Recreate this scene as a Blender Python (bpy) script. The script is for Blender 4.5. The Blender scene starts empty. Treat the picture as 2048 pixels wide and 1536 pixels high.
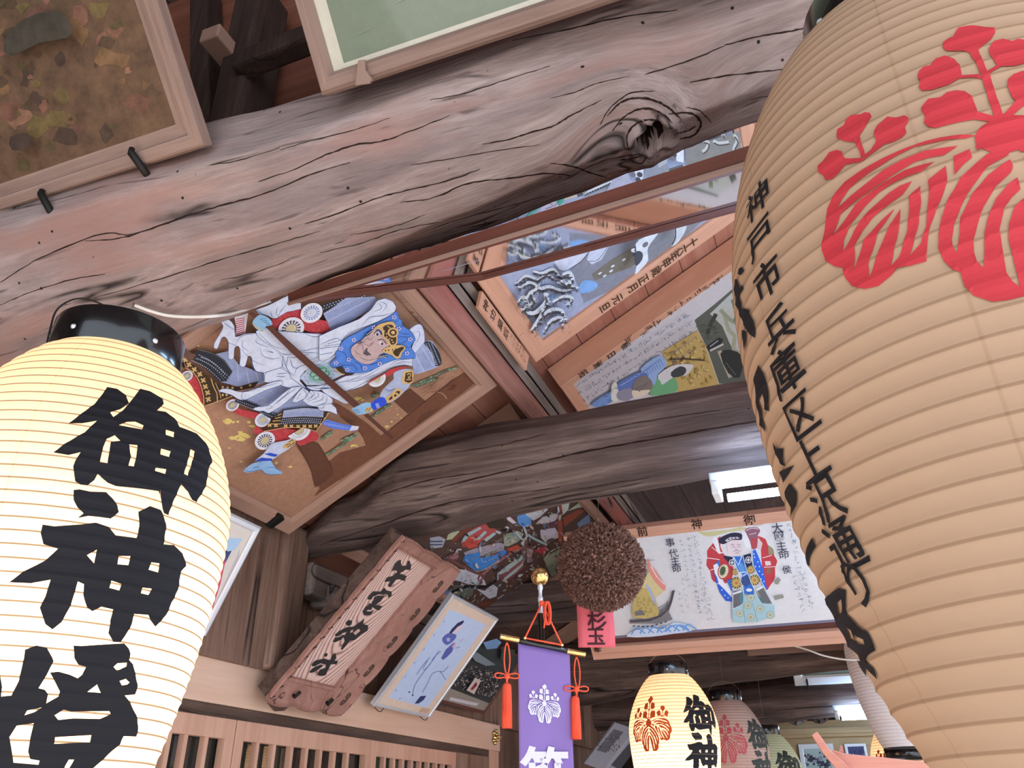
import bpy, bmesh, math, random
from mathutils import Vector, Matrix, Quaternion
from mathutils.geometry import delaunay_2d_cdt
random.seed(7)
scene = bpy.context.scene
COL = scene.collection
# ------------------------------------------------------------------ camera
# room axes: X to the right along the tie beams, Y into the hall, Z up (metres)
FPX, CX, CY = 1611.0, 1024.0, 768.0
def _n(v): return Vector(v).normalized()
_V = _n((1720-CX, 1625-CY, FPX)); _Z = _n((1010-CX, -2250-CY, FPX))
_Z = (_Z - _V*_V.dot(_Z)).normalized(); _U = _V.cross(_Z)
CAM = Vector((0, 0, 1.6))
def ray(px, py):
    d = Vector(((px-CX)/FPX, (py-CY)/FPX, 1.0)).normalized()
    return Vector((d.dot(_U), d.dot(_V), d.dot(_Z)))
def w(cx, cy, cz): return Vector((Vector((cx, cy, cz)).dot(_U), Vector((cx, cy, cz)).dot(_V), Vector((cx, cy, cz)).dot(_Z)))
cam_data = bpy.data.cameras.new('camera'); cam = bpy.data.objects.new('camera', cam_data); COL.objects.link(cam)
r_, u_, b_ = w(1, 0, 0), w(0, -1, 0), w(0, 0, -1)
cam.matrix_world = Matrix(((r_.x, u_.x, b_.x, CAM.x), (r_.y, u_.y, b_.y, CAM.y), (r_.z, u_.z, b_.z, CAM.z), (0, 0, 0, 1)))
cam_data.sensor_width = 36.0; cam_data.lens = FPX/2048*36.0; cam_data.clip_start = 0.02; cam_data.clip_end = 200
scene.camera = cam
# ------------------------------------------------------------------ sky, exposure
world = bpy.data.worlds.new('sky'); scene.world = world; world.use_nodes = True
wb = world.node_tree.nodes['Background']; wb.inputs[0].default_value = (0.78, 0.86, 1.0, 1); wb.inputs[1].default_value = WORLD_STRENGTH = 1.6
sun_d = bpy.data.lights.new('sun', 'SUN'); sun_d.energy = 9.0; sun_d.angle = 0.01; sun_d.color = (0.92, 0.95, 1.0)
sun = bpy.data.objects.new('sun', sun_d); COL.objects.link(sun); sun.rotation_euler = Vector((0.30, -0.77, 0.55)).to_track_quat('Z', 'Y').to_euler()
scene.view_settings.view_transform = 'Standard'; scene.view_settings.look = 'None'
scene.view_settings.exposure = 0.45; scene.view_settings.gamma = 1.0; scene.view_settings.use_curve_mapping = False
scene.cycles.use_denoising = True
scene.cycles.max_bounces = 10; scene.cycles.diffuse_bounces = 6; scene.cycles.glossy_bounces = 4; scene.cycles.transmission_bounces = 6
scene.cycles.sample_clamp_indirect = 6.0
# ------------------------------------------------------------------ geometry helpers
WORLDPOS = {}
def at(px, py, p0, n):
    d = ray(px, py); t = (p0-CAM).dot(n)/d.dot(n); return CAM + d*t
class Plane:
    """a picture plane: origin, two axes, facing direction"""
    def __init__(s, o, e1, e2, n=None):
        s.o, s.e1, s.e2 = Vector(o), Vector(e1).normalized(), Vector(e2).normalized()
        s.n = Vector(n).normalized() if n else s.e1.cross(s.e2)
    def at(s, px, py, off=0.0): return at(px, py, s.o + s.n*off, s.n)
    def ab(s, px, py, off=0.0):
        p = s.at(px, py, off)-s.o; return p.dot(s.e1), p.dot(s.e2)
    def p(s, a, b, h=0.0): return s.o + s.e1*a + s.e2*b + s.n*h
def px(crop, pts):
    x0, y0, k = crop; return [(x0+x*k, y0+y*k) for x, y in pts]
def smooth(pts, k=3, closed=True):
    out = []; n = len(pts)
    for i in range(n if closed else n-1):
        p0, p1, p2, p3 = (pts[(i-1) % n], pts[i], pts[(i+1) % n], pts[(i+2) % n]) if closed else (pts[max(i-1, 0)], pts[i], pts[i+1], pts[min(i+2, n-1)])
        for j in range(k):
            t = j/k
            out.append(tuple(0.5*(2*b+(c-a)*t+(2*a-5*b+4*c-d)*t*t+(3*b-a-3*c+d)*t**3) for a, b, c, d in zip(p0, p1, p2, p3)))
    if not closed: out.append(tuple(pts[-1]))
    return out
def S(c): c = c/255.0; return c/12.92 if c <= 0.04045 else ((c+0.055)/1.055)**2.4
def C(r, g, b): return (S(r), S(g), S(b), 1.0)
def parent_to(o, parent, origin):
    if parent is not None:
        o.parent = parent; o.location = origin - WORLDPOS[parent.name]
    else: o.location = origin
    WORLDPOS[o.name] = Vector(origin)
def tag(o, label=None, cat=None, group=None, kind=None):
    if label: o['label'] = label
    if cat: o['category'] = cat
    if group: o['group'] = group
    if kind: o['kind'] = kind
    return o
def thing(name, loc, label, cat, group=None):
    o = bpy.data.objects.new(name, None); COL.objects.link(o); o.empty_display_size = 0.05
    o.location = Vector(loc); WORLDPOS[o.name] = Vector(loc); return tag(o, label, cat, group)
class MB:
    """collects world-space polygons, then links them as one mesh object"""
    def __init__(s): s.v, s.f, s.c, s.uv, s.m = [], [], [], [], []
    def add(s, verts, faces, color=None, uvs=None, mi=0):
        k = len(s.v); s.v += [Vector(p) for p in verts]; s.uv += (uvs or [(0, 0)]*len(verts))
        for f in faces: s.f.append([k+i for i in f]); s.c.append(color); s.m.append(mi)
        return s
    def box(s, o, ax, ay, az, mi=0, color=None):
        """box from a corner and three edge vectors"""
        o, ax, ay, az = Vector(o), Vector(ax), Vector(ay), Vector(az)
        v = [o, o+ax, o+ax+ay, o+ay, o+az, o+ax+az, o+ax+ay+az, o+ay+az]
        f = [(0, 3, 2, 1), (4, 5, 6, 7), (0, 1, 5, 4), (1, 2, 6, 5), (2, 3, 7, 6), (3, 0, 4, 7)]
        if ax.cross(ay).dot(az) < 0: f = [tuple(reversed(q)) for q in f]
        return s.add(v, f, color, None, mi)
    def xbox(s, x0, x1, y0, y1, z0, z1, mi=0, color=None): return s.box((x0, y0, z0), (x1-x0, 0, 0), (0, y1-y0, 0), (0, 0, z1-z0), mi, color)
    def tube(s, pts, r, seg=8, mi=0, color=None, cap=True, closed=False):
        pts = [Vector(p) for p in pts]; n = len(pts); rs = r if isinstance(r, (list, tuple)) else [r]*n
        vs, fs = [], []; up = None
        for i in range(n):
            t = ((pts[(i+1) % n]-pts[i-1]) if closed else (pts[min(i+1, n-1)]-pts[max(i-1, 0)])).normalized()
            if up is None:
                up = t.orthogonal().normalized()
            up = (up - t*up.dot(t)); up = up.normalized() if up.length > 1e-6 else t.orthogonal().normalized()
            sd = t.cross(up)
            for k in range(seg):
                a = 2*math.pi*k/seg; vs.append(pts[i]+up*(math.cos(a)*rs[i])+sd*(math.sin(a)*rs[i]))
        for i in range(n if closed else n-1):
            for k in range(seg):
                a, b = i*seg+k, i*seg+(k+1) % seg; j = ((i+1) % n)*seg
                fs.append((a, b, j+(k+1) % seg, j+k))
        if cap and not closed: fs += [tuple(range(seg-1, -1, -1)), tuple(range((n-1)*seg, n*seg))]
        return s.add(vs, fs, color, None, mi)
    def lathe(s, c, prof, seg=32, axis=(0, 0, 1), mi=0):
        """prof: (radius, height) along the axis from c"""
        ax = Vector(axis).normalized(); e1 = ax.orthogonal().normalized(); e2 = ax.cross(e1); c = Vector(c); vs, fs = [], []
        for r, h in prof:
            for k in range(seg):
                a = 2*math.pi*k/seg; vs.append(c+ax*h+(e1*math.cos(a)+e2*math.sin(a))*max(r, 1e-5))
        for i in range(len(prof)-1):
            for k in range(seg): fs.append((i*seg+k, i*seg+(k+1) % seg, (i+1)*seg+(k+1) % seg, (i+1)*seg+k))
        return s.add(vs, fs, None, None, mi)
    def prism(s, poly, ext, mi=0):
        """polygon (3-D points) pushed along ext"""
        poly = [Vector(p) for p in poly]; ext = Vector(ext); n = len(poly)
        nor = Vector((0, 0, 0))
        for i in range(n): nor += poly[i].cross(poly[(i+1) % n])
        if nor.dot(ext) > 0: poly = poly[::-1]
        vs = poly+[p+ext for p in poly]
        fs = [tuple(range(n)), tuple(range(2*n-1, n-1, -1))]+[(i, i+n, (i+1) % n+n, (i+1) % n) for i in range(n)]
        return s.add(vs, fs, None, None, mi)
    def build(s, name, mats, parent=None, smooth_=False, bevel=0.0, origin=None, autos=None):
        mats = mats if isinstance(mats, (list, tuple)) else [mats]
        if origin is None:
            origin = Vector(WORLDPOS[parent.name]) if parent else Vector((sum(p.x for p in s.v)/len(s.v), sum(p.y for p in s.v)/len(s.v), min(p.z for p in s.v)))
        me = bpy.data.meshes.new(name); me.from_pydata([p-origin for p in s.v], [], s.f)
        for m in mats: me.materials.append(m)
        me.polygons.foreach_set('material_index', s.m)
        uvl = me.uv_layers.new(name='UVMap')
        for lp in me.loops: uvl.data[lp.index].uv = s.uv[lp.vertex_index]
        if any(c is not None for c in s.c):
            ca = me.color_attributes.new('paint', 'FLOAT_COLOR', 'CORNER')
            for p, c in zip(me.polygons, s.c):
                for li in p.loop_indices: ca.data[li].color = c or (0.5, 0.5, 0.5, 1)
        if smooth_: me.polygons.foreach_set('use_smooth', [True]*len(me.polygons))
        me.update()
        o = bpy.data.objects.new(name, me); COL.objects.link(o); parent_to(o, parent, origin)
        if bevel > 0:
            b = o.modifiers.new('bevel', 'BEVEL'); b.width = bevel; b.segments = 2; b.limit_method = 'ANGLE'; b.angle_limit = math.radians(40)
        return o
# ------------------------------------------------------------------ writing
_fc = {}
def glyphs(text, bold=0.0):
    """outline mesh of a written character: 2-D points and triangles, unit height, centred"""
    if (text, bold) in _fc: return _fc[(text, bold)]
    cu = bpy.data.curves.new('g', 'FONT'); cu.body = text; cu.offset = bold; cu.resolution_u = 3; cu.fill_mode = 'BOTH'
    o = bpy.data.objects.new('g', cu); COL.objects.link(o); bpy.context.view_layer.update()
    me = bpy.data.meshes.new_from_object(o.evaluated_get(bpy.context.evaluated_depsgraph_get()))
    v = [(p.co.x, p.co.y) for p in me.vertices]; f = [tuple(p.vertices) for p in me.polygons]
    bpy.data.objects.remove(o); bpy.data.curves.remove(cu); bpy.data.meshes.remove(me)
    x0, x1 = min(p[0] for p in v), max(p[0] for p in v); y0, y1 = min(p[1] for p in v), max(p[1] for p in v)
    v = [(x-(x0+x1)/2, y-(y0+y1)/2) for x, y in v]
    _fc[(text, bold)] = (v, f); return v, f
# ------------------------------------------------------------------ materials
def mat(name):
    m = bpy.data.materials.new(name); m.use_nodes = True; nt = m.node_tree; b = nt.nodes['Principled BSDF']
    return m, nt, b
def node(nt, t, **kw):
    n = nt.nodes.new(t)
    for k, v in kw.items(): setattr(n, k, v)
    return n
def plain(name, col, rough=0.6, metal=0.0, spec=0.5, vary=0.06, emit=None, es=0.0, coat=0.0):
    m, nt, b = mat(name); b.inputs['Roughness'].default_value = rough; b.inputs['Metallic'].default_value = metal
    b.inputs['Specular IOR Level'].default_value = spec; b.inputs['Coat Weight'].default_value = coat
    tc = node(nt, 'ShaderNodeTexCoord'); nz = node(nt, 'ShaderNodeTexNoise'); nz.inputs['Scale'].default_value = 14; nz.inputs['Detail'].default_value = 5
    nt.links.new(tc.outputs['Object'], nz.inputs['Vector'])
    mx = node(nt, 'ShaderNodeMix', data_type='RGBA'); mx.inputs[6].default_value = [c*(1-vary) for c in col[:3]]+[1]; mx.inputs[7].default_value = [min(1, c*(1+vary)) for c in col[:3]]+[1]
    nt.links.new(nz.outputs['Fac'], mx.inputs[0]); nt.links.new(mx.outputs[2], b.inputs['Base Color'])
    if emit: b.inputs['Emission Color'].default_value = emit; b.inputs['Emission Strength'].default_value = es
    return m
def ramp(nt, stops):
    r = node(nt, 'ShaderNodeValToRGB'); e = r.color_ramp.elements
    while len(e) < len(stops): e.new(0.5)
    for q, (p, c) in zip(e, stops): q.position = p; q.color = c if len(c) == 4 else tuple(c)+(1,)
    return r
def wood(name, dark, mid, light, axis='x', scale=1.0, crack=0.5, holes=0.0, rough=0.75, coords='Object', planks=0.0, bump=0.3, stain=None, knot=None, contrast=1.0, spec=0.3):
    """weathered timber: streaked grain along an axis, drying cracks, worm holes"""
    m, nt, b = mat(name); L = nt.links.new
    b.inputs['Roughness'].default_value = rough; b.inputs['Specular IOR Level'].default_value = spec
    tc = node(nt, 'ShaderNodeTexCoord'); vec = tc.outputs[coords]
    if knot:  # grain swirling round a knot (object space centre, radius)
        sub = node(nt, 'ShaderNodeVectorMath', operation='SUBTRACT'); L(vec, sub.inputs[0]); sub.inputs[1].default_value = knot[0]
        ln = node(nt, 'ShaderNodeVectorMath', operation='LENGTH'); L(sub.outputs[0], ln.inputs[0])
        dv = node(nt, 'ShaderNodeMath', operation='DIVIDE'); L(ln.outputs['Value'], dv.inputs[0]); dv.inputs[1].default_value = knot[1]
        sq = node(nt, 'ShaderNodeMath', operation='POWER'); L(dv.outputs[0], sq.inputs[0]); sq.inputs[1].default_value = 2
        ng = node(nt, 'ShaderNodeMath', operation='MULTIPLY'); L(sq.outputs[0], ng.inputs[0]); ng.inputs[1].default_value = -1
        ex = node(nt, 'ShaderNodeMath', operation='EXPONENT'); L(ng.outputs[0], ex.inputs[0])
        ro = node(nt, 'ShaderNodeVectorRotate', rotation_type='AXIS_ANGLE'); ro.inputs['Center'].default_value = knot[0]; ro.inputs['Axis'].default_value = knot[2]
        am = node(nt, 'ShaderNodeMath', operation='MULTIPLY'); L(ex.outputs[0], am.inputs[0]); am.inputs[1].default_value = 2.3
        L(vec, ro.inputs['Vector']); L(am.outputs[0], ro.inputs['Angle']); vec = ro.outputs[0]
    def stretched(lo, hi):
        mp = node(nt, 'ShaderNodeMapping'); s = [hi*scale]*3; s['xyz'.index(axis)] = lo*scale; mp.inputs['Scale'].default_value = s; L(vec, mp.inputs['Vector']); return mp
    n1 = node(nt, 'ShaderNodeTexNoise'); n1.inputs['Scale'].default_value = 1; n1.inputs['Detail'].default_value = 6; n1.inputs['Roughness'].default_value = 0.65; n1.inputs['Distortion'].default_value = 0.6
    L(stretched(0.7, 9).outputs[0], n1.inputs['Vector'])
    n2 = node(nt, 'ShaderNodeTexNoise'); n2.inputs['Scale'].default_value = 1; n2.inputs['Detail'].default_value = 3; n2.inputs['Roughness'].default_value = 0.7
    L(stretched(3, 70).outputs[0], n2.inputs['Vector'])
    n3 = node(nt, 'ShaderNodeTexNoise'); n3.inputs['Scale'].default_value = 2.2*scale; n3.inputs['Detail'].default_value = 3; L(vec, n3.inputs['Vector'])
    a = node(nt, 'ShaderNodeMath', operation='MULTIPLY_ADD'); L(n2.outputs['Fac'], a.inputs[0]); a.inputs[1].default_value = 0.45; L(n1.outputs['Fac'], a.inputs[2])
    a2 = node(nt, 'ShaderNodeMath', operation='MULTIPLY_ADD'); L(n3.outputs['Fac'], a2.inputs[0]); a2.inputs[1].default_value = 0.5; L(a.outputs[0], a2.inputs[2])
    q = 0.16/contrast
    r = ramp(nt, [(0.0, dark), (0.975/2-q, dark), (0.975/2, mid), (0.975/2+q, light), (1.0, light)])
    hv = node(nt, 'ShaderNodeMath', operation='MULTIPLY'); L(a2.outputs[0], hv.inputs[0]); hv.inputs[1].default_value = 0.5
    L(hv.outputs[0], r.inputs[0]); col = r.outputs[0]
    def mul(fac, c):
        nonlocal col
        mx = node(nt, 'ShaderNodeMix', data_type='RGBA', blend_type='MIX'); L(fac, mx.inputs[0]); L(col, mx.inputs[6]); mx.inputs[7].default_value = c; col = mx.outputs[2]
    if stain:
        n5 = node(nt, 'ShaderNodeTexNoise'); n5.inputs['Scale'].default_value = 1; n5.inputs['Detail'].default_value = 4; L(stretched(1.1, 5).outputs[0], n5.inputs['Vector'])
        rs = ramp(nt, [(0.5, (0, 0, 0)), (0.66, (0.8, 0.8, 0.8))]); L(n5.outputs['Fac'], rs.inputs[0]); mul(rs.outputs[0], stain)
    hgt = a2.outputs[0]
    if crack > 0:
        n4 = node(nt, 'ShaderNodeTexNoise'); n4.inputs['Scale'].default_value = 1; n4.inputs['Detail'].default_value = 2.0; n4.inputs['Distortion'].default_value = 0.12
        L(stretched(0.13, 3.4).outputs[0], n4.inputs['Vector'])
        rc = ramp(nt, [(0.0, (0, 0, 0)), (0.494-0.006*crack, (0, 0, 0)), (0.5, (1, 1, 1)), (0.506+0.006*crack, (0, 0, 0))]); L(n4.outputs['Fac'], rc.inputs[0])
        rm = ramp(nt, [(0.46, (0, 0, 0)), (0.56, (1, 1, 1))]); L(n3.outputs['Fac'], rm.inputs[0])
        cm = node(nt, 'ShaderNodeMath', operation='MULTIPLY'); L(rc.outputs[0], cm.inputs[0]); L(rm.outputs[0], cm.inputs[1])
        mul(cm.outputs[0], [c*0.18 for c in dark[:3]]+[1])
        hs = node(nt, 'ShaderNodeMath', operation='MULTIPLY_ADD'); L(cm.outputs[0], hs.inputs[0]); hs.inputs[1].default_value = -1.2; L(hgt, hs.inputs[2]); hgt = hs.outputs[0]
    if crack > 0:   # short dark drying checks
        n6 = node(nt, 'ShaderNodeTexNoise'); n6.inputs['Scale'].default_value = 1; n6.inputs['Detail'].default_value = 2; L(stretched(1.6, 34).outputs[0], n6.inputs['Vector'])
        r6 = ramp(nt, [(0.0, (0, 0, 0)), (0.66, (0, 0, 0)), (0.72, (0.75*min(1, crack),)*3)]); L(n6.outputs['Fac'], r6.inputs[0]); mul(r6.outputs[0], [c*0.45 for c in dark[:3]]+[1])
    if holes > 0:
        vo = node(nt, 'ShaderNodeTexVoronoi'); vo.inputs['Scale'].default_value = 22; L(vec, vo.inputs['Vector'])
        rv = ramp(nt, [(0.0, (1, 1, 1)), (0.06, (1, 1, 1)), (0.1, (0, 0, 0))]); L(vo.outputs['Distance'], rv.inputs[0])
        sp = node(nt, 'ShaderNodeSeparateColor'); L(vo.outputs['Color'], sp.inputs[0])
        gt = node(nt, 'ShaderNodeMath', operation='LESS_THAN'); L(sp.outputs[0], gt.inputs[0]); gt.inputs[1].default_value = holes
        hm = node(nt, 'ShaderNodeMath', operation='MULTIPLY'); L(rv.outputs[0], hm.inputs[0]); L(gt.outputs[0], hm.inputs[1]); mul(hm.outputs[0], (0.01, 0.007, 0.006, 1))
    if planks > 0:
        sx = node(nt, 'ShaderNodeSeparateXYZ'); L(tc.outputs[coords], sx.inputs[0]); across = sx.outputs['Y' if axis == 'x' else 'X']
        dv = node(nt, 'ShaderNodeMath', operation='DIVIDE'); L(across, dv.inputs[0]); dv.inputs[1].default_value = planks
        fr = node(nt, 'ShaderNodeMath', operation='FRACT'); L(dv.outputs[0], fr.inputs[0])
        rp = ramp(nt, [(0.0, (1, 1, 1)), (0.016, (1, 1, 1)), (0.026, (0, 0, 0)), (1.0, (0, 0, 0))]); L(fr.outputs[0], rp.inputs[0]); mul(rp.outputs[0], [c*0.3 for c in dark[:3]]+[1])
    L(col, b.inputs['Base Color'])
    bp = node(nt, 'ShaderNodeBump'); bp.inputs['Strength'].default_value = bump; bp.inputs['Distance'].default_value = 0.012; L(hgt, bp.inputs['Height']); L(bp.outputs[0], b.inputs['Normal'])
    return m
def painted(name, rough=0.55, vary=0.12, speck=0.0, coat=0.0, spec=0.4, scale=40):
    """pigment on a board or silk: flat colours with a slight unevenness of the pigment"""
    m, nt, b = mat(name); L = nt.links.new; b.inputs['Roughness'].default_value = rough; b.inputs['Specular IOR Level'].default_value = spec
    b.inputs['Coat Weight'].default_value = coat; b.inputs['Coat Roughness'].default_value = 0.05
    at_ = node(nt, 'ShaderNodeAttribute', attribute_name='paint'); tc = node(nt, 'ShaderNodeTexCoord')
    nz = node(nt, 'ShaderNodeTexNoise'); nz.inputs['Scale'].default_value = scale; nz.inputs['Detail'].default_value = 6; nz.inputs['Roughness'].default_value = 0.7; L(tc.outputs['Object'], nz.inputs['Vector'])
    rr = ramp(nt, [(0.3, [1-vary*2]*3), (0.7, [1.0+vary*0.0]*3)]); L(nz.outputs['Fac'], rr.inputs[0])
    mx = node(nt, 'ShaderNodeMix', data_type='RGBA', blend_type='MULTIPLY'); mx.inputs[0].default_value = 1; L(at_.outputs['Color'], mx.inputs[6]); L(rr.outputs[0], mx.inputs[7])
    L(mx.outputs[2], b.inputs['Base Color']); return m
class Painting:
    """painted surface: every brush mark a thin flat polygon, later marks over earlier ones"""
    def __init__(s, plane, h=0.0): s.pl, s.h, s.k, s.mb = plane, h, 0, MB()
    def off(s): s.k += 1; return s.h + s.k*0.00008
    def rect(s, a0, a1, b0, b1, col):
        h = s.off(); s.mb.add([s.pl.p(a0, b0, h), s.pl.p(a1, b0, h), s.pl.p(a1, b1, h), s.pl.p(a0, b1, h)], [(0, 1, 2, 3)], C(*col)); return s
    def poly(s, pts, col, sm=0):
        if sm: pts = smooth(pts, sm)
        h = s.off(); s.mb.add([s.pl.at(x, y, h) for x, y in pts], [tuple(range(len(pts)))], C(*col)); return s
    def line(s, pts, wd, col, sm=3, taper=False):
        if sm and len(pts) > 2: pts = smooth(pts, sm, False)
        h = s.off(); vs = []; n = len(pts)
        for i, (x, y) in enumerate(pts):
            a, b = pts[max(i-1, 0)], pts[min(i+1, n-1)]; dx, dy = b[0]-a[0], b[1]-a[1]; l = math.hypot(dx, dy) or 1
            ww = wd*0.5*(1.0 if not taper else max(0.15, math.sin(math.pi*(i+0.6)/(n+0.2))))
            vs += [s.pl.at(x-dy/l*ww, y+dx/l*ww, h), s.pl.at(x+dy/l*ww, y-dx/l*ww, h)]
        s.mb.add(vs, [(2*i, 2*i+1, 2*i+3, 2*i+2) for i in range(n-1)], C(*col)); return s
    def dots(s, cs, r, col, seg=7, ry=None):
        h = s.off()
        for x, y in cs:
            s.mb.add([s.pl.at(x+math.cos(6.283*i/seg)*r, y+math.sin(6.283*i/seg)*(ry or r), h) for i in range(seg)], [tuple(range(seg))], C(*col))
        return s
    def ell(s, x, y, rx, ry, col, rot=0, seg=24, a0=0, a1=360):
        c, sn = math.cos(math.radians(rot)), math.sin(math.radians(rot)); pts = []
        for i in range(seg+(0 if a1-a0 >= 360 else 1)):
            t = math.radians(a0+(a1-a0)*i/seg); ex, ey = rx*math.cos(t), ry*math.sin(t); pts.append((x+ex*c-ey*sn, y+ex*sn+ey*c))
        return s.poly(pts, col)
    def text(s, ch, x, y, size, ex, ey, col, bold=0.01):
        """ch centred on pixel x,y; ex,ey plane directions of the writing, size in metres"""
        v, f = glyphs(ch, bold); o = s.pl.at(x, y, s.off())
        s.mb.add([o+ex*(a*size)+ey*(b*size) for a, b in v], f, C(*col)); return s
    def scribble(s, x, y, size, col, ex, ey, seed):
        """an illegibly small brushed character"""
        rnd = random.Random(seed); h = s.off(); o = s.pl.at(x, y, h)
        for i in range(rnd.randint(3, 5)):
            a, b = rnd.uniform(-.4, .4), rnd.uniform(-.42, .42); l = rnd.uniform(.3, .75)
            d = (1, 0.15) if rnd.random() < .5 else ((0.1, 1) if rnd.random() < .6 else (.7, -.7)); t = 0.035
            c = [(a-d[0]*l/2-d[1]*t, b-d[1]*l/2+d[0]*t), (a+d[0]*l/2-d[1]*t, b+d[1]*l/2+d[0]*t), (a+d[0]*l/2+d[1]*t, b+d[1]*l/2-d[0]*t), (a-d[0]*l/2+d[1]*t, b-d[1]*l/2-d[0]*t)]
            s.mb.add([o+ex*(p*size)+ey*(q*size) for p, q in c], [(0, 1, 2, 3)], C(*col))
        return s
    def build(s, name, m, parent): return s.mb.build(name, m, parent)
def frame_mesh(pl, a0, a1, b0, b1, wd, prof, mi=0):
    """mitred picture frame; prof = (inset fraction of wd, height) from the outer back edge to the inner back edge"""
    mb = MB(); rings = []
    for t, h in prof:
        d = wd*t; rings.append([pl.p(a0+d, b0+d, h), pl.p(a1-d, b0+d, h), pl.p(a1-d, b1-d, h), pl.p(a0+d, b1-d, h)])
    for i in range(len(rings)-1):
        A, B = rings[i], rings[i+1]
        for k in range(4):
            j = (k+1) % 4; mb.add([A[k], A[j], B[j], B[k]], [(0, 1, 2, 3)], None, [(0, 0), ((A[j]-A[k]).length, 0), ((A[j]-A[k]).length, wd), (0, wd)], mi)
    return mb
# ------------------------------------------------------------------ shared materials
M = {}
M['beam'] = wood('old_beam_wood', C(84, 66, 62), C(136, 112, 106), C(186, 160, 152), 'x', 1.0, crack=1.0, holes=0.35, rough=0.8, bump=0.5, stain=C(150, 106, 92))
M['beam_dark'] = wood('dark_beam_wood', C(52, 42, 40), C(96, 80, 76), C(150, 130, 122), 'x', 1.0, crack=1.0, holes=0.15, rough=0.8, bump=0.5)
M['post'] = wood('brown_board_wood', C(84, 62, 52), C(128, 100, 86), C(164, 138, 122), 'z', 0.8, crack=0.6, rough=0.75, bump=0.35)
M['dark_y'] = wood('dark_timber_wood', C(50, 38, 34), C(84, 66, 58), C(120, 100, 90), 'y', 0.9, crack=0.7, rough=0.8, bump=0.4)
M['dark_z'] = wood('dark_strut_wood', C(40, 30, 26), C(66, 50, 44), C(96, 78, 68), 'z', 0.9, crack=0.5, rough=0.8, bump=0.4)
M['purlin'] = wood('red_stained_purlin_wood', C(118, 78, 72), C(158, 112, 102), C(190, 150, 140), 'y', 1.0, crack=0.6, rough=0.75, bump=0.35, stain=C(150, 88, 84))
M['grey_y'] = wood('grey_batten_wood', C(92, 82, 78), C(130, 118, 112), C(160, 148, 140), 'y', 1.0, crack=0.7, rough=0.8)
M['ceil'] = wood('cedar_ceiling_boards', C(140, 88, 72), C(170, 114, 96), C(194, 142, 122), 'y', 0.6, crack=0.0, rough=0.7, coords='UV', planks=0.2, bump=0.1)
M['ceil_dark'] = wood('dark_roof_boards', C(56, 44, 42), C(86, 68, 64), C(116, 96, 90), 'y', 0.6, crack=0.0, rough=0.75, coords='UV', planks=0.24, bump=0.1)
M['gable'] = wood('red_gable_boards', C(96, 56, 42), C(128, 78, 60), C(154, 102, 82), 'x', 0.6, crack=0.0, rough=0.75, bump=0.1)
M['hinoki'] = wood('pale_cypress_wood', C(192, 156, 134), C(214, 180, 158), C(228, 198, 178), 'y', 0.5, crack=0.0, rough=0.6, bump=0.06)
M['hinoki_z'] = wood('pale_cypress_bars', C(176, 134, 112), C(200, 158, 136), C(216, 178, 156), 'z', 0.5, crack=0.0, rough=0.6, bump=0.06)
M['frame_wood'] = wood('new_frame_wood', C(190, 138, 112), C(210, 160, 134), C(226, 180, 154), 'x', 0.5, crack=0.0, rough=0.6, coords='UV', bump=0.06)
M['frame_brown'] = wood('brown_frame_wood', C(150, 116, 100), C(178, 142, 124), C(198, 164, 146), 'x', 0.6, crack=0.0, rough=0.6, coords='UV', bump=0.1)
M['frame_old'] = wood('old_frame_wood', C(112, 88, 78), C(150, 124, 112), C(186, 160, 148), 'x', 1.0, crack=0.5, rough=0.75, coords='UV', bump=0.3)
M['frame_dark'] = wood('dark_red_frame_wood', C(76, 42, 34), C(108, 64, 54), C(134, 88, 76), 'x', 0.8, crack=0.0, rough=0.5, coords='UV', bump=0.1)
M['lacquer'] = plain('black_lacquer', C(14, 13, 15), 0.22, 0, 0.6, 0.0, coat=0.4)
M['ink'] = plain('black_ink', C(30, 29, 34), 0.7, 0, 0.25, 0.1)
M['iron'] = plain('black_iron', C(22, 20, 19), 0.6, 0.3)
M['gold'] = plain('polished_brass', C(230, 196, 130), 0.16, 1.0)
M['silver'] = plain('silver_frame_metal', C(214, 218, 226), 0.3, 0.35)
M['white_wire'] = plain('white_cable_plastic', C(222, 216, 208), 0.5)
M['wire'] = plain('thin_steel_wire', C(150, 140, 130), 0.35, 0.8)
M['stone'] = plain('pale_stone_floor', C(196, 190, 182), 0.8, vary=0.15)
M['paint'] = painted('board_pigment')
M['paint_gloss'] = painted('glazed_pigment', 0.35, 0.06, coat=0.6)
M['paper_art'] = painted('paper_pigment', 0.7, 0.05)
M['white_paint'] = plain('white_enamel', C(225, 228, 232), 0.4)
# dark reflecting glass
gm, gnt, gb = mat('dark_window_glass'); gb.inputs['Base Color'].default_value = C(52, 52, 48); gb.inputs['Roughness'].default_value = 0.03; gb.inputs['Specular IOR Level'].default_value = 0.9
M['dark_glass'] = gm
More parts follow.
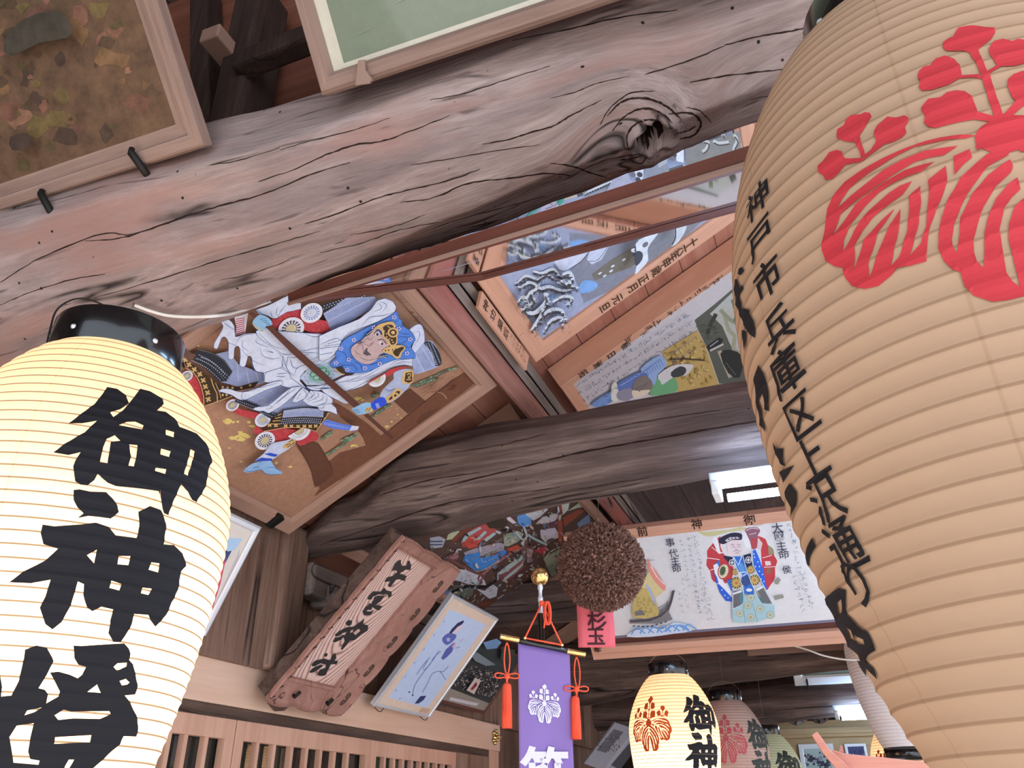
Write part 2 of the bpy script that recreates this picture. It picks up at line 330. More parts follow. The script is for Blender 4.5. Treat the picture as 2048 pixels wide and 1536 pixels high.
# ------------------------------------------------------------------ room shell
TH = math.radians(29.3)
E1 = Vector((math.cos(TH), 0, math.sin(TH))); E2 = Vector((0, 1, 0)); NUP = Vector((-math.sin(TH), 0, math.cos(TH)))
P0 = at(589, 1076, Vector((0, 3.0, 0)), Vector((0, 1, 0))); P0 = Vector((P0.x, 0, P0.z))
PIC = Plane(P0, E1, E2, -NUP)          # ceiling pictures, facing down into the hall
WALLX = -2.3
RIDGE = 3.05                            # slope length up to the ridge
def slope_quad(a0, a1, y0, y1, h):
    return [P0+E1*a0+E2*y0+NUP*h, P0+E1*a1+E2*y0+NUP*h, P0+E1*a1+E2*y1+NUP*h, P0+E1*a0+E2*y1+NUP*h]
mb = MB(); q = slope_quad(-0.5, RIDGE, 1.52, 4.6, 0.14); mb.prism(q, NUP*0.03)
for i in range(len(mb.v)):
    d = mb.v[i]-P0; mb.uv[i] = (d.dot(E1), d.y)
tag(mb.build('ceiling', M['ceil']), kind='structure')
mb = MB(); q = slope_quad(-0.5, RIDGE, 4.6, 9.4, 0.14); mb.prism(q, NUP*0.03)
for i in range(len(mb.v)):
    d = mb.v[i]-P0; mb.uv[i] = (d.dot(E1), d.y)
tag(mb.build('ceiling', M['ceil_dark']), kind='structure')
mb = MB(); mb.xbox(-4.2, 3.6, -4.0, 1.6, 4.65, 4.70)  # unseen porch ceiling, added to hold off the high sky light
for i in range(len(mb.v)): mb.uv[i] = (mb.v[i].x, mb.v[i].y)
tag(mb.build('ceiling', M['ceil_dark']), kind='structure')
mb = MB(); mb.prism([P0+E1*-0.5+E2*1.6+NUP*0.2, P0+E1*RIDGE+E2*1.6+NUP*0.2, Vector((0.5, 1.6, 4.7)), Vector((-2.7, 1.6, 4.7))], Vector((0, 0.05, 0)))
tag(mb.build('wall_gable', M['gable']), kind='structure')
mb = MB(); mb.xbox(-4.2, -2.7, -4.1, -4.0, 0.0, 4.7); tag(mb.build('wall_front_added', M['dark_z']), kind='structure')  # unseen porch wall, added to shut out light from the left front
mb = MB(); mb.xbox(-4.3, -4.2, -4.0, 1.6, 0.0, 4.7); tag(mb.build('wall_left', M['dark_y']), kind='structure')  # unseen porch side wall, added so that light comes from the right
rp = P0+E1*RIDGE+NUP*0.14
mb = MB(); e1r = Vector((math.cos(TH), 0, -math.sin(TH)))
q = [rp+E2*1.9, rp+e1r*3.5+E2*1.9, rp+e1r*3.5+E2*9.4, rp+E2*9.4]; mb.prism(q, Vector((math.sin(TH), 0, math.cos(TH)))*0.03)
for i in range(len(mb.v)):
    d = mb.v[i]-rp; mb.uv[i] = (d.dot(e1r), d.y)
tag(mb.build('ceiling', M['ceil']), kind='structure')
mb = MB(); mb.xbox(-14, 14, -14, 12, -0.1, 0.0); tag(mb.build('floor', M['stone']), kind='structure')
# upper left wall of vertical boards, back wall
mb = MB(); mb.xbox(WALLX-0.20, WALLX-0.11, 0.3, 9.4, 0.0, 2.70); tag(mb.build('wall_left', M['post']), kind='structure')
mb = MB(); mb.xbox(WALLX-0.11, WALLX-0.05, 0.3, 9.4, 2.165, 2.72); tag(mb.build('wall_left', M['post']), kind='structure')
mb = MB(); mb.xbox(WALLX-0.10, 3.4, 9.4, 9.5, 0, 4.6); tag(mb.build('wall_back', M['dark_z']), kind='structure')
# ------------------------------------------------------------------ tie beams
BVH = {}
M['crack'] = plain('open_crack_shadowed_wood', C(46, 34, 30), 0.9, 0, 0.1)
CRACKS = [([(170, 482), (246, 475), (328, 448), (386, 427), (458, 407), (533, 386), (632, 345), (700, 325)], 2.6), ([(517, 363), (593, 337), (651, 310), (710, 290), (769, 281), (839, 255), (900, 231)], 2.2), ([(610, 448), (681, 425), (757, 395), (813, 381), (900, 360), (960, 338)], 2.2), ([(800, 405), (868, 395), (937, 367), (1019, 357), (1094, 347), (1142, 352)], 2.4), ([(964, 289), (1019, 279), (1060, 265), (1108, 251), (1142, 231), (1203, 200)], 2.4), ([(1100, 326), (1142, 332), (1176, 344), (1214, 355)], 2.4), ([(1448, 91), (1518, 73), (1577, 63), (1630, 53), (1671, 48)], 2.8), ([(1380, 165), (1448, 152), (1536, 142), (1603, 136)], 2.4), ([(1024, 81), (1129, 60), (1234, 36), (1355, 20)], 2.4), ([(1290, 149), (1379, 121), (1448, 92)], 2.2), ([(0, 565), (81, 516), (202, 468), (266, 468), (387, 428)], 2.0), ([(186, 597), (323, 557), (452, 516), (565, 484), (640, 462)], 1.6), ([(0, 610), (60, 585), (140, 560), (210, 548)], 1.6), ([(640, 505), (720, 487), (800, 460), (880, 444)], 1.5), ([(820, 330), (900, 318), (1000, 300), (1080, 290)], 1.3), ([(560, 300), (620, 282), (700, 262), (780, 236)], 1.4), ([(860, 200), (930, 186), (1010, 160), (1100, 132)], 1.5), ([(420, 330), (480, 320), (560, 296)], 1.3), ([(1100, 196), (1150, 184), (1200, 165), (1260, 152)], 1.3), ([(700, 470), (780, 455), (850, 430)], 1.2), ([(950, 430), (1020, 412), (1090, 392)], 1.2), ([(440, 560), (500, 548), (580, 520)], 1.2), ([(1500, 200), (1550, 190), (1600, 186)], 1.3),
    ([(1215, 232), (1240, 206), (1275, 196), (1312, 202), (1340, 218), (1364, 240)], 3.4), ([(1225, 262), (1250, 232), (1286, 217), (1322, 226), (1345, 246)], 3.0), ([(1258, 302), (1254, 272), (1274, 246), (1308, 240), (1334, 252)], 3.2), ([(1338, 228), (1380, 226), (1402, 246), (1388, 270), (1360, 278)], 3.6), ([(1240, 320), (1262, 318), (1284, 312)], 2.6), ([(1350, 268), (1374, 262), (1392, 252)], 2.6), ([(1200, 250), (1222, 214), (1262, 186), (1310, 182)], 1.8), ([(1372, 214), (1400, 222), (1424, 246)], 1.8)]
CRACKS_B = [([(640, 1090), (760, 1050), (880, 1010), (1000, 990), (1120, 975)], 2.0), ([(880, 975), (1020, 940), (1160, 905), (1300, 880), (1420, 858), (1530, 840)], 3.0), ([(760, 990), (860, 960), (960, 945)], 1.6), ([(1050, 1000), (1180, 975), (1300, 955)], 1.6), ([(1200, 860), (1320, 838), (1440, 820)], 1.5), ([(900, 905), (1000, 890), (1090, 868)], 1.4)]
def beam(name, pairs, vc, m, label, ext=(0.6, 0.8), facet=0.5, bumps=0.006, seed=1, du=0.02, knot=None, phase=0.0, cracks=()):
    """hewn log along x whose outline passes through upper/lower edge pixels of the photo"""
    secs = []
    for (ux, uy), (lx, ly) in pairs:
        a, b = ray(ux, uy), ray(lx, ly); au, al = math.atan2(a.z, a.y), math.atan2(b.z, b.y); mid = (au+al)/2; D = vc/math.cos(mid)
        m_ = ray((ux+lx)/2, (uy+ly)/2); t = vc/m_.y; secs.append((m_.x*t, 1.6+D*math.sin(mid), D*math.sin((au-al)/2)))
    secs.sort(); first, last = secs[0], secs[-1]
    secs = [(first[0]-ext[0], first[1], first[2])]+secs+[(last[0]+ext[1], last[1], last[2])]
    xs = []; x = secs[0][0]
    while x < secs[-1][0]: xs.append(x); x += du if not (knot and abs(x-knot[0].x) < .16) else du*.35
    def interp(x):
        for i in range(len(secs)-1):
            if secs[i][0] <= x <= secs[i+1][0]:
                t = (x-secs[i][0])/max(1e-6, secs[i+1][0]-secs[i][0]); t = t*t*(3-2*t)
                return secs[i][1]*(1-t)+secs[i+1][1]*t, secs[i][2]*(1-t)+secs[i+1][2]*t
        return secs[-1][1:]
    from mathutils import noise
    SEG = 96 if not knot else 200; mb = MB(); ph_ = (lambda x: phase) if not isinstance(phase, list) else (lambda x: math.radians(phase[0][1] if x <= phase[0][0] else phase[-1][1] if x >= phase[-1][0] else next(a[1]+(b[1]-a[1])*(x-a[0])/(b[0]-a[0]) for a, b in zip(phase, phase[1:]) if a[0] <= x <= b[0]))); vs = []; fs = []; flat = []
    for x in xs:
        z, r = interp(x)
        for k in range(SEG):
            a = 2*math.pi*k/SEG; f = ((a-ph_(x)) % (math.pi/4))-math.pi/8
            rr = r*(1-facet+facet*math.cos(math.pi/8)*1.03/math.cos(f))
            rr += bumps*noise.noise(Vector((x*1.6, math.cos(a)*2.2+seed, math.sin(a)*2.2)))*2
            p = Vector((x, vc+math.cos(a)*rr, z+math.sin(a)*rr))
            if knot:
                d = (p-knot[0]).length*(1+0.12*math.sin(5*math.atan2(p.z-knot[0].z, p.x-knot[0].x))); flat.append(d); nrm = Vector((0, math.cos(a), math.sin(a)))
                e_ = math.exp(-(d/0.10)**2); p += nrm*(0.018*e_+0.016*noise.noise(p*30)*e_ + 0.008*math.sin(d*150)*math.exp(-(d/.07)**2) - 0.12*math.exp(-(d/knot[1])**4))
            vs.append(p)
    n = len(xs)
    for i in range(n-1):
        for k in range(SEG):
            j = (k+1) % SEG; fs.append((i*SEG+k, i*SEG+j, (i+1)*SEG+j, (i+1)*SEG+k))
    hole = [bool(knot) and max(flat[f[0]], flat[f[2]]) < knot[1]*1.12 for f in fs]
    fs.append(tuple(range(SEG-1, -1, -1))); fs.append(tuple(range((n-1)*SEG, n*SEG)))
    from mathutils.bvhtree import BVHTree
    bvh = BVHTree.FromPolygons(vs, fs); BVH[name+str(seed)] = bvh
    mb.add(vs, fs)
    for i, h in enumerate(hole):
        if h: mb.m[i] = 1
    for pts, wd in cracks:   # drying cracks that run along the log
        q = smooth(pts, 7, False); rn = random.Random(len(pts)*31+int(pts[0][0])); n_ = len(q); L_, R_ = [], []
        for i, (x, y) in enumerate(q):
            a, b = q[max(i-1, 0)], q[min(i+1, n_-1)]; dx, dy = b[0]-a[0], b[1]-a[1]; l = math.hypot(dx, dy) or 1
            ww = wd*0.5*(0.25+max(0.0, math.sin(math.pi*(i+.5)/n_))**.5)*rn.uniform(.55, 1.35); y += rn.uniform(-.8, .8)
            for sgn, lst in ((1, L_), (-1, R_)):
                d = ray(x-sgn*dy/l*ww, y+sgn*dx/l*ww); h = bvh.ray_cast(CAM, d)[0]; lst.append(h-d*0.0009 if h else None)
        for i in range(n_-1):
            if None not in (L_[i], R_[i], L_[i+1], R_[i+1]): mb.add([L_[i], R_[i], R_[i+1], L_[i+1]], [(0, 1, 2, 3)], None, None, 1)
    o = mb.build(name, [m, M['crack']], smooth_=True)
    tag(o, label, 'beam'); return o, secs, interp
PA = [((30, 360), (140, 745)), ((330, 265), (369, 668)), ((470, 232), (519, 606)), ((632, 191), (650, 558)), ((760, 152), (800, 504)),
      ((890, 112), (920, 463)), ((1080, 45), (1128, 388)), ((1215, 0), (1262, 338)), ((1350, -50), (1398, 280)), ((1450, -90), (1500, 244)), ((1640, -160), (1700, 170))]
VA = 1.3
_kd = ray(1312, 287); _kb = Vector((0, VA, 0))
# first pass finds where the knot lies on the log
def beam_hit(px_, py_, pairs, vc):
    a = ray(px_, py_); best = None
    for (ux, uy), (lx, ly) in pairs:
        m_ = ray((ux+lx)/2, (uy+ly)/2); t = vc/m_.y; x = m_.x*t
        A, B = ray(ux, uy), ray(lx, ly); au, al = math.atan2(A.z, A.y), math.atan2(B.z, B.y); mid = (au+al)/2; D = vc/math.cos(mid); r = D*math.sin((au-al)/2); zc = 1.6+D*math.sin(mid)
        # circle/ray in the y-z plane
        dy, dz = a.y, a.z; oy, oz = -vc, 1.6-zc; A2 = dy*dy+dz*dz; B2 = 2*(oy*dy+oz*dz); C2 = oy*oy+oz*oz-r*r; disc = B2*B2-4*A2*C2
        t = (-B2-math.sqrt(max(disc, 0)))/(2*A2); p = CAM+a*t
        if best is None or abs(p.x-x) < best[0]: best = (abs(p.x-x), p)
    return best[1]
KNOT = beam_hit(1312, 286, PA, VA)
mk = 0 and wood('knotty_beam_wood', C(92, 74, 70), C(146, 122, 116), C(196, 172, 164), 'x', 1.0, crack=1.0, holes=0.4, rough=0.8, bump=0.5, stain=C(158, 112, 98), knot=None)
foreA, secA, fA = beam('tie_beam', PA, VA, M['beam'], 'thick weathered log beam with a knot hole crossing the top of the view', knot=(KNOT, 0.040), seed=3, facet=0.9, phase=[(-1.5, -118), (-.93, -122), (-.44, -134), (-.2, -141), (.4, -141)], cracks=CRACKS)
# swirl of the grain round the knot, in the log's own space
ko = KNOT - Vector(foreA.location)
foreA.data.materials[0] = wood('knotty_beam_wood', C(108, 92, 90), C(150, 132, 128), C(190, 172, 168), 'x', 1.6, crack=0.8, holes=0.4, rough=0.8, bump=0.5, stain=C(158, 122, 112), knot=(ko, 0.12, Vector((0, -0.75, -0.66))), contrast=0.9)
PB = [((600, 1062), (612, 1115)), ((700, 990), (715, 1100)), ((850, 882), (870, 1068)), ((1000, 845), (1022, 1032)), ((1150, 822), (1172, 1003)), ((1300, 796), (1322, 975)), ((1500, 760), (1525, 940)), ((1700, 725), (1730, 905))]
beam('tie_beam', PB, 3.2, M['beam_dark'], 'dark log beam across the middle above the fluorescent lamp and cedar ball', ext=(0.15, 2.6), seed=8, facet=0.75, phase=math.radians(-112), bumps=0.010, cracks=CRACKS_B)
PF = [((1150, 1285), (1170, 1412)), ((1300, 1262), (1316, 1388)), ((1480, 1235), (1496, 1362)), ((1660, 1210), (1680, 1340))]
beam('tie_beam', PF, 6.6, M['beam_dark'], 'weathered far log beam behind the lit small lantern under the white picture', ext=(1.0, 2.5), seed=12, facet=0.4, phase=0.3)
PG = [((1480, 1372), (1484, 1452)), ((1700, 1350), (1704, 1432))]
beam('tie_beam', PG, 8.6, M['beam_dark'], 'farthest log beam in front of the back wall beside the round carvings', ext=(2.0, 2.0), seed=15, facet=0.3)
# hidden beam that carries the white picture and the lit lantern
mb = MB(); mb.xbox(WALLX, 2.6, 5.02, 5.22, 2.72, 2.95)
tag(mb.build('tie_beam', M['beam_dark']), 'squared beam hidden behind the white framed picture', 'beam')
# ------------------------------------------------------------------ purlin and battens under the slope
mb = MB(); mb.box(P0+E1*1.175+E2*1.5-NUP*0.03, E1*0.09, E2*7.9, NUP*0.165)
tag(mb.build('purlin', M['purlin'], bevel=0.02), 'red-stained square purlin running into the hall beside the warrior painting', 'beam')
mb = MB(); mb.box(P0+E1*1.270+E2*1.5-NUP*0.01, E1*0.034, E2*7.9, NUP*0.145); tag(mb.build('batten', M['grey_y'], bevel=0.004), 'grey batten lying against the red-stained purlin', 'batten')
mb = MB(); mb.box(P0+E1*1.310+E2*1.5+NUP*0.02, E1*0.034, E2*7.9, NUP*0.115)
tag(mb.build('batten', M['grey_y'], bevel=0.004), 'grey batten between its twin and the snow picture', 'batten')
# struts and crosspiece of the roof frame seen between the two leaning pictures
def zpt(x, y, v): return at(x, y, Vector((0, v, 0)), Vector((0, 1, 0)))
def strut(name, pts, wid, v, m, label, dep=0.16):
    a, b = zpt(*pts[0], v), zpt(*pts[1], v); d = (b-a).normalized(); s_ = d.cross(Vector((0, 1, 0))).normalized()
    mb = MB(); mb.box(a-s_*wid/2, d*(b-a).length, s_*wid, Vector((0, dep, 0))); return tag(mb.build(name, m, bevel=0.012), label, 'beam')
strut('roof_strut', [(398, 260), (395, -30)], 0.085, 1.50, M['dark_z'], 'dark upright roof strut just right of the old brown picture', 0.1)
strut('roof_strut', [(440, 250), (500, -40)], 0.11, 1.40, M['dark_z'], 'dark slanting roof strut between the two leaning pictures')
strut('roof_crosspiece', [(462, 118), (640, 48)], 0.075, 1.36, M['dark_z'], 'dark crosspiece joining the strut behind the green glazed picture', 0.07)
ra_ = at(535, 200, Vector((0, 1.62, 0)), Vector((0, 1, 0)))
mb = MB(); mb.box(ra_+Vector((-.05, -.30, -.02)), Vector((.075, 0, 0)), Vector((0, .5, 0)), Vector((0, 0, .06)))
tag(mb.build('rafter', M['frame_brown'], bevel=0.006), 'pale rafter end glimpsed in the gap between the two leaning pictures', 'beam')
# ------------------------------------------------------------------ left wall: post, lintel, rail, lattice doors
mb = MB(); mb.xbox(WALLX-0.04, WALLX+0.03, 2.0, 2.98, 2.15, 2.86); tag(mb.build('wall_board', M['post'], bevel=0.004), 'wide brown wall board above the lintel behind the big lit lantern', 'board')
mb = MB(); mb.xbox(WALLX-0.05, WALLX+0.07, 2.98, 3.17, 2.15, 2.80); tag(mb.build('post', M['post'], bevel=0.02), 'weathered post standing on the lintel at the left end of the middle beam', 'post')
mb = MB(); mb.xbox(WALLX+0.0, WALLX+0.10, 3.17, 5.9, 2.50, 2.66); mb.xbox(WALLX, WALLX+0.14, 3.3, 3.75, 2.47, 2.58)
tag(mb.build('wall_tie', M['grey_y'], bevel=0.02), 'weathered carved tie timber on the wall behind the shrine plaque', 'beam')
mb = MB(); mb.xbox(WALLX-0.06, WALLX, 0.5, 5.80, 1.99, 2.16); li = mb.build('lintel', M['hinoki'], bevel=0.004)
tag(li, 'pale planed lintel under the shrine plaque and framed pictures', 'lintel')
mb = MB(); mb.xbox(WALLX-0.10, WALLX-0.012, 0.5, 5.75, 1.945, 1.988); tag(mb.build('trim_1', M['dark_y'], bevel=0.002), kind='structure')
mb = MB(); mb.xbox(WALLX-0.10, WALLX-0.01, 5.62, 5.80, 0.0, 1.99); tag(mb.build('post', M['hinoki_z'], bevel=0.004), 'slim pale post under the right end of the lintel', 'post')
def wallY(x, y): return at(x, y, Vector((WALLX-0.03, 0, 0)), Vector((1, 0, 0))).y
def lattice_door(n, y0, y1, bars, zt=1.945):
    root = thing('door_%d' % n, (WALLX-0.04, (y0+y1)/2, 0), None, None); tag(root, kind='structure')
    mb = MB(); x0, x1 = WALLX-0.055, WALLX-0.018
    mb.xbox(x0, x1, y0, y0+0.055, 0.02, zt); mb.xbox(x0, x1, y1-0.055, y1, 0.02, zt)
    mb.xbox(x0, x1, y0+0.055, y1-0.055, zt-0.075, zt); mb.xbox(x0, x1, y0+0.055, y1-0.055, 0.02, 0.7); mb.build('door_frame', M['hinoki_z'], root, bevel=0.002)
    for yb in bars:
        mb = MB(); mb.xbox(x0+0.006, x1-0.006, yb-0.011, yb+0.011, 0.7, zt-0.07); mb.build('lattice_bar', M['hinoki_z'], root)
    mb = MB(); mb.xbox(WALLX-0.075, WALLX-0.068, y0+0.02, y1-0.02, 0.6, zt-0.03); mb.build('glass_pane', M['dark_glass'], root)
def crop7(x): return 300+x*0.3711
d1 = [wallY(crop7(x), 1480) for x in (95, 185, 298)]
lattice_door(1, wallY(crop7(-260), 1480), wallY(crop7(440), 1480), [d1[0]-0.33, d1[0]-0.22, d1[0]-0.11]+d1)
y1_, y2_ = wallY(crop7(442), 1490), wallY(crop7(1183), 1500)
b2 = [wallY(crop7(x), 1510) for x in (568, 660, 756, 838, 915, 990, 1062)]
lattice_door(2, y1_, y2_, b2)
y3_ = wallY(crop7(1640), 1525)
b3 = [y2_+0.055+(y3_-y2_-0.11)*(i+1)/9.0 for i in range(8)]
lattice_door(3, y2_, y3_, b3)
mb = MB(); mb.xbox(WALLX-0.10, WALLX-0.01, y3_, 5.62, 0.0, 1.945); tag(mb.build('wall_panel', M['post']), 'brown board panel right of the lattice doors', 'panel')
# gilt fitting on the end of the lintel
t = thing('lintel_ornament', at(990, 1475, Vector((WALLX+0.01, 0, 0)), Vector((1, 0, 0))), 'small gilt leaf ornament on the right end of the pale lintel', 'ornament')
g0 = WORLDPOS[t.name]
mb = MB()
for i, (dy, dz, r) in enumerate([(0, 0, .022), (-.02, .028, .014), (.02, .022, .014), (.035, -.012, .013), (-.026, -.02, .013), (0, -.035, .014), (.012, .045, .010)]):
    mb.lathe(g0+Vector((0, dy, dz)), [(0, 0.016), (r*.5, 0.014), (r*.85, 0.008), (r, 0.0)], 10, (1, 0, 0))
mb.build('leaf_boss', M['gold'], t, smooth_=True)
mb = MB(); mb.tube([g0+Vector((0.012, 0.0, 0)), g0+Vector((0.03, 0.015, 0.01)), g0+Vector((0.035, 0.045, 0.0)), g0+Vector((0.02, 0.06, -0.02))], [.006, .006, .005, .003], 8); mb.build('tendril', M['gold'], t, smooth_=True)
# ------------------------------------------------------------------ pictures under the ceiling slope
PROF = [(0, -0.13), (0, -0.006), (0.06, 0), (0.74, -0.004), (0.78, -0.009), (1.0, -0.016), (1.0, -0.03)]
def ceiling_picture(name, label, a0, a1, b0, b1, wd, fm, prof=PROF, cat='painting'):
    root = thing(name, PIC.p((a0+a1)/2, (b0+b1)/2, -0.13), label, cat)
    frame_mesh(PIC, a0, a1, b0, b1, wd, prof).build('frame', fm, root)
    mb = MB(); mb.prism([PIC.p(a0+.01, b0+.01, -0.13), PIC.p(a1-.01, b0+.01, -0.13), PIC.p(a1-.01, b1-.01, -0.13), PIC.p(a0+.01, b1-.01, -0.13)], -NUP*0.09)
    mb.build('backing_board', M['frame_brown'], root)
    return root
A0 = (340, 560, .32227); A1 = (340, 580, .1953); A2 = (640, 580, .15625); A3 = (440, 740, .15625); A4 = (680, 720, .15625)
t1 = ceiling_picture('votive_painting', 'framed painting of a warrior in white robe and blue hood with a staff', 0.0, 1.17, 1.70, 2.955, 0.075, M['frame_brown'])
P = Painting(PIC, -0.028); P.rect(0.06, 1.11, 1.76, 2.895, (182, 138, 112))
rnd = random.Random(3)
# gold dust and leaf on the ground
def ab_px(a, b):  # picture-plane point to a pixel-free mark
    return PIC.p(a, b)
h_ = P.off()
for i in range(1500):
    a, b = rnd.uniform(.07, 1.1), rnd.uniform(1.8, 2.88)
    dens = 1 if (b < 2.35 and a > .8) else 0.45
    if rnd.random() > dens: continue
    r = rnd.uniform(.0012, .0034); P.mb.add([PIC.p(a+r*math.cos(k*2.09+i), b+r*math.sin(k*2.09+i), h_) for k in range(3)], [(0, 1, 2)], C(*rnd.choice([(222, 176, 112), (200, 146, 96), (236, 200, 140), (150, 98, 66)])))
def fleck(x, y, r, col=(238, 214, 130)):
    n = rnd.randint(7, 10); P.poly([(x+math.cos(6.283*i/n)*r*rnd.uniform(.45, 1.25), y+math.sin(6.283*i/n)*r*.55*rnd.uniform(.45, 1.2)) for i in range(n)], col)
for cr, lst in ((A3, [(110, 660, 70), (230, 660, 30), (370, 665, 35), (410, 720, 45), (265, 800, 40), (345, 850, 60), (160, 870, 45), (280, 890, 70), (720, 1190, 35), (900, 1240, 30), (1620, 1060, 40), (1690, 1085, 30), (1490, 1200, 30), (120, 1000, 20), (270, 1170, 22), (1720, 965, 30)]),
                (A1, [(430, 400, 36), (455, 375, 22), (290, 570, 22), (1920, 1110, 36), (590, 1340, 45), (650, 1350, 30), (810, 1350, 28), (750, 1480, 50), (700, 1500, 40), (660, 1520, 40)]),
                (A4, [(240, 490, 40), (290, 510, 28), (600, 850, 32), (660, 790, 24), (740, 700, 18), (780, 740, 16), (730, 620, 14), (700, 740, 14), (60, 1200, 50), (130, 1210, 40), (150, 1100, 30), (220, 1105, 20), (660, 590, 14)])):
    for x, y, r in lst:
        (X, Y), = px(cr, [(x, y)]); fleck(X, Y, r*cr[2])
# painted bridge: railings and curved posts
BR = (126, 82, 62); BR2 = (108, 70, 54); ED = (78, 48, 38)
P.poly(px(A0, [(895, 1345), (1000, 1195), (1240, 1030), (1390, 930), (1560, 800), (1720, 680), (1890, 560), (1905, 600), (1400, 985), (1060, 1235)]), BR)
P.poly(px(A4, [(-250, 1400), (0, 1190), (340, 1100), (640, 890), (880, 690), (1090, 530), (1430, 270), (1640, 130), (1770, 260), (1300, 640), (800, 1010), (400, 1260), (0, 1536), (-270, 1640)]), BR)
P.poly(px(A4, [(980, 780), (1060, 690), (1150, 650), (1300, 600), (1150, 740), (1000, 830)]), BR2)
P.poly(px(A4, [(690, 520), (760, 440), (900, 370), (1090, 530), (870, 685)]), BR2)
P.line(px(A4, [(690, 520), (870, 685)]), .8, ED); P.line(px(A4, [(900, 370), (1090, 530)]), .8, ED)
P.line(px(A4, [(640, 895), (1090, 535), (1420, 280)]), .9, ED, 0); P.line(px(A4, [(410, 1255), (640, 1090), (980, 830)]), .9, ED, 0)
P.line(px(A4, [(1230, 410), (1310, 430), (1370, 500)]), 2.0, (186, 142, 116))
P.poly(px(A3, [(1450, 420), (1530, 450), (1700, 560), (1900, 700), (2048, 830), (2048, 870), (1880, 970), (1850, 880), (1790, 780), (1680, 690), (1560, 600), (1480, 520)]), BR)
P.line(px(A3, [(1540, 590), (1700, 720), (1810, 820), (1880, 970)]), .9, ED)
P.poly(px(A3, [(960, 920), (1100, 900), (1240, 930), (1300, 1000), (1360, 1110), (1420, 1230), (1440, 1330), (1400, 1380), (1230, 1500), (1170, 1300), (1080, 1120)]), BR2, 2)
P.line(px(A3, [(1000, 960), (1090, 1100), (1170, 1290), (1215, 1500)]), .9, ED); P.line(px(A3, [(1240, 930), (1340, 1080), (1430, 1250), (1430, 1350)]), .9, ED)
# leaves
for cr, a, b, n in ((A4, (915, 330), (1500, 85), 18), (A4, (960, 345), (1250, 235), 9), (A4, (400, 740), (650, 560), 11), (A4, (430, 480), (470, 420), 3), (A3, (1300, 880), (1440, 790), 8), (A3, (1370, 1090), (1740, 830), 16), (A4, (20, 1040), (200, 960), 9), (A3, (1960, 340), (2040, 290), 4)):
    P.line(px(cr, [a, b]), 5.5, (122, 104, 84))
    for i in range(n):
        x = a[0]+(b[0]-a[0])*(i+.5)/n+rnd.uniform(-12, 12); y = a[1]+(b[1]-a[1])*(i+.5)/n+rnd.uniform(-22, 22)
        (X, Y), = px(cr, [(x, y)]); P.ell(X, Y, 3.0, 1.7, rnd.choice([(112, 158, 130), (134, 176, 146), (96, 138, 112)]), -30, 8)
# pine needles right of the bridge
for i in range(46):
    x, y = rnd.uniform(1000, 1500), rnd.uniform(150, 420); (X, Y), (X2, Y2) = px(A4, [(x, y+(1300-x)*.2), (x+rnd.uniform(40, 110), y+(1300-x)*.2-rnd.uniform(10, 60))]); P.line([(X, Y), (X2, Y2)], .6, (112, 66, 52))
for i in range(40):
    x, y = rnd.uniform(1000, 1240), rnd.uniform(90, 420); (X, Y), (X2, Y2) = px(A2, [(x+(y-90)*.5, y), (x+(y-90)*.5+70, y-rnd.uniform(-20, 30))]); P.line([(X, Y), (X2, Y2)], .6, (120, 72, 50))
WH = (222, 230, 250); LB = (168, 182, 222); LN = (52, 80, 140); BK = (44, 48, 60); RD = (196, 66, 74); GD = (222, 186, 124); DB = (70, 52, 38); BL = (86, 138, 228); SKY = (150, 198, 236)
def dotrow(cr, a, b, n, r, col, dy=0):
    P.dots([px(cr, [(a[0]+(b[0]-a[0])*i/(n-1), a[1]+(b[1]-a[1])*i/(n-1)+dy*math.sin(math.pi*i/(n-1)))])[0] for i in range(n)], r, col, 5)
def wheel(cr, x, y, r, half=None, fill=(96, 84, 112), core=(206, 196, 158)):
    (X, Y), = px(cr, [(x, y)]); R = r*cr[2]; a0, a1 = half or (0, 360)
    P.ell(X, Y, R, R*.82, (236, 238, 248), -30, 26, a0, a1); P.ell(X, Y, R*.74, R*.6, fill, -30, 22, a0, a1)
    for k in range(16):
        t = math.radians(a0+(a1-a0)*(k+.5)/16); c, s_ = math.cos(math.radians(-30)), math.sin(math.radians(-30))
        q1 = (R*.45*math.cos(t), R*.37*math.sin(t)); q2 = (R*.8*math.cos(t), R*.65*math.sin(t))
        P.line([(X+q1[0]*c-q1[1]*s_, Y+q1[0]*s_+q1[1]*c), (X+q2[0]*c-q2[1]*s_, Y+q2[0]*s_+q2[1]*c)], R*.085, (240, 242, 250))
    P.ell(X, Y, R*.42, R*.34, core, -30, 16, a0, a1)
def curls(poly, n, cr, col=(226, 120, 126)):
    xs = [p[0] for p in poly]; ys = [p[1] for p in poly]; k = 0
    def inside(x, y):
        c = False; j = len(poly)-1
        for i in range(len(poly)):
            if (poly[i][1] > y) != (poly[j][1] > y) and x < (poly[j][0]-poly[i][0])*(y-poly[i][1])/(poly[j][1]-poly[i][1])+poly[i][0]: c = not c
            j = i
        return c
    while k < n:
        x, y = rnd.uniform(min(xs), max(xs)), rnd.uniform(min(ys), max(ys)); k += 1
        if inside(x, y): (X, Y), = px(cr, [(x, y)]); P.line([(X-2, Y), (X-.5, Y-1.6), (X+1.6, Y-.6), (X+.6, Y+1.2), (X+2.6, Y+1.6)], .55, col, 2)
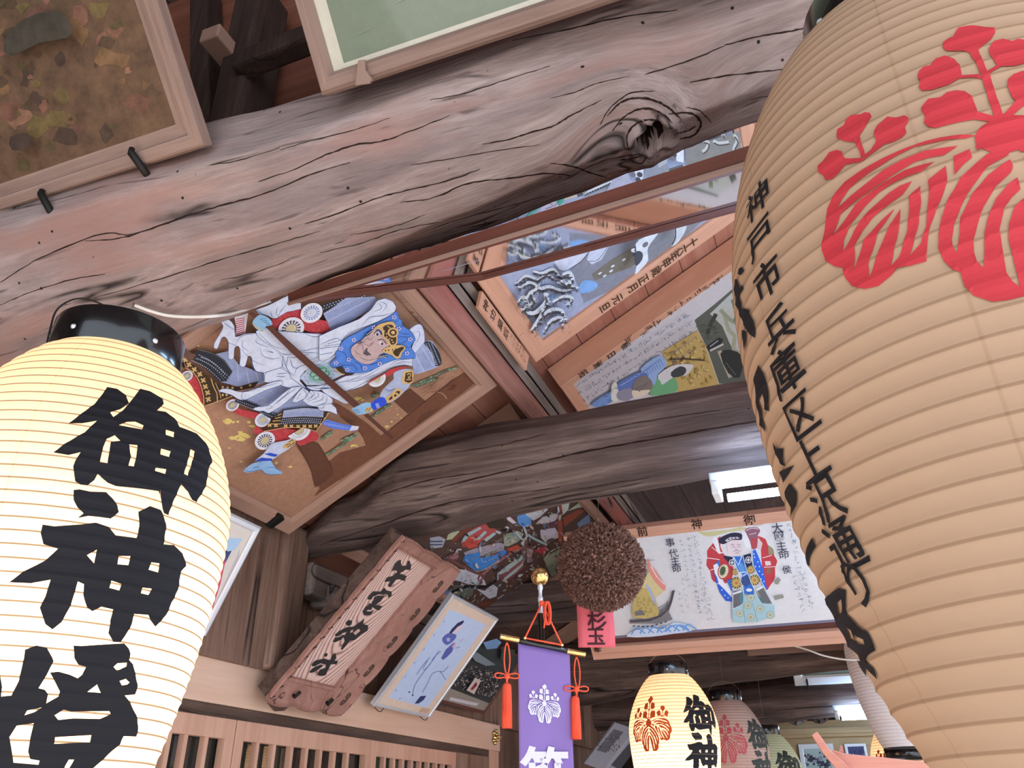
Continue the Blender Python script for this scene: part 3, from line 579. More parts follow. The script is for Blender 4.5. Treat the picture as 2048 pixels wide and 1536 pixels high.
# armour skirts on the left
p_ = [(60, 1000), (120, 900), (170, 820), (250, 830), (310, 960), (345, 1110), (335, 1185), (200, 1150)]; P.poly(px(A1, p_), RD); curls(p_, 60, A1)
wheel(A1, 175, 880, 62)
P.poly(px(A1, [(470, 655), (600, 625), (700, 760), (860, 820), (960, 860), (1000, 940), (900, 970), (700, 990), (510, 940), (640, 830), (560, 720)]), LB)
for i in range(16): P.line(px(A1, [(640+i*17, 745+i*6), (600+i*17, 940+i*2)]), .5, (120, 134, 186))
for q in (((690, 740), (700, 930)), ((780, 800), (810, 950)), ((880, 840), (910, 950))): dotrow(A1, *q, 12, 1.0, WH)
P.poly(px(A1, [(130, 690), (175, 735), (260, 770), (330, 840), (440, 930), (520, 985), (700, 990), (850, 950), (910, 935), (860, 1000), (700, 1030), (560, 1060), (640, 1080), (480, 1140), (350, 1190), (335, 1050), (290, 910), (220, 820), (150, 760)]), DB)
for x, y in ((155, 715), (195, 765), (250, 815), (305, 862), (340, 925), (362, 990), (385, 1052), (392, 1120)):
    for d in ((24, 16), (16, -24)): P.line(px(A1, [(x-d[0], y-d[1]), (x+d[0], y+d[1])]), 3.4, GD)
P.line(px(A1, [(165, 800), (245, 850), (310, 960), (345, 1100), (345, 1185)]), 1.6, GD); P.line(px(A1, [(420, 905), (450, 1000), (480, 1060), (485, 1140)]), 2.0, GD); P.line(px(A1, [(350, 1190), (480, 1145), (640, 1085)]), 1.4, GD); P.line(px(A1, [(465, 950), (510, 1060), (520, 1110)]), 1.6, GD)
for x, y in ((540, 995), (590, 1000), (640, 1003), (730, 1000), (820, 975), (540, 1075), (580, 1075)): P.dots(px(A1, [(x, y)]), 2.6, GD)
P.poly(px(A1, [(215, 700), (260, 640), (300, 615), (420, 645), (540, 715), (640, 835), (580, 935), (500, 940), (430, 870), (330, 780)]), BK)
P.line(px(A1, [(300, 615), (420, 645), (540, 715), (640, 835)]), 1.0, (112, 130, 128)); P.line(px(A1, [(240, 700), (360, 740), (470, 820), (560, 935)]), .8, (112, 130, 128))
for a, b in (((300, 665), (600, 890)), ((275, 700), (585, 915)), ((225, 725), (510, 920)), ((320, 690), (560, 860))): dotrow(A1, a, b, 17, 1.05, WH, -28)
P.poly(px(A1, [(-20, 470), (30, 480), (100, 590), (160, 600), (210, 640), (270, 665), (210, 735), (110, 660), (60, 560)]), (112, 82, 68))
# lower armour behind the sash
P.poly(px(A1, [(700, 1130), (860, 1060), (1100, 960), (1400, 1000), (1620, 1100), (1640, 1250), (1570, 1310), (1160, 1300), (1060, 1300), (880, 1220)]), LB)
for i in range(20): P.line(px(A1, [(1165+i*21, 1150), (1165+i*22, 1290-abs(i-9)*2)]), .45, (122, 136, 188))
for a, b, n in (((900, 1080), (1110, 1180), 12), ((1000, 1020), (1200, 1120), 12), ((840, 1120), (1010, 1230), 11), ((1160, 1240), (1560, 1220), 18), ((1150, 1305), (1540, 1290), 20)): dotrow(A1, a, b, n, 1.0, WH, -16 if n > 12 else 0)
p_ = [(560, 1130), (620, 1180), (760, 1230), (1000, 1280), (960, 1330), (800, 1310), (680, 1270), (610, 1220)]; P.poly(px(A1, p_), RD); curls(p_, 30, A1)
wheel(A1, 640, 1180, 70); wheel(A1, 950, 1330, 85, None, (150, 168, 214))
P.poly(px(A3, [(185, 395), (230, 375), (330, 385), (480, 450), (640, 535), (740, 560), (650, 625), (540, 560), (400, 490), (200, 420)]), BK)
for a, b, n in (((230, 395), (700, 565), 18), ((205, 415), (665, 595), 19)): dotrow(A3, a, b, n, 1.0, WH)
p_ = [(430, 780), (480, 715), (560, 780), (800, 745), (900, 760), (1180, 780), (1260, 830), (1240, 900), (1150, 920), (1040, 970), (980, 930), (960, 880), (720, 920), (600, 860), (470, 820)]
P.poly(px(A3, p_), RD, 2); curls(p_, 90, A3)
wheel(A3, 575, 905, 135); wheel(A3, 1010, 765, 160, (0, 180))
P.poly(px(A3, [(800, 515), (1080, 480), (1340, 500), (1400, 545), (1230, 785), (1120, 755), (980, 738), (800, 745), (555, 785), (640, 680)]), DB)
P.poly(px(A3, [(780, 610), (1000, 600), (1310, 610), (1275, 695), (1000, 685), (770, 712)]), BK)
for a, b in (((800, 635), (1295, 635)), ((790, 660), (1285, 660)), ((785, 685), (1270, 680))): dotrow(A3, a, b, 19, 1.1, WH, -14)
P.poly(px(A3, [(815, 520), (1080, 485), (1330, 505), (1320, 600), (1060, 590), (800, 610)]), LB)
for i in range(22): P.line(px(A3, [(830+i*22, 545-i*1), (825+i*22, 598-i*.3)]), .5, (122, 136, 188))
dotrow(A3, (820, 525), (1320, 510), 20, 1.1, WH, -24); dotrow(A3, (805, 605), (1315, 600), 22, 1.1, WH, -12)
for i, x in enumerate((635, 715, 840, 915, 1000, 1080, 1155, 1225)):
    y = 735-abs(i-4)*4+ (6 if i > 5 else 0)
    for d in ((22, 16), (20, -18)): P.line(px(A3, [(x-d[0], y-d[1]-12), (x+d[0], y+d[1]-12)]), 2.6, GD)
P.line(px(A3, [(560, 785), (800, 742), (980, 734), (1120, 752), (1230, 785), (1395, 545)]), 1.3, (238, 182, 132), 0)
for i in range(4): P.line(px(A3, [(640+i*34, 690-i*36), (770+i*6, 690-i*44)]), 1.6, GD)
for q in ((1380, 560), (1340, 620), (1290, 690)): P.dots(px(A3, [q]), 1.8, GD)
# leg and foot
P.poly(px(A3, [(650, 950), (720, 925), (830, 905), (900, 885), (965, 900), (970, 925), (880, 1010), (760, 1085), (690, 1135), (640, 1165), (440, 1170), (560, 1070)]), (206, 216, 244))
P.poly(px(A3, [(810, 960), (930, 880), (970, 900), (965, 935), (860, 1010), (800, 990)]), GD); P.line(px(A3, [(880, 920), (930, 895), (950, 930), (870, 985), (840, 960), (900, 940)]), 1.6, DB, 0)
P.poly(px(A3, [(565, 1075), (640, 1060), (745, 1085), (705, 1112), (640, 1100)]), (44, 82, 206)); P.poly(px(A3, [(440, 1168), (530, 1122), (670, 1135), (665, 1162), (560, 1165)]), (44, 82, 206))
P.poly(px(A3, [(300, 1290), (340, 1250), (420, 1195), (520, 1175), (645, 1160), (680, 1210), (720, 1260), (795, 1300), (770, 1335), (600, 1335), (530, 1280), (400, 1310), (330, 1310)]), (150, 192, 238), 2)
P.line(px(A3, [(310, 1285), (400, 1300), (520, 1275), (600, 1335), (770, 1335)]), .9, LN); P.line(px(A3, [(600, 1250), (700, 1250), (780, 1305)]), .8, LN); P.line(px(A3, [(420, 1260), (460, 1240), (500, 1245)]), .8, LN)
# sword
P.poly(px(A3, [(1300, 690), (1360, 632), (1420, 650), (1560, 690), (1700, 712), (1780, 722), (1765, 765), (1700, 782), (1560, 765), (1420, 745)]), (96, 132, 234)); P.poly(px(A3, [(1690, 712), (1780, 722), (1765, 765), (1650, 780)]), (226, 228, 244))
for i in range(12): P.line(px(A3, [(1345+i*26, 672+i*5), (1340+i*26, 700+i*5)]), .9, (214, 224, 250))
# red-and-white cloth and far sleeve
P.poly(px(A1, [(660, 280), (800, 235), (770, 440), (665, 490), (680, 380)]), (236, 236, 246))
for i in range(9): P.line(px(A1, [(675, 300+i*22), (765, 285+i*20)]), 1.7, (196, 66, 92))
# upper torso armour
P.poly(px(A1, [(1570, 240), (1700, 160), (1780, 100), (2060, 80), (2060, 130), (1990, 210), (1640, 410), (1610, 330)]), LB)
P.poly(px(A2, [(50, 310), (200, 200), (330, 100), (700, 85), (735, 140), (640, 250), (400, 400), (140, 525), (100, 430)]), LB)
for i in range(30): P.line(px(A2, [(110+i*17, 410-i*9), (130+i*17, 505-i*9)]), .5, (116, 130, 184)); P.line(px(A2, [(80+i*16, 300-i*7), (100+i*17, 370-i*8)]), .5, (116, 130, 184))
dotrow(A2, (60, 300), (600, 60), 18, 1.2, WH); dotrow(A2, (110, 400), (620, 130), 20, 1.3, WH)
P.poly(px(A1, [(1490, 185), (1600, 130), (1790, 90), (1570, 235)]), BK); dotrow(A1, (1520, 185), (1760, 100), 9, 1.2, WH); dotrow(A1, (1545, 205), (1770, 115), 9, 1.2, WH)
p_ = [(1045, 300), (1200, 220), (1340, 185), (1430, 280), (1610, 320), (1645, 430), (1500, 465), (1390, 415), (1050, 400)]; P.poly(px(A1, p_), RD); curls(p_, 110, A1)
wheel(A1, 1240, 400, 140); wheel(A1, 1450, 235, 118, None, (140, 164, 220), (222, 226, 244))
# white robe
def robe(cr, pts, sm=2, lines=(), col=WH, lw=1.0, edge=True):
    P.poly(px(cr, pts), col, sm)
    if edge: P.line(px(cr, pts+[pts[0]]), lw*.8, LN, 2)
    for l in lines: P.line(px(cr, l), lw, LN, 3, True)
robe(A1, [(880, 200), (1000, 160), (1120, 100), (1210, 60), (1215, 130), (1340, 130), (1340, 195), (1200, 225), (1100, 285), (1050, 290), (1000, 262), (910, 245)], 1, [[(1030, 210), (1040, 260), (1060, 285)], [(1100, 170), (1090, 230), (1105, 275)], [(1190, 150), (1140, 210), (1105, 275)], [(890, 190), (930, 240), (1000, 262)]])
robe(A1, [(505, 300), (590, 295), (660, 370), (670, 480), (760, 450), (890, 440), (980, 430), (1010, 550), (1100, 600), (1160, 690), (1150, 790), (1000, 835), (960, 850), (880, 830), (845, 760), (835, 690), (800, 680), (775, 770), (740, 790), (712, 760), (720, 700), (715, 600), (690, 575), (660, 600), (655, 690), (630, 715), (600, 700), (597, 630), (600, 540), (570, 485), (530, 490), (500, 570), (480, 605), (450, 590), (455, 540), (510, 450), (545, 370)], 2,
     [[(670, 560), (720, 480), (800, 455), (890, 450)], [(750, 510), (740, 580), (810, 630)], [(720, 600), (800, 680), (860, 730), (990, 780)], [(890, 490), (880, 530), (930, 560), (1020, 590)], [(920, 590), (950, 670), (1040, 705), (1140, 690)], [(540, 330), (600, 370), (660, 410)], [(990, 630), (1060, 640), (1000, 620)], [(600, 540), (680, 570)], [(840, 700), (850, 820), (960, 845)]])
robe(A1, [(880, 420), (1000, 385), (1100, 418), (1390, 440), (1620, 452), (1760, 400), (2100, 255), (2100, 420), (1830, 490), (1750, 590), (1690, 700), (1560, 790), (1380, 830), (1330, 930), (1390, 1000), (1250, 1010), (1080, 960), (965, 940), (962, 850), (1140, 795), (1160, 690), (1010, 560), (900, 480)], 1,
     [[(900, 440), (960, 490), (1020, 550), (1090, 590), (1200, 612)], [(1200, 615), (1340, 625), (1500, 595), (1550, 598)], [(1330, 640), (1450, 640), (1550, 655)], [(1200, 690), (1300, 690), (1460, 640)], [(1100, 600), (1140, 650), (1240, 660), (1210, 620)], [(1620, 548), (1760, 515)], [(1580, 580), (1760, 545)], [(1430, 720), (1600, 660), (1700, 655)], [(1370, 440), (1470, 480), (1600, 470)], [(1280, 870), (1300, 800), (1400, 760), (1540, 720)], [(1160, 670), (1150, 780), (1190, 810)], [(1210, 680), (1190, 780)], [(1230, 700), (1260, 790), (1320, 800)], [(1130, 800), (1220, 850), (1240, 920)], [(1100, 860), (1200, 850)], [(1090, 885), (1180, 890)], [(990, 840), (970, 880), (970, 940)], [(1240, 900), (1320, 960), (1380, 1000)], [(1180, 700), (1180, 760), (1220, 840), (1280, 880)]])
# body panel with green roundel
P.poly(px(A1, [(1330, 900), (1420, 800), (1560, 745), (1680, 730), (1790, 860), (1640, 930), (1560, 975), (1400, 975)]), (186, 204, 226))
for i in range(6): P.line(px(A1, [(1370+i*60, 880-i*20), (1440+i*60, 985-i*30)]), .6, (110, 126, 176)); P.line(px(A1, [(1340+i*30, 920-i*32), (1600+i*30, 960-i*30)]), .6, (110, 126, 176))
(X, Y), = px(A1, [(1535, 860)]); P.ell(X, Y, 23, 15, (150, 196, 190), -25)
for k in range(6): t = k*1.047; P.ell(X+12*math.cos(t), Y+8*math.sin(t), 8.5, 5.6, (60, 150, 126), -25, 14); P.ell(X+12*math.cos(t), Y+8*math.sin(t), 6.2, 4.0, (178, 214, 206), -25, 14)
robe(A1, [(1390, 985), (1500, 985), (1620, 960), (1760, 920), (1900, 850), (2060, 800), (2060, 930), (1960, 990), (1800, 1035), (1660, 1000), (1520, 1030), (1440, 1020)], 1, [[(1400, 990), (1550, 1010), (1700, 985)], [(1800, 940), (1980, 890), (2060, 850)]])
robe(A2, [(0, 1260), (200, 1165), (330, 1100), (560, 1072), (700, 1010), (820, 940), (1000, 885), (1180, 868), (1225, 915), (1222, 985), (1100, 960), (950, 985), (860, 1030), (720, 1110), (540, 1200), (350, 1290), (250, 1285), (100, 1250)], 1, [[(320, 1180), (480, 1160), (640, 1110), (800, 1040)], [(460, 1140), (600, 1100), (760, 1000)], [(930, 960), (1060, 920), (1180, 930)], [(880, 970), (1000, 900), (1160, 890)], [(220, 1190), (400, 1150), (520, 1100)]])
robe(A1, [(1550, 1020), (1650, 1005), (1770, 1085), (1832, 1160), (1790, 1165), (1700, 1120), (1600, 1070)], 1); dotrow(A1, (1640, 1080), (1810, 1155), 10, .9, (246, 248, 255))
robe(A1, [(495, 1040), (530, 1012), (620, 1015), (720, 1045), (880, 1010), (1000, 960), (1130, 930), (1150, 970), (1000, 1020), (860, 1085), (770, 1125), (700, 1120), (640, 1080), (560, 1055)], 2, [[(770, 1030), (740, 1060), (735, 1110), (760, 1115), (775, 1060)], [(720, 1045), (780, 1040), (900, 1020)], [(820, 1020), (980, 985), (1100, 950)]])
robe(A1, [(842, 1220), (900, 1195), (1000, 1185), (1120, 1090), (1240, 1000), (1350, 990), (1290, 1060), (1140, 1190), (1010, 1262), (960, 1240), (900, 1240)], 1, [[(1000, 1185), (1045, 1190), (1030, 1210), (980, 1210)], [(1040, 1200), (1200, 1070), (1290, 1010)], [(1240, 1000), (1180, 1080), (1080, 1160)]])
robe(A1, [(1250, 1140), (1300, 1060), (1360, 1000), (1420, 1040), (1420, 1090), (1340, 1130), (1290, 1155)], 1, [[(1300, 1120), (1340, 1060)]])
robe(A1, [(1355, 1130), (1400, 1090), (1440, 1030), (1540, 1040), (1610, 1075), (1660, 1110), (1665, 1150), (1620, 1190), (1500, 1195), (1420, 1180)], 1, [[(1420, 1040), (1460, 1080), (1400, 1130)], [(1500, 1040), (1520, 1090), (1400, 1150)], [(1560, 1060), (1560, 1120), (1440, 1160)], [(1600, 1080), (1600, 1150), (1500, 1180)], [(1350, 1010), (1400, 1060), (1380, 1100)], [(1440, 1020), (1480, 1060), (1440, 1110)]])
robe(A1, [(1505, 1190), (1560, 1175), (1650, 1165), (1700, 1210), (1712, 1275), (1640, 1245), (1540, 1235)], 1, [[(1510, 1200), (1560, 1210), (1590, 1180)]])
# scarf over the shoulder and the blue hood
robe(A2, [(-10, 590), (250, 470), (500, 370), (650, 250), (730, 140), (830, 108), (930, 145), (975, 220), (945, 300), (760, 400), (500, 495), (360, 560), (275, 650), (250, 760), (110, 880), (-10, 900)], 1, [[(740, 160), (790, 230), (690, 280)], [(750, 150), (830, 170), (850, 210), (790, 290)], [(270, 650), (200, 620), (0, 700)], [(100, 690), (280, 640)], [(60, 720), (260, 690)], [(0, 750), (240, 720)], [(520, 480), (640, 350), (800, 330), (940, 290)], [(0, 830), (160, 800)]], WH, 1.1)
robe(A2, [(1140, 510), (1210, 455), (1290, 438), (1330, 520), (1342, 640), (1300, 750), (1230, 808), (1165, 760), (1210, 650), (1190, 560)], 2, [[(1230, 530), (1275, 540), (1265, 620), (1200, 720)]], (214, 222, 248))
P.poly(px(A2, [(1200, 830), (1260, 760), (1340, 660), (1440, 660), (1530, 810), (1556, 945), (1470, 1000), (1330, 1050), (1210, 1075), (1190, 940)]), LB, 2)
for i in range(13): P.line(px(A2, [(1250+i*6, 830+i*16), (1410+i*4, 760+i*18)]), .5, (120, 134, 186))
P.poly(px(A2, [(1330, 685), (1380, 655), (1450, 690), (1530, 810), (1558, 945), (1478, 972), (1450, 850), (1400, 760)]), BK, 2)
for a, b in (((1360, 690), (1480, 950)), ((1390, 680), (1500, 955)), ((1430, 690), (1535, 930))): dotrow(A2, a, b, 13, 1.1, WH)
dotrow(A2, (1220, 830), (1330, 1040), 13, 1.2, WH); dotrow(A2, (1310, 740), (1440, 960), 13, 1.2, WH)
robe(A2, [(260, 700), (330, 620), (470, 550), (600, 480), (760, 405), (900, 330), (975, 275), (1003, 320), (1010, 365), (1050, 395), (1052, 450), (1130, 505), (1185, 560), (1220, 640), (1160, 720), (1205, 800), (1210, 875), (1000, 885), (820, 945), (680, 1020), (540, 1060), (400, 1060), (300, 1050), (200, 1000), (128, 965), (150, 910), (205, 870), (200, 800), (240, 760)], 2, [[(220, 780), (300, 800), (340, 860), (310, 950)], [(990, 520), (1060, 560), (1160, 560)], [(1000, 600), (1080, 600), (1200, 610)], [(1050, 680), (1120, 640)], [(1060, 720), (1150, 740)], [(1000, 380), (960, 420)], [(1050, 460), (1000, 480)], [(440, 920), (520, 960), (540, 1030)], [(380, 930), (460, 990), (470, 1050)], [(240, 990), (330, 960), (420, 970)], [(200, 960), (300, 940)], [(560, 960), (680, 950), (800, 900)], [(350, 900), (420, 860), (440, 900)]], BL, 1.2)
for x, y in ((435, 640), (270, 750), (205, 935), (370, 890), (350, 1020), (575, 1000), (765, 945), (950, 350), (1010, 495), (1155, 630), (1115, 810), (690, 480)):
    (X, Y), = px(A2, [(x, y)])
    for k in range(5): P.dots([(X+3.4*math.cos(k*1.257), Y+3.0*math.sin(k*1.257))], 1.5, (240, 214, 226), 6)
P.poly(px(A2, [(200, 1000), (290, 980), (330, 1060), (290, 1085), (240, 1050)]), DB); P.line(px(A2, [(190, 1005), (250, 1060), (310, 1085)]), 2, GD)
# face
P.poly(px(A2, [(395, 765), (440, 700), (540, 640), (600, 570), (690, 500), (770, 560), (880, 650), (870, 760), (760, 835), (720, 900), (620, 950), (520, 930), (430, 860)]), (206, 178, 178), 2)
P.poly(px(A2, [(550, 815), (580, 760), (612, 735), (605, 780), (660, 830), (600, 842)]), (98, 86, 96)); P.poly(px(A2, [(470, 690), (520, 650), (560, 665), (520, 690)]), (120, 96, 102))
for l in ([(560, 690), (600, 700), (640, 720), (690, 660)], [(560, 690), (570, 640), (640, 610)], [(600, 600), (640, 640), (690, 600)], [(460, 760), (460, 800), (540, 840)], [(540, 690), (550, 740), (560, 830)], [(470, 740), (500, 700), (550, 700)], [(500, 850), (600, 900), (720, 880)], [(620, 690), (660, 690), (690, 650)]): P.line(px(A2, l), .9, (110, 78, 92), 3, True)
P.poly(px(A2, [(700, 590), (710, 550), (750, 525), (770, 560), (740, 600)]), (228, 216, 224)); P.ell(*px(A2, [(735, 568)])[0], 2.6, 3.2, (70, 60, 76), 0, 10)
P.poly(px(A2, [(745, 665), (770, 655), (830, 690), (820, 715), (770, 705)]), (228, 216, 224)); P.ell(*px(A2, [(795, 690)])[0], 2.6, 2.6, (70, 60, 76), 0, 10)
P.line(px(A2, [(690, 560), (720, 530), (760, 520)]), 1.6, (84, 66, 76)); P.line(px(A2, [(740, 645), (800, 630), (850, 690)]), 1.6, (84, 66, 76))
P.poly(px(A2, [(730, 880), (760, 830), (860, 825), (870, 855), (800, 875)]), BK); dotrow(A2, (750, 850), (855, 840), 6, 1.1, WH); dotrow(A2, (745, 868), (840, 860), 6, 1.1, WH)
P.poly(px(A2, [(570, 600), (600, 550), (680, 510), (660, 545), (620, 580)]), BK); dotrow(A2, (600, 570), (670, 520), 5, 1.1, WH)
P.poly(px(A2, [(670, 525), (740, 450), (840, 415), (930, 405), (975, 465), (945, 500), (990, 600), (985, 690), (920, 725), (870, 690), (850, 640), (800, 590), (790, 530), (740, 500)]), GD, 2)
P.poly(px(A2, [(790, 500), (840, 450), (920, 445), (950, 490), (975, 590), (970, 680), (910, 700), (885, 640), (820, 590), (830, 520)]), DB, 2)
for r in (11, 7.5, 4): P.ell(*px(A2, [(935, 545)])[0], r, r*.9, GD if r != 7.5 else DB, 0, 18)
for q in ((800, 495), (815, 530), (850, 560), (855, 600), (890, 625), (920, 640), (935, 670), (870, 465), (890, 480)): P.dots(px(A2, [q]), 1.7, GD)
P.poly(px(A2, [(795, 790), (830, 750), (920, 715), (1050, 705), (1095, 750), (1050, 800), (1030, 860), (980, 880), (920, 835), (850, 810)]), GD, 2)
P.poly(px(A2, [(930, 790), (1000, 745), (1060, 725), (1075, 750), (1030, 795), (1010, 840), (975, 850)]), DB, 2)
for q in ((840, 775), (880, 770), (930, 765), (970, 755)): P.dots(px(A2, [q]), 1.6, DB)
# near arm, cuff and hand
p_ = [(345, 285), (440, 240), (590, 165), (620, 130), (760, 90), (880, 85), (800, 120), (690, 170), (560, 240), (440, 300)]; P.poly(px(A4, p_), RD); wheel(A4, 470, 240, 120, (0, 180))
P.poly(px(A4, [(510, 475), (550, 380), (640, 290), (690, 240), (690, 160), (820, 115), (930, 130), (942, 200), (905, 310), (810, 420), (720, 500), (610, 555), (575, 500)]), (182, 194, 224), 2)
for i in range(12): P.line(px(A4, [(560+i*9, 350+i*6), (620+i*8, 420-i*6)]), .4, (120, 132, 178))
P.poly(px(A4, [(785, 290), (810, 145), (930, 128), (945, 160), (930, 285), (885, 315)]), GD); P.poly(px(A4, [(825, 270), (840, 165), (920, 150), (925, 270), (880, 295)]), DB); P.line(px(A4, [(860, 190), (900, 170), (900, 210), (870, 220), (910, 250), (850, 250)]), 2, GD, 2)
P.poly(px(A4, [(580, 500), (730, 360), (795, 380), (790, 430), (700, 500), (620, 550)]), GD); P.poly(px(A4, [(620, 500), (730, 395), (770, 400), (760, 435), (640, 515)]), DB); P.ell(*px(A4, [(708, 455)])[0], 7, 5, GD, -40, 14); P.ell(*px(A4, [(708, 455)])[0], 3, 2.4, DB, -40, 10)
# staff
ST = (98, 60, 50)
P.poly(px(A1, [(800, 240), (850, 222), (905, 262), (860, 285)]), ST); P.poly(px(A1, [(975, 375), (1040, 365), (1300, 600), (1955, 1185), (1895, 1215), (1240, 640)]), ST); P.line(px(A1, [(1040, 365), (1300, 600), (1955, 1185)]), .8, (60, 34, 28), 0)
P.poly(px(A4, [(300, 705), (355, 685), (695, 990), (655, 1015)]), ST)
P.poly(px(A1, [(845, 330), (870, 290), (925, 252), (1000, 280), (1040, 320), (1045, 360), (985, 370), (955, 425), (900, 410), (855, 365)]), SKY, 2)
P.line(px(A1, [(850, 350), (890, 385), (955, 420)]), 2.4, GD)
for i in range(4): P.line(px(A1, [(920+i*20, 300+i*16), (980+i*14, 290+i*20)]), .9, LN)
P.poly(px(A4, [(145, 632), (190, 605), (260, 570), (330, 545), (390, 550), (425, 600), (420, 655), (310, 690), (225, 702), (190, 670)]), SKY, 2)
for i in range(3): P.line(px(A4, [(160+i*22, 642+i*20), (240+i*10, 632+i*16)]), .9, LN)
P.poly(px(A4, [(320, 625), (420, 590), (425, 650), (330, 670)]), GD); P.line(px(A4, [(330, 650), (350, 620), (370, 655), (390, 610)]), 1.2, DB, 0)
P.poly(px(A4, [(395, 560), (500, 480), (575, 490), (592, 570), (500, 610), (430, 645)]), (46, 86, 222), 2)
for k in (0, 14, 28): P.line(px(A4, [(455+k, 560-k*.4), (480+k, 620-k*.4)]), 1.0, (214, 224, 250))
P.build('canvas', M['paint'], t1)
mb = MB(); mb.box(at(520, 1056, P0+NUP*-0.04+E2*2.9, NUP), E1*0.035, E2*0.07, NUP*0.1)
mb2 = at(546, 1044, PIC.p(0, 0, 0), NUP); mb = MB(); mb.box(mb2-E1*0.03-E2*0.02-NUP*0.012, E1*0.075, E2*0.045, NUP*0.10); mb.build('bracket', M['iron'], t1, bevel=0.006)
# ------------------------------------------------------------------ snow picture with dated rail
B2 = (880, 360, .17578); B1 = (1160, 240, .1709); B5 = (900, 500, .32227); B3 = (1200, 380, .1693)
t2 = ceiling_picture('votive_painting', 'large framed ink painting of snowy pine branches with a dated lower rail', 1.365, 2.62, 1.70, 2.985, 0.085, M['frame_wood'])
P = Painting(PIC, -0.028); P.rect(1.43, 2.55, 1.76, 2.915, (168, 178, 208))
GR, SN, IK = (118, 116, 128), (222, 230, 240), (70, 74, 84)
P.poly(px(B5, [(640, 0), (1330, -120), (1330, 30), (1180, 130), (1060, 220), (830, 330), (800, 240), (760, 140), (690, 60)]), (140, 144, 160)); P.poly(px(B5, [(1140, -140), (1420, -300), (1750, -600), (1650, -250), (1330, 30), (1180, 60)]), (136, 140, 150))
P.poly(px(B5, [(640, 60), (690, -10), (830, -60), (870, 0), (810, 70), (720, 130), (680, 120)]), (214, 220, 240)); P.line(px(B5, [(650, 90), (700, 135), (810, 75), (870, 0)]), 1, IK)
P.poly(px(B5, [(850, 60), (870, -10), (960, -60), (990, -30), (940, 60), (880, 90)]), (206, 214, 238)); P.line(px(B5, [(860, 70), (920, 60), (985, -30)]), 1, IK)
P.poly(px(B5, [(880, 150), (1000, 60), (1100, 0), (1170, -30), (1190, 60), (1120, 110), (1000, 150), (900, 190)]), (124, 118, 108))
for q in ((930, 145), (1010, 100), (1000, 130), (1080, 60), (960, 160)): P.ell(*px(B5, [q])[0], 4.5, 2, SN, -30, 8)
P.poly(px(B5, [(800, 230), (830, 190), (880, 190), (920, 215), (890, 250), (820, 270)]), (134, 180, 238), 2); P.poly(px(B5, [(620, 290), (650, 260), (660, 290), (635, 320)]), (150, 196, 242))
def snowbranch(cr, pts, wd):
    q = smooth(pts, 5, False); q = px(cr, q)
    P.line([(x-1, y-wd*.35) for x, y in q], wd*1.5, SN, 0, True); P.line([(x+rnd.uniform(-.6, .6), y+wd*.25) for x, y in q], wd*.8, (98, 90, 92), 0, True)
    for i, (x, y) in enumerate(q):
        if i % 2: continue
        a = rnd.uniform(-2.6, -.6)
        for k in range(5):
            t = a+(k-2)*.33; l = wd*rnd.uniform(.6, 1.25); P.line([(x, y+1), (x+math.cos(t)*l, y-math.sin(t)*l*.7+2)], .9, IK, 0)
        P.ell(x+math.cos(a)*wd*.55, y-wd*.5, wd*rnd.uniform(.45, .75), wd*rnd.uniform(.22, .36), SN, rnd.uniform(-40, 20), 9)
        if rnd.random() < .5: P.line([(x, y), (x+rnd.uniform(-7, 7), y+rnd.uniform(4, 11)), (x+rnd.uniform(-9, 9), y+rnd.uniform(10, 18))], .8, (104, 98, 100), 2)
for pts, wd in (([(420, 210), (470, 170), (540, 190), (600, 160), (660, 190)], 6), ([(520, 140), (580, 150), (640, 130), (690, 170), (750, 160)], 6), ([(440, 240), (500, 210), (560, 250), (620, 240), (700, 260), (790, 240)], 7), ([(460, 380), (520, 330), (500, 280), (560, 240)], 7), ([(480, 400), (540, 400), (600, 340), (590, 280)], 9), ([(540, 470), (600, 400), (650, 380), (700, 390), (715, 440)], 7), ([(590, 510), (630, 450), (690, 430), (700, 480)], 6), ([(510, 500), (560, 440), (580, 380)], 7), ([(640, 330), (700, 300), (760, 310), (720, 350)], 6), ([(680, 210), (720, 230), (780, 230)], 6), ([(420, 330), (460, 300), (480, 350), (450, 380)], 6), ([(700, 160), (740, 150), (760, 190), (730, 220), (690, 200)], 7)): snowbranch(B5, pts, wd)
P.line(px(B5, [(450, 310), (560, 210)]), 2, (214, 214, 200)); P.line(px(B5, [(640, 90), (690, 160), (720, 240)]), 1.2, IK)
for i in range(50):
    x, y = rnd.uniform(420, 760), rnd.uniform(170, 520); (X, Y), = px(B5, [(x, y)]); P.line([(X, Y), (X+rnd.uniform(-7, 7), Y+rnd.uniform(3, 10))], .8, rnd.choice([IK, GR, (92, 86, 84)]))
# right lower part of the same picture
for pts in ([(1130, 10), (1170, 60), (1160, 110)], [(1190, -20), (1210, 30), (1180, 90)]): snowbranch(B5, pts, 8)
P.poly(px(B3, [(420, 640), (520, 560), (640, 520), (690, 510), (590, 640), (560, 720), (570, 830), (500, 920), (410, 1000), (450, 820)]), SN, 2); P.poly(px(B3, [(400, 780), (440, 720), (500, 740), (500, 820), (430, 900), (410, 850)]), IK, 2); P.ell(*px(B3, [(535, 645)])[0], 7, 4.5, GR, -40, 12)
P.poly(px(B3, [(840, 660), (880, 560), (880, 450), (940, 420), (1030, 390), (990, 520), (900, 640)]), (206, 214, 222), 2); P.line(px(B3, [(850, 650), (890, 560), (890, 440)]), 3, IK)
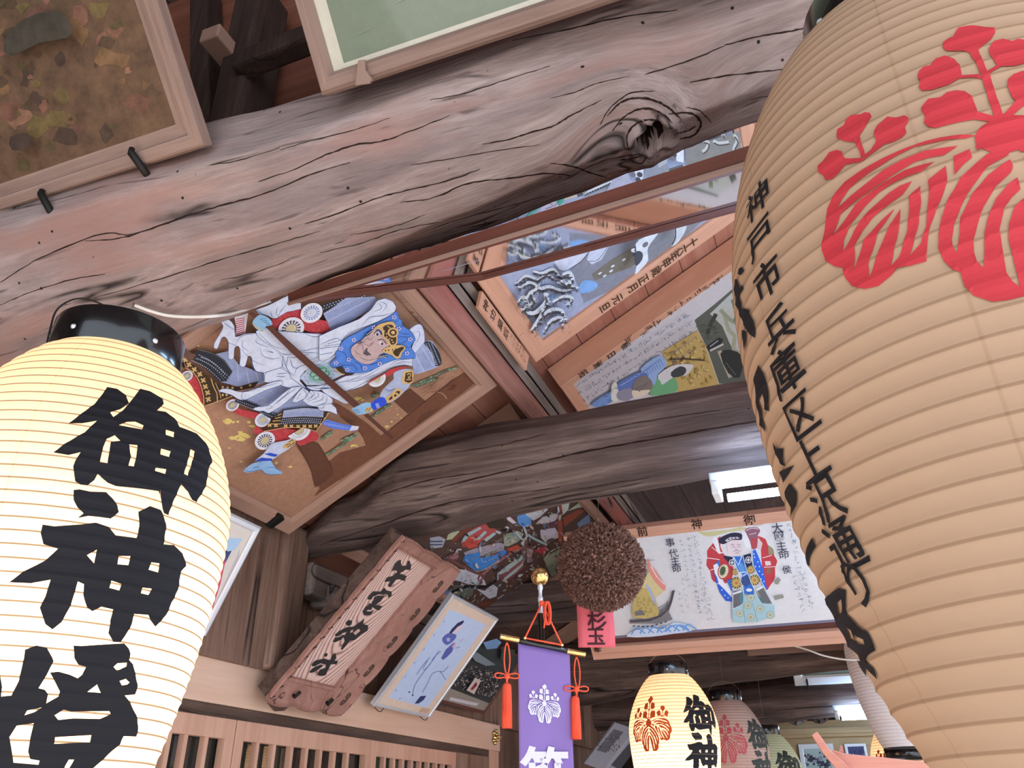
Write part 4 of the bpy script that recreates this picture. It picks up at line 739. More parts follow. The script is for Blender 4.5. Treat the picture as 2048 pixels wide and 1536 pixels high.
# strip visible above the glazed frame
for q, c in (([(245, 600), (420, 530), (560, 480), (580, 570), (420, 620), (290, 665)], (206, 214, 244)), ([(570, 490), (720, 430), (790, 500), (620, 560)], (196, 204, 240)), ([(740, 440), (980, 330), (990, 400), (820, 480)], (150, 156, 176)), ([(890, 470), (960, 420), (1080, 290), (1150, 262), (1160, 300), (1010, 430), (920, 480)], (96, 170, 158)), ([(1140, 340), (1200, 250), (1300, 210), (1400, 250), (1420, 310), (1250, 370), (1180, 375)], (198, 190, 216)), ([(1320, 230), (1360, 170), (1420, 180), (1400, 260), (1350, 300)], (76, 168, 148)), ([(1410, 230), (1450, 150), (1530, 140), (1560, 190)], (206, 194, 176)), ([(1540, 120), (1600, 90), (1640, 170), (1570, 195)], (88, 84, 84)), ([(1620, 190), (1640, 70), (1900, 0), (1990, -30), (1880, 150), (1810, 210)], (150, 156, 170))): P.poly(px(B2, q), c)
for l in ([(575, 490), (590, 580)], [(575, 490), (640, 570)], [(1040, 350), (960, 440)], [(1240, 260), (1300, 300), (1360, 240)], [(1200, 330), (1280, 300)], [(860, 470), (920, 390), (980, 370)]): P.line(px(B2, l), 1, IK, 0)
for i in range(9):
    x = 1650+i*30; P.line(px(B2, [(x, 160-i*14), (x+60, 110-i*12), (x+110, 110-i*12)]), 2.6, SN); P.line(px(B2, [(x, 180-i*14), (x+50, 130-i*12), (x+100, 140-i*12)]), 2, IK)
for q, c in (([(260, 900), (420, 640), (540, 590), (640, 790), (480, 830)], (176, 180, 202)), ([(640, 560), (750, 510), (740, 650), (700, 770), (640, 640)], SN), ([(760, 480), (1000, 410), (1040, 580), (900, 720), (760, 760)], (142, 150, 164)), ([(880, 470), (1010, 410), (1020, 500), (930, 560)], (176, 184, 194)), ([(1120, 370), (1215, 320), (1215, 500), (1130, 480)], SN), ([(1230, 330), (1870, 130), (1890, 430), (1380, 580), (1240, 560)], (134, 134, 132)), ([(1040, 570), (1200, 520), (1210, 580), (1120, 640), (1050, 640)], (92, 96, 96))): P.poly(px(B1, q), c)
for l in ([(1440, 240), (1500, 260), (1480, 330), (1430, 370)], [(1560, 240), (1620, 270), (1740, 255)], [(1800, 170), (1840, 240), (1800, 340), (1880, 400), (1850, 430)], [(1650, 420), (1700, 450), (1680, 490)], [(1660, 150), (1680, 190)]): P.line(px(B1, l), 6, (196, 202, 200)); P.line(px(B1, [(x+10, y+26) for x, y in l]), 3, (88, 78, 78))
for i in range(4): P.ell(*px(B1, [(900+i*40, 710-i*26)])[0], 4.5, 6.5, (214, 218, 222), 20, 10)
for i, q in enumerate(((1050, 430), (1100, 410), (1080, 450), (700, 640), (620, 640), (680, 700))): P.ell(*px(B1, [q])[0], 6, 5, IK if i % 2 else GR, 30, 9)
P.build('canvas', M['paint'], t2)
# dated inscription on the lower rail
for ch, x, y in zip('旦元月正歳申年六十', (60, 205, 385, 515, 668, 785, 882, 985, 1095), (1385, 1290, 1152, 1060, 958, 862, 778, 703, 622)):
    X, Y = px(B3, [(x, y)])[0]; Painting(PIC, 0.0005).text(ch, X, Y, 0.058, E2, E1, (74, 44, 22), 0.012).build('character', M['paint'], t2)
# ------------------------------------------------------------------ picture of the story with text columns and a map
C8 = (1100, 640, .2051)
t3 = ceiling_picture('votive_painting', 'framed story picture with handwritten columns, gold panel and dark map, inscribed upper rail', 1.392, 2.62, 3.275, 4.55, 0.062, M['frame_wood'])
P = Painting(PIC, -0.028); P.rect(1.44, 2.57, 3.325, 4.5, (206, 204, 212))
P.poly(px(C8, [(1410, 0), (1600, -150), (1800, -320), (2048, -200), (2048, 640), (1650, 620), (1530, 270), (1440, 90)]), (92, 98, 92)); P.poly(px(C8, [(1560, -60), (1820, -310), (1980, -240), (2000, 100), (1900, 330), (1800, 330), (1740, 200), (1680, 60)]), (190, 196, 196))
for l, c in (([(1700, -60), (1740, 90), (1800, 160), (1790, 280), (1880, 340)], (166, 170, 150)), ([(1660, -100), (1760, 0), (1850, 60), (1880, 200), (1920, 300)], (150, 160, 140)), ([(1650, 300), (1700, 420), (1760, 560)], (180, 176, 160)), ([(1780, -200), (1820, -60), (1800, 20)], (120, 132, 110)), ([(1620, -60), (1560, 60), (1530, 160)], (60, 66, 64)), ([(1860, -150), (1830, 0), (1860, 120)], (132, 140, 120)), ([(1900, 60), (1860, 160), (1900, 260)], (130, 150, 190)), ([(1880, 30), (1930, 180), (1890, 300)], (150, 164, 196))): P.line(px(C8, l), 8, c)
P.poly(px(C8, [(1660, 330), (1760, 290), (1880, 360), (1850, 560), (1740, 520)]), (44, 48, 48), 2); P.poly(px(C8, [(1520, 260), (1650, 170), (1690, 190), (1660, 250), (1550, 310)]), (40, 42, 50)); P.line(px(C8, [(1560, 300), (1690, 235)]), 4, (196, 196, 200)); P.line(px(C8, [(1560, 260), (1640, 200)]), 2.4, (160, 164, 180))
dots_ = [(1720+i*11, 420+i*14) for i in range(9)]; P.dots(px(C8, dots_), .8, (206, 206, 196), 5)
for i in range(30): x, y = rnd.uniform(1460, 1620), rnd.uniform(20, 240); (X, Y), = px(C8, [(x, y)]); P.line([(X, Y), (X+8, Y+rnd.uniform(-6, 2))], .7, rnd.choice([(60, 66, 62), (130, 134, 124)]))
P.poly(px(C8, [(1090, 310), (1440, 100), (1530, 290), (1650, 640), (1250, 720), (1200, 560)]), (198, 172, 108))
for i in range(120): x = rnd.uniform(1120, 1600); y = rnd.uniform(160, 640); (X, Y), = px(C8, [(x, y)]); (P.ell(X, Y, 4, 2.4, rnd.choice([(180, 152, 88), (212, 190, 130), (168, 140, 84)]), rnd.uniform(0, 90), 7) if (y > 310-(x-1090)*.6+20 and x < 1470+(y-100)*.3) else None)
P.line(px(C8, [(1170, 385), (1310, 380), (1510, 395)]), 2.6, (74, 58, 46), 0); P.line(px(C8, [(1310, 358), (1280, 405)]), 2.6, (60, 48, 40), 0); P.ell(*px(C8, [(1225, 415)])[0], 5, 4, (150, 116, 96))
# white robed figure, blue robe and green ground
P.poly(px(C8, [(1000, 600), (1080, 550), (1200, 560), (1240, 610), (1230, 700), (980, 740)]), (112, 176, 132), 2)
P.poly(px(C8, [(1050, 540), (1180, 450), (1290, 430), (1400, 440), (1330, 540), (1200, 560), (1100, 630), (1080, 600)]), (214, 216, 224), 2); P.poly(px(C8, [(1180, 510), (1270, 450), (1330, 480), (1300, 540), (1200, 560)]), (62, 66, 70), 2)
P.poly(px(C8, [(880, 480), (1000, 380), (1090, 350), (1140, 440), (1050, 530), (1020, 640), (940, 540)]), (150, 182, 234), 2); P.poly(px(C8, [(400, 830), (480, 760), (620, 690), (620, 780), (500, 850)]), (122, 160, 224), 2); P.poly(px(C8, [(640, 640), (760, 560), (900, 500), (960, 560), (820, 640), (700, 760), (640, 740)]), (96, 124, 200), 2)
for i in range(7): P.line(px(C8, [(900+i*26, 520-i*20), (940+i*22, 480-i*16), (960+i*24, 540-i*16)]), 1, (86, 120, 196)); P.line(px(C8, [(680+i*34, 640-i*22), (730+i*30, 620-i*18)]), 1, (190, 206, 244))
P.poly(px(C8, [(600, 640), (650, 610), (670, 780), (600, 780)]), (230, 230, 226), 2); P.poly(px(C8, [(800, 650), (850, 570), (930, 540), (1000, 610), (980, 690), (850, 740)]), (130, 122, 120), 2); P.poly(px(C8, [(660, 700), (780, 660), (830, 720), (760, 790), (660, 770)]), (146, 146, 170), 2); P.poly(px(C8, [(800, 690), (860, 690), (980, 680), (930, 730), (820, 760)]), (226, 214, 196), 2)
for i in range(6): P.line(px(C8, [(830+i*28, 660-i*12), (880+i*20, 700-i*18)]), 1.6, (96, 90, 92))
k = 0; oa, ob = PIC.ab(1149, 770)
for row in range(5):
    for c in range(26):
        k += 1
        X, Y = px(C8, [(260+c*43, 640-c*27.2)])[0]; X += row*8.2; Y += row*13.5
        if X < px(C8, [(1395+row*12, 0)])[0][0] and not (row > 2 and 500 < (X-1100)/.2051 < 1160 and row*2+c > 12): P.scribble(X, Y, 0.036, (96, 102, 140), E2, E1, k)
P.build('canvas', M['paper_art'], t3)
for ch, x, y in zip('拓洲日稲', (325, 465, 598, 740), (520, 432, 342, 245)): X, Y = px(C8, [(x, y)])[0]; Painting(PIC, 0.0005).text(ch, X, Y, 0.052, E2, E1, (52, 34, 26), 0.014).build('character', M['paint'], t3)
for i, (x, y) in enumerate(((770, 190), (920, 118), (965, 72), (1010, 44), (1050, 16))): X, Y = px(C8, [(x, y)])[0]; Painting(PIC, 0.0005).scribble(X, Y, 0.05, (60, 40, 30), E2, E1, 900+i).build('character', M['paint'], t3)
for i, (x, y) in enumerate(((1430, 1020), (1330, 1095), (1230, 1165), (1150, 1210), (1060, 1290), (960, 1350), (870, 1420), (800, 1480))): X, Y = px(B3, [(x, y)])[0]; Painting(PIC, 0.0005).scribble(X, Y, 0.046, (66, 40, 32), E2, E1, 940+i).build('character', M['paint'], t3)
# name board hung on the left rail of the snow picture
N7 = (940, 560, .1953)
q = px(N7, [(95, 100), (605, 745), (612, 935), (85, 312)])
A_, B_, C_, D_ = PIC.at(*q[0], 0.006), PIC.at(*q[1], 0.006), PIC.at(*q[2], 0.062), PIC.at(*q[3], 0.062)
wd_ = ((D_-A_)+(C_-B_))*0.5; wd_.y = 0; ln_ = (B_.y+C_.y-A_.y-D_.y)/2
A_ = Vector(((A_.x+B_.x)/2, (A_.y+D_.y)/2, (A_.z+B_.z)/2))
NB = Plane(A_, E2, wd_); nb_n = NB.n if NB.n.dot(CAM-A_) > 0 else -NB.n; NB.n = nb_n
t = thing('name_board', A_, 'small pine name board with brush writing on the side of the snow picture', 'sign')
mb = MB(); mb.prism([A_, A_+E2*ln_, A_+E2*ln_+wd_, A_+wd_], -nb_n*0.014); mb.build('board', M['frame_wood'], t, bevel=0.0015)
ex_ = -wd_.normalized(); ey_ = -E2
for ch, x, y in zip('神功皇后', (162, 235, 308, 368), (265, 362, 452, 545)): X, Y = px(N7, [(x, y)])[0]; Painting(NB, 0.0006).text(ch, X, Y, 0.050, ex_, ey_, (40, 28, 20), 0.012).build('character', M['paint'], t)
P = Painting(NB, 0.0006)
for i in range(5):
    X, Y = px(N7, [(432+i*30, 575+i*38)])[0]; P.scribble(X, Y, 0.024, (70, 50, 36), ex_, ey_, 40+i); X, Y = px(N7, [(440+i*30, 660+i*38)])[0]; P.scribble(X, Y, 0.024, (70, 50, 36), ex_, ey_, 60+i)
P.build('small_writing', M['paint'], t)
# ------------------------------------------------------------------ old battle picture beyond the middle beam
K6 = (860, 960, .15625)
t5 = ceiling_picture('votive_painting', 'crowded old battle painting of armoured riders behind the cedar ball', 0.03, 1.145, 3.32, 5.30, 0.065, M['frame_brown'])
P = Painting(PIC, -0.028); P.rect(0.08, 1.1, 3.37, 5.25, (96, 74, 68))
for q, c in (([(0, 1180), (370, 1140), (700, 1290), (720, 1350), (340, 1290)], (206, 212, 228)), ([(350, 1140), (450, 1150), (650, 1230), (700, 1290), (640, 1340), (500, 1340), (340, 1280)], (214, 218, 234)), ([(590, 1390), (700, 1420), (800, 1330), (870, 1380), (850, 1490), (760, 1520)], (206, 212, 228)), ([(860, 1520), (940, 1460), (1050, 1470), (1110, 1500), (1060, 1600), (980, 1640)], (216, 218, 232)),
             ([(0, 740), (120, 720), (200, 760), (160, 860), (0, 880)], (186, 194, 214)), ([(230, 700), (360, 630), (380, 660), (280, 760), (210, 770)], (196, 206, 170)), ([(270, 770), (420, 640), (560, 560), (520, 620), (380, 730), (300, 810)], (136, 74, 56)),
             ([(400, 790), (460, 680), (600, 600), (720, 560), (860, 640), (840, 700), (760, 730), (640, 790), (500, 870), (420, 860)], (196, 92, 92)), ([(400, 790), (460, 690), (640, 600), (660, 620), (500, 720), (430, 800)], (176, 212, 222)), ([(580, 770), (700, 650), (730, 670), (640, 760)], (176, 212, 222)), ([(690, 760), (820, 670), (850, 690), (720, 790)], (176, 212, 222)), ([(420, 830), (500, 720), (560, 700), (560, 770), (650, 780), (620, 850), (500, 880)], (214, 86, 76)),
             ([(430, 930), (560, 880), (880, 800), (960, 820), (940, 900), (760, 960), (480, 1000)], (172, 166, 186)), ([(420, 1040), (450, 960), (640, 920), (640, 1000), (820, 960), (960, 890), (990, 930), (880, 1020), (700, 1140), (570, 1160)], (76, 148, 232)), ([(690, 950), (850, 890), (870, 920), (720, 990)], (142, 150, 138)), ([(940, 700), (1120, 650), (1200, 690), (1150, 780), (1000, 850), (950, 840)], (166, 178, 160)), ([(980, 890), (1120, 830), (1160, 860), (1100, 910), (990, 940)], (214, 92, 66)),
             ([(1110, 470), (1190, 420), (1290, 480), (1300, 580), (1200, 610), (1130, 560)], (104, 164, 236)), ([(970, 450), (1010, 460), (1110, 550), (1060, 560), (990, 510)], (226, 224, 240)), ([(1200, 420), (1300, 370), (1480, 330), (1510, 380), (1400, 480), (1320, 520)], (206, 212, 220)), ([(1370, 540), (1450, 470), (1640, 420), (1640, 480), (1560, 560), (1440, 570)], (222, 218, 226)), ([(1410, 640), (1600, 610), (1640, 680), (1640, 740), (1480, 800), (1420, 740)], (222, 218, 236)), ([(1420, 580), (1640, 510), (1640, 600), (1440, 620)], (120, 78, 88)),
             ([(1640, 300), (1680, 290), (1700, 700), (1680, 820), (1640, 800)], (176, 88, 72)), ([(1680, 300), (1790, 260), (1770, 380), (1700, 450)], (212, 220, 212)), ([(1700, 480), (1900, 380), (1980, 390), (1860, 490), (1720, 600)], (160, 84, 66)), ([(1760, 400), (1980, 240), (2048, 240), (2048, 330), (1880, 360)], (196, 208, 180)), ([(1880, 560), (2048, 420), (2048, 560), (1920, 620)], (126, 150, 186)),
             ([(850, 1190), (1190, 950), (1200, 1120), (1060, 1240), (940, 1310), (880, 1230)], (150, 88, 104)), ([(860, 1200), (980, 1100), (1190, 960), (1190, 1010), (1000, 1160), (900, 1210)], (182, 208, 206)), ([(920, 1280), (1100, 1130), (1190, 1060), (1190, 1090), (1100, 1180), (940, 1300)], (182, 208, 206)), ([(1180, 760), (1250, 760), (1230, 1000), (1190, 1080)], (132, 108, 100)), ([(1240, 860), (1330, 850), (1290, 1050), (1240, 1060)], (176, 146, 146)), ([(1330, 900), (1480, 840), (1520, 900), (1440, 950)], (186, 70, 86)), ([(1450, 1000), (1660, 880), (1640, 1030), (1600, 1300), (1530, 1200)], (160, 172, 152)), ([(720, 560), (900, 480), (1000, 540), (940, 620), (760, 620)], (62, 56, 48)),
             ([(90, 1500), (330, 1340), (560, 1390), (540, 1480), (380, 1540), (160, 1580)], (108, 118, 104)), ([(100, 1450), (200, 1390), (280, 1420), (240, 1520)], (112, 150, 196)), ([(600, 1560), (900, 1540), (1100, 1580), (1000, 1700), (700, 1650)], (118, 70, 56)), ([(1150, 1440), (1250, 1400), (1330, 1380), (1290, 1480), (1180, 1500)], (176, 76, 92)), ([(230, 970), (300, 940), (370, 950), (340, 1010), (280, 1020)], (176, 118, 136))): P.poly(px(K6, q), c)
for l, c, wd in (([(670, 1210), (800, 1100), (1000, 960), (1200, 860)], (176, 118, 122), 5), ([(630, 1300), (620, 1260), (660, 1210), (690, 1240), (640, 1300)], (150, 84, 96), 3), ([(430, 1100), (570, 1165), (700, 1145), (880, 1030)], (206, 206, 196), 1.6), ([(200, 980), (420, 1110), (650, 1210)], (132, 84, 84), 5), ([(700, 1250), (900, 1360), (960, 1400)], (120, 96, 80), 1.4), ([(280, 1440), (450, 1370), (700, 1370), (850, 1290)], (34, 32, 40), 5), ([(1200, 600), (1240, 720), (1180, 760), (1100, 660)], (196, 216, 222), 4), ([(1250, 700), (1350, 760), (1500, 830)], (176, 206, 210), 5), ([(920, 640), (1060, 655)], (30, 28, 32), 5), ([(1480, 1000), (1540, 920), (1660, 860)], (206, 214, 214), 2), ([(650, 990), (690, 1050), (860, 980)], (136, 186, 236), 1.6), ([(0, 790), (160, 790)], (80, 92, 120), 2), ([(0, 830), (160, 830)], (80, 92, 120), 2)): P.line(px(K6, l), wd, c)
for i in range(150):   # harness, sleeves and banners crowding the scene
    x, y = rnd.uniform(-60, 1700), rnd.uniform(300, 1560)
    if y < 860-x*.33: continue
    n = rnd.randint(4, 6); rr_ = rnd.uniform(14, 46); a_ = rnd.uniform(0, 3.1); pts = []
    for k in range(n): t = 6.283*k/n; ex, ey = rr_*math.cos(t)*rnd.uniform(.7, 1.3), rr_*.4*math.sin(t)*rnd.uniform(.7, 1.3); pts.append((x+ex*math.cos(a_)-ey*math.sin(a_), y+ex*math.sin(a_)+ey*math.cos(a_)))
    P.poly(px(K6, pts), rnd.choice([(196, 200, 212), (120, 84, 84), (150, 168, 178), (64, 58, 62), (176, 110, 108), (206, 196, 176), (112, 140, 176), (88, 104, 92), (214, 214, 226)]), 2)
for i in range(420):
    x, y = rnd.uniform(-60, 1700), rnd.uniform(380, 1560)
    if y < 900-x*.33: continue
    (X, Y), = px(K6, [(x, y)]); P.line([(X, Y), (X+rnd.uniform(-4, 4), Y+rnd.uniform(-3, 3)), (X+rnd.uniform(-6, 6), Y+rnd.uniform(-2, 6))], rnd.uniform(.5, 1.6), rnd.choice([(200, 206, 216), (60, 54, 58), (150, 94, 98), (120, 146, 160), (206, 196, 170), (90, 70, 66), (196, 204, 222)]), 2)
P.build('canvas', M['paint'], t5)
# ------------------------------------------------------------------ dim far picture
D6 = (1140, 1280, .1667)
t6 = ceiling_picture('votive_painting', 'dim old painting far back under the slope behind the orange tassel', -0.42, 0.46, 6.55, 8.15, 0.07, M['frame_brown'])
P = Painting(PIC, -0.028); P.rect(-0.36, 0.4, 6.6, 8.1, (64, 58, 58))
for l, c, wd in (([(100, 440), (200, 340), (260, 260)], (150, 150, 152), 5), ([(240, 360), (260, 430), (350, 450)], (176, 176, 178), 3.5), ([(400, 230), (400, 340), (480, 350)], (176, 178, 180), 3.5), ([(10, 500), (60, 400), (150, 330)], (120, 118, 120), 4)): P.line(px(D6, l), wd, c)
P.ell(*px(D6, [(285, 275)])[0], 8, 6, (78, 96, 158)); P.build('canvas', M['paint'], t6)
# ------------------------------------------------------------------ leaning framed pictures
YV = Vector((0, 1, 0)); XV = Vector((1, 0, 0))
def lean_picture(pl, a0, a1, b0, b1, wd, name, label, fm, prof, back=None, cat='picture', thick=0.04):
    root = thing(name, pl.p((a0+a1)/2, b0, -thick), label, cat)
    frame_mesh(pl, a0, a1, b0, b1, wd, [(0, -thick)]+prof).build('frame', fm, root)
    mb = MB(); mb.prism([pl.p(a0+.006, b0+.006, -thick), pl.p(a1-.006, b0+.006, -thick), pl.p(a1-.006, b1-.006, -thick), pl.p(a0+.006, b1-.006, -thick)], pl.n*(thick*0.4))
    mb.build('backing_board', back or M['frame_dark'], root); return root
def mkplane(px_, py_, v=None, x=None, lean=None):
    if v is not None: o = at(px_, py_, Vector((0, v, 0)), YV); e1 = XV
    else: o = at(px_, py_, Vector((x, 0, 0)), XV); e1 = YV
    pl = Plane(o, e1, lean)
    if pl.n.dot(CAM-o) < 0: pl.n = -pl.n
    return pl
# old brown picture, top left
pe = mkplane(404, 290, v=1.035, lean=(0, -0.68, 0.733))
OLDP = wood('faded_old_painting', C(76, 56, 42), C(112, 82, 60), C(146, 110, 78), 'z', 0.9, crack=0.0, rough=0.7, bump=0.15, contrast=0.8, stain=C(132, 84, 64))
te = lean_picture(pe, -1.15, 0.0, 0.0, 0.95, 0.068, 'votive_painting', 'old darkened brown picture in a wide weathered frame leaning at top left', M['frame_old'], [(0, -0.006), (0.05, 0), (0.45, -0.004), (0.5, -0.012), (0.95, -0.020), (1, -0.03)])
P = Painting(pe, -0.02); P.rect(-1.1, -0.05, 0.05, 0.9, (112, 84, 62))
rnd = random.Random(11)
for i in range(420):
    a, b = rnd.uniform(-1.08, -.09), rnd.uniform(.08, .86); h = P.off()*0+(-0.0195+rnd.random()*0.0006); r = rnd.uniform(.006, .035); n = 7
    c = rnd.choice([(92, 70, 50), (130, 98, 66), (122, 84, 66), (98, 84, 52), (140, 96, 76), (84, 64, 50), (118, 98, 58), (150, 108, 84)])
    P.mb.add([pe.p(a+math.cos(6.283*k/n)*r*rnd.uniform(.4, 1.5), b+math.sin(6.283*k/n)*r*rnd.uniform(.3, 1.0), h) for k in range(n)], [tuple(range(n))], C(*c))
for q, c in (([(20, 250), (120, 120), (330, 60), (420, 150), (400, 220), (230, 250), (60, 330)], (74, 66, 54)), ([(60, 800), (160, 780), (180, 860), (70, 880)], (80, 62, 52))): P.poly(px((0, 0, .3418), q), c, 2)
P.build('canvas', painted('old_pigment', 0.75, 0.3, scale=22), te)
for (x0, y0), (x1, y1) in (((108, 435), (82, 388)), ((300, 357), (262, 305))):
    a = beam_hit(x0, y0, PA, VA); b = pe.at(x1, y1, 0.012); mid = (a+b)/2+(CAM-a).normalized()*0.022
    mb = MB(); mb.tube([a+(a-mid)*0.4, a, mid, b, b+Vector((0, 0, 0.012))], [.008, .009, .009, .009, .007], 8)
    tag(mb.build('iron_hook', M['iron'], smooth_=True), 'bent black iron hook in the log, %s of the two holding the old brown picture' % ('left' if x0 < 200 else 'right'), 'hook', 'hooks under the old brown picture')
# green glazed picture, top centre
pf = mkplane(640, 190, v=1.035, lean=(0, -0.68, 0.733))
tf = lean_picture(pf, 0.0, 1.15, 0.0, 0.8, 0.04, 'glazed_picture', 'greenish glazed picture in a pale worn frame leaning at the top edge', M['frame_old'], [(0, -0.01), (0.15, 0), (0.75, 0), (0.85, -0.006), (1, -0.016)])
P = Painting(pf, -0.018); P.rect(0.03, 1.12, 0.03, 0.77, (206, 200, 182)); P.rect(0.068, 1.09, 0.05, 0.75, (122, 132, 112))
for i in range(60):
    a, b = rnd.uniform(.08, 1.0), rnd.uniform(.06, .72); l = rnd.uniform(.03, .16); t_ = rnd.uniform(.0006, .0018); h = P.off()
    P.mb.add([pf.p(a, b, h), pf.p(a+l, b+l*.1, h), pf.p(a+l, b+l*.1+t_, h), pf.p(a, b+t_, h)], [(0, 1, 2, 3)], C(*rnd.choice([(140, 148, 124), (108, 120, 102), (150, 156, 134), (98, 110, 96)])))
P.build('canvas', M['paint_gloss'], tf)
a = pf.at(727, 160, 0.006); mb = MB(); mb.prism([pf.at(*q, 0.003) for q in ((714, 172), (720, 122), (733, 120), (734, 140), (748, 160), (742, 168))], pf.n*0.012); mb.build('bracket', M['frame_old'], tf, bevel=0.002)
# glazed frame leaning the other way, behind the big log
_nA = ray(580, 607).cross(ray(1490, 330)); _A = at(580, 607, Vector((0, 1.5, 0)), YV); _F = at(960, 560, Vector((0, 2.15, 0)), YV)
_e2 = (_F-_A).normalized(); _e1 = _nA.cross(_e2).normalized(); _e1 = _e1 if _e1.x > 0 else -_e1
pd = Plane(_A, _e1, _e2); pd.n = pd.n if pd.n.z < 0 else -pd.n
td = thing('glazed_picture', pd.p(0.6, 0, 0.03), 'long glazed frame with streaky reflections leaning behind the big log', 'picture')
fb = (_F-_A).length; L_ = 1.42
frame_mesh(pd, 0.0, L_, 0.0, fb, 0.085, [(0, -0.03), (0, 0.0), (0.3, 0.006), (0.7, 0.002), (1, -0.008)]).build('frame', M['frame_dark'], td)
mb = MB(); mb.prism([pd.p(.01, .01, -0.028), pd.p(L_-.01, .01, -0.028), pd.p(L_-.01, fb-.01, -0.028), pd.p(.01, fb-.01, -0.028)], pd.n*0.01); mb.build('backing_board', M['frame_dark'], td)
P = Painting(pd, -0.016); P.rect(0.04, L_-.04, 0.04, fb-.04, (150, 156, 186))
for i in range(90):  # pale streaks painted on to imitate reflections in the glass
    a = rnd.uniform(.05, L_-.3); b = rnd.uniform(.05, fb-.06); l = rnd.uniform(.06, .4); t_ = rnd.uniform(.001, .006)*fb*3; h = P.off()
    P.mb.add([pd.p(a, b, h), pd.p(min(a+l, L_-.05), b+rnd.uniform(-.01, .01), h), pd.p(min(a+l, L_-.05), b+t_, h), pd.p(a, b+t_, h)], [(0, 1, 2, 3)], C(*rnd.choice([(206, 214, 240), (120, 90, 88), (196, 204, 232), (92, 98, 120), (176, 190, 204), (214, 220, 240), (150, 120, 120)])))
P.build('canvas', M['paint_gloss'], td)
gl, gn, gbs = mat('picture_glass'); gbs.inputs['Base Color'].default_value = (1, 1, 1, 1); gbs.inputs['Roughness'].default_value = 0.04; gbs.inputs['Transmission Weight'].default_value = 1.0; gbs.inputs['IOR'].default_value = 1.45
mb = MB(); mb.add([pd.p(.08, .08, -0.009), pd.p(L_-.08, .08, -0.009), pd.p(L_-.08, fb-.08, -0.009), pd.p(.08, fb-.08, -0.009)], [(0, 1, 2, 3)]); mb.build('glass_pane', gl, td)
mb = MB(); mb.tube([pd.p(-0.0, -0.004, 0.0), pd.p(L_, -0.004, 0.0)], 0.006, 6); mb.build('edge_strip', M['frame_old'], td)
# ------------------------------------------------------------------ white picture of two deities
p4 = mkplane(1430, 1297, v=4.80, lean=(0, -0.66, 0.751))
C7 = (1180, 980, .25391)
bl = p4.ab(1188, 1310)[0]; tr_ = p4.ab(1400, 1037)[1]
cb = p4.ab(1430, 1258)[1]; ct = p4.ab(1400, 1057)[1]; cl_ = p4.ab(1228, 1282)[0]-0.0
t4 = lean_picture(p4, bl, bl+2.25, 0.0, tr_, 0.07, 'votive_painting', 'white picture of two robed deities in an orange wood frame beside the lamp', M['frame_wood'], [(0, -0.02), (0.0, 0.03), (0.5, 0.03), (0.55, 0.01), (1.0, 0.006), (1, -0.01)], cat='painting', thick=0.03)
mb = MB(); mb.prism([p4.p(bl, -0.0, 0.03), p4.p(bl+2.25, 0, 0.03), p4.p(bl+2.25, .068, .012), p4.p(bl, .068, .012)], p4.n*0.006); mb.build('rail_moulding', M['frame_wood'], t4, bevel=0.002)
P = Painting(p4, 0.0); P.rect(bl+.06, bl+2.2, cb, ct, (226, 224, 224))
P.rect(bl+.06, bl+2.2, cb-.012, cb+.004, (120, 116, 136)); P.rect(bl+.06, bl+2.2, ct-.004, ct+.008, (176, 172, 184))
K5 = (1300, 1030, .15625)
RD4, BL4, IK4 = (198, 64, 72), (56, 116, 210), (44, 46, 74)
P.poly(px(K5, [(610, 205), (720, 215), (850, 200), (980, 190), (1150, 155), (1230, 165), (1200, 190), (1000, 220), (860, 260), (760, 275), (680, 260)]), (204, 198, 148), 2)
P.poly(px(K5, [(900, 270), (790, 380), (730, 460), (735, 540), (720, 640), (770, 720), (790, 820), (860, 870), (1040, 850), (1060, 600), (960, 520), (900, 400)]), RD4, 2); P.line(px(K5, [(735, 550), (890, 570)]), 1.5, (236, 226, 226)); P.line(px(K5, [(770, 705), (830, 690)]), 1.4, (236, 226, 226)); P.line(px(K5, [(790, 410), (900, 500)]), 1.5, (236, 226, 226))
P.poly(px(K5, [(1390, 270), (1480, 310), (1510, 390), (1580, 440), (1590, 520), (1630, 590), (1600, 680), (1600, 800), (1540, 900), (1480, 960), (1440, 700), (1420, 450), (1440, 360), (1380, 300)]), RD4, 2); P.poly(px(K5, [(1510, 380), (1575, 430), (1585, 500), (1520, 510)]), (150, 146, 112)); P.poly(px(K5, [(1470, 590), (1540, 590), (1550, 640), (1480, 650)]), (224, 206, 206)); P.poly(px(K5, [(1490, 690), (1550, 680), (1545, 740), (1490, 760)]), (140, 110, 84)); P.line(px(K5, [(1440, 550), (1560, 515)]), 1.4, (236, 226, 226)); P.line(px(K5, [(1460, 670), (1610, 660)]), 1.4, (236, 226, 226)); P.poly(px(K5, [(1390, 290), (1440, 370), (1420, 440), (1380, 440), (1360, 340)]), (216, 204, 206))
P.poly(px(K5, [(1210, 210), (1260, 160), (1380, 160), (1410, 210), (1380, 260), (1370, 420), (1290, 430), (1260, 320)]), (150, 96, 112), 2); P.poly(px(K5, [(1290, 300), (1380, 290), (1370, 420), (1290, 430)]), (182, 74, 82)); P.line(px(K5, [(1230, 200), (1300, 170), (1390, 180)]), 2, (206, 190, 206)); P.line(px(K5, [(1270, 250), (1360, 230)]), 1.6, (206, 190, 206)); P.line(px(K5, [(1320, 140), (1400, 130), (1460, 110)]), 2.4, (196, 190, 186))
P.poly(px(K5, [(790, 320), (830, 270), (870, 320), (900, 470), (960, 490), (870, 490), (830, 400)]), (238, 236, 240)); P.poly(px(K5, [(1180, 220), (1220, 210), (1280, 340), (1300, 430), (1230, 420), (1180, 300)]), (238, 236, 240))
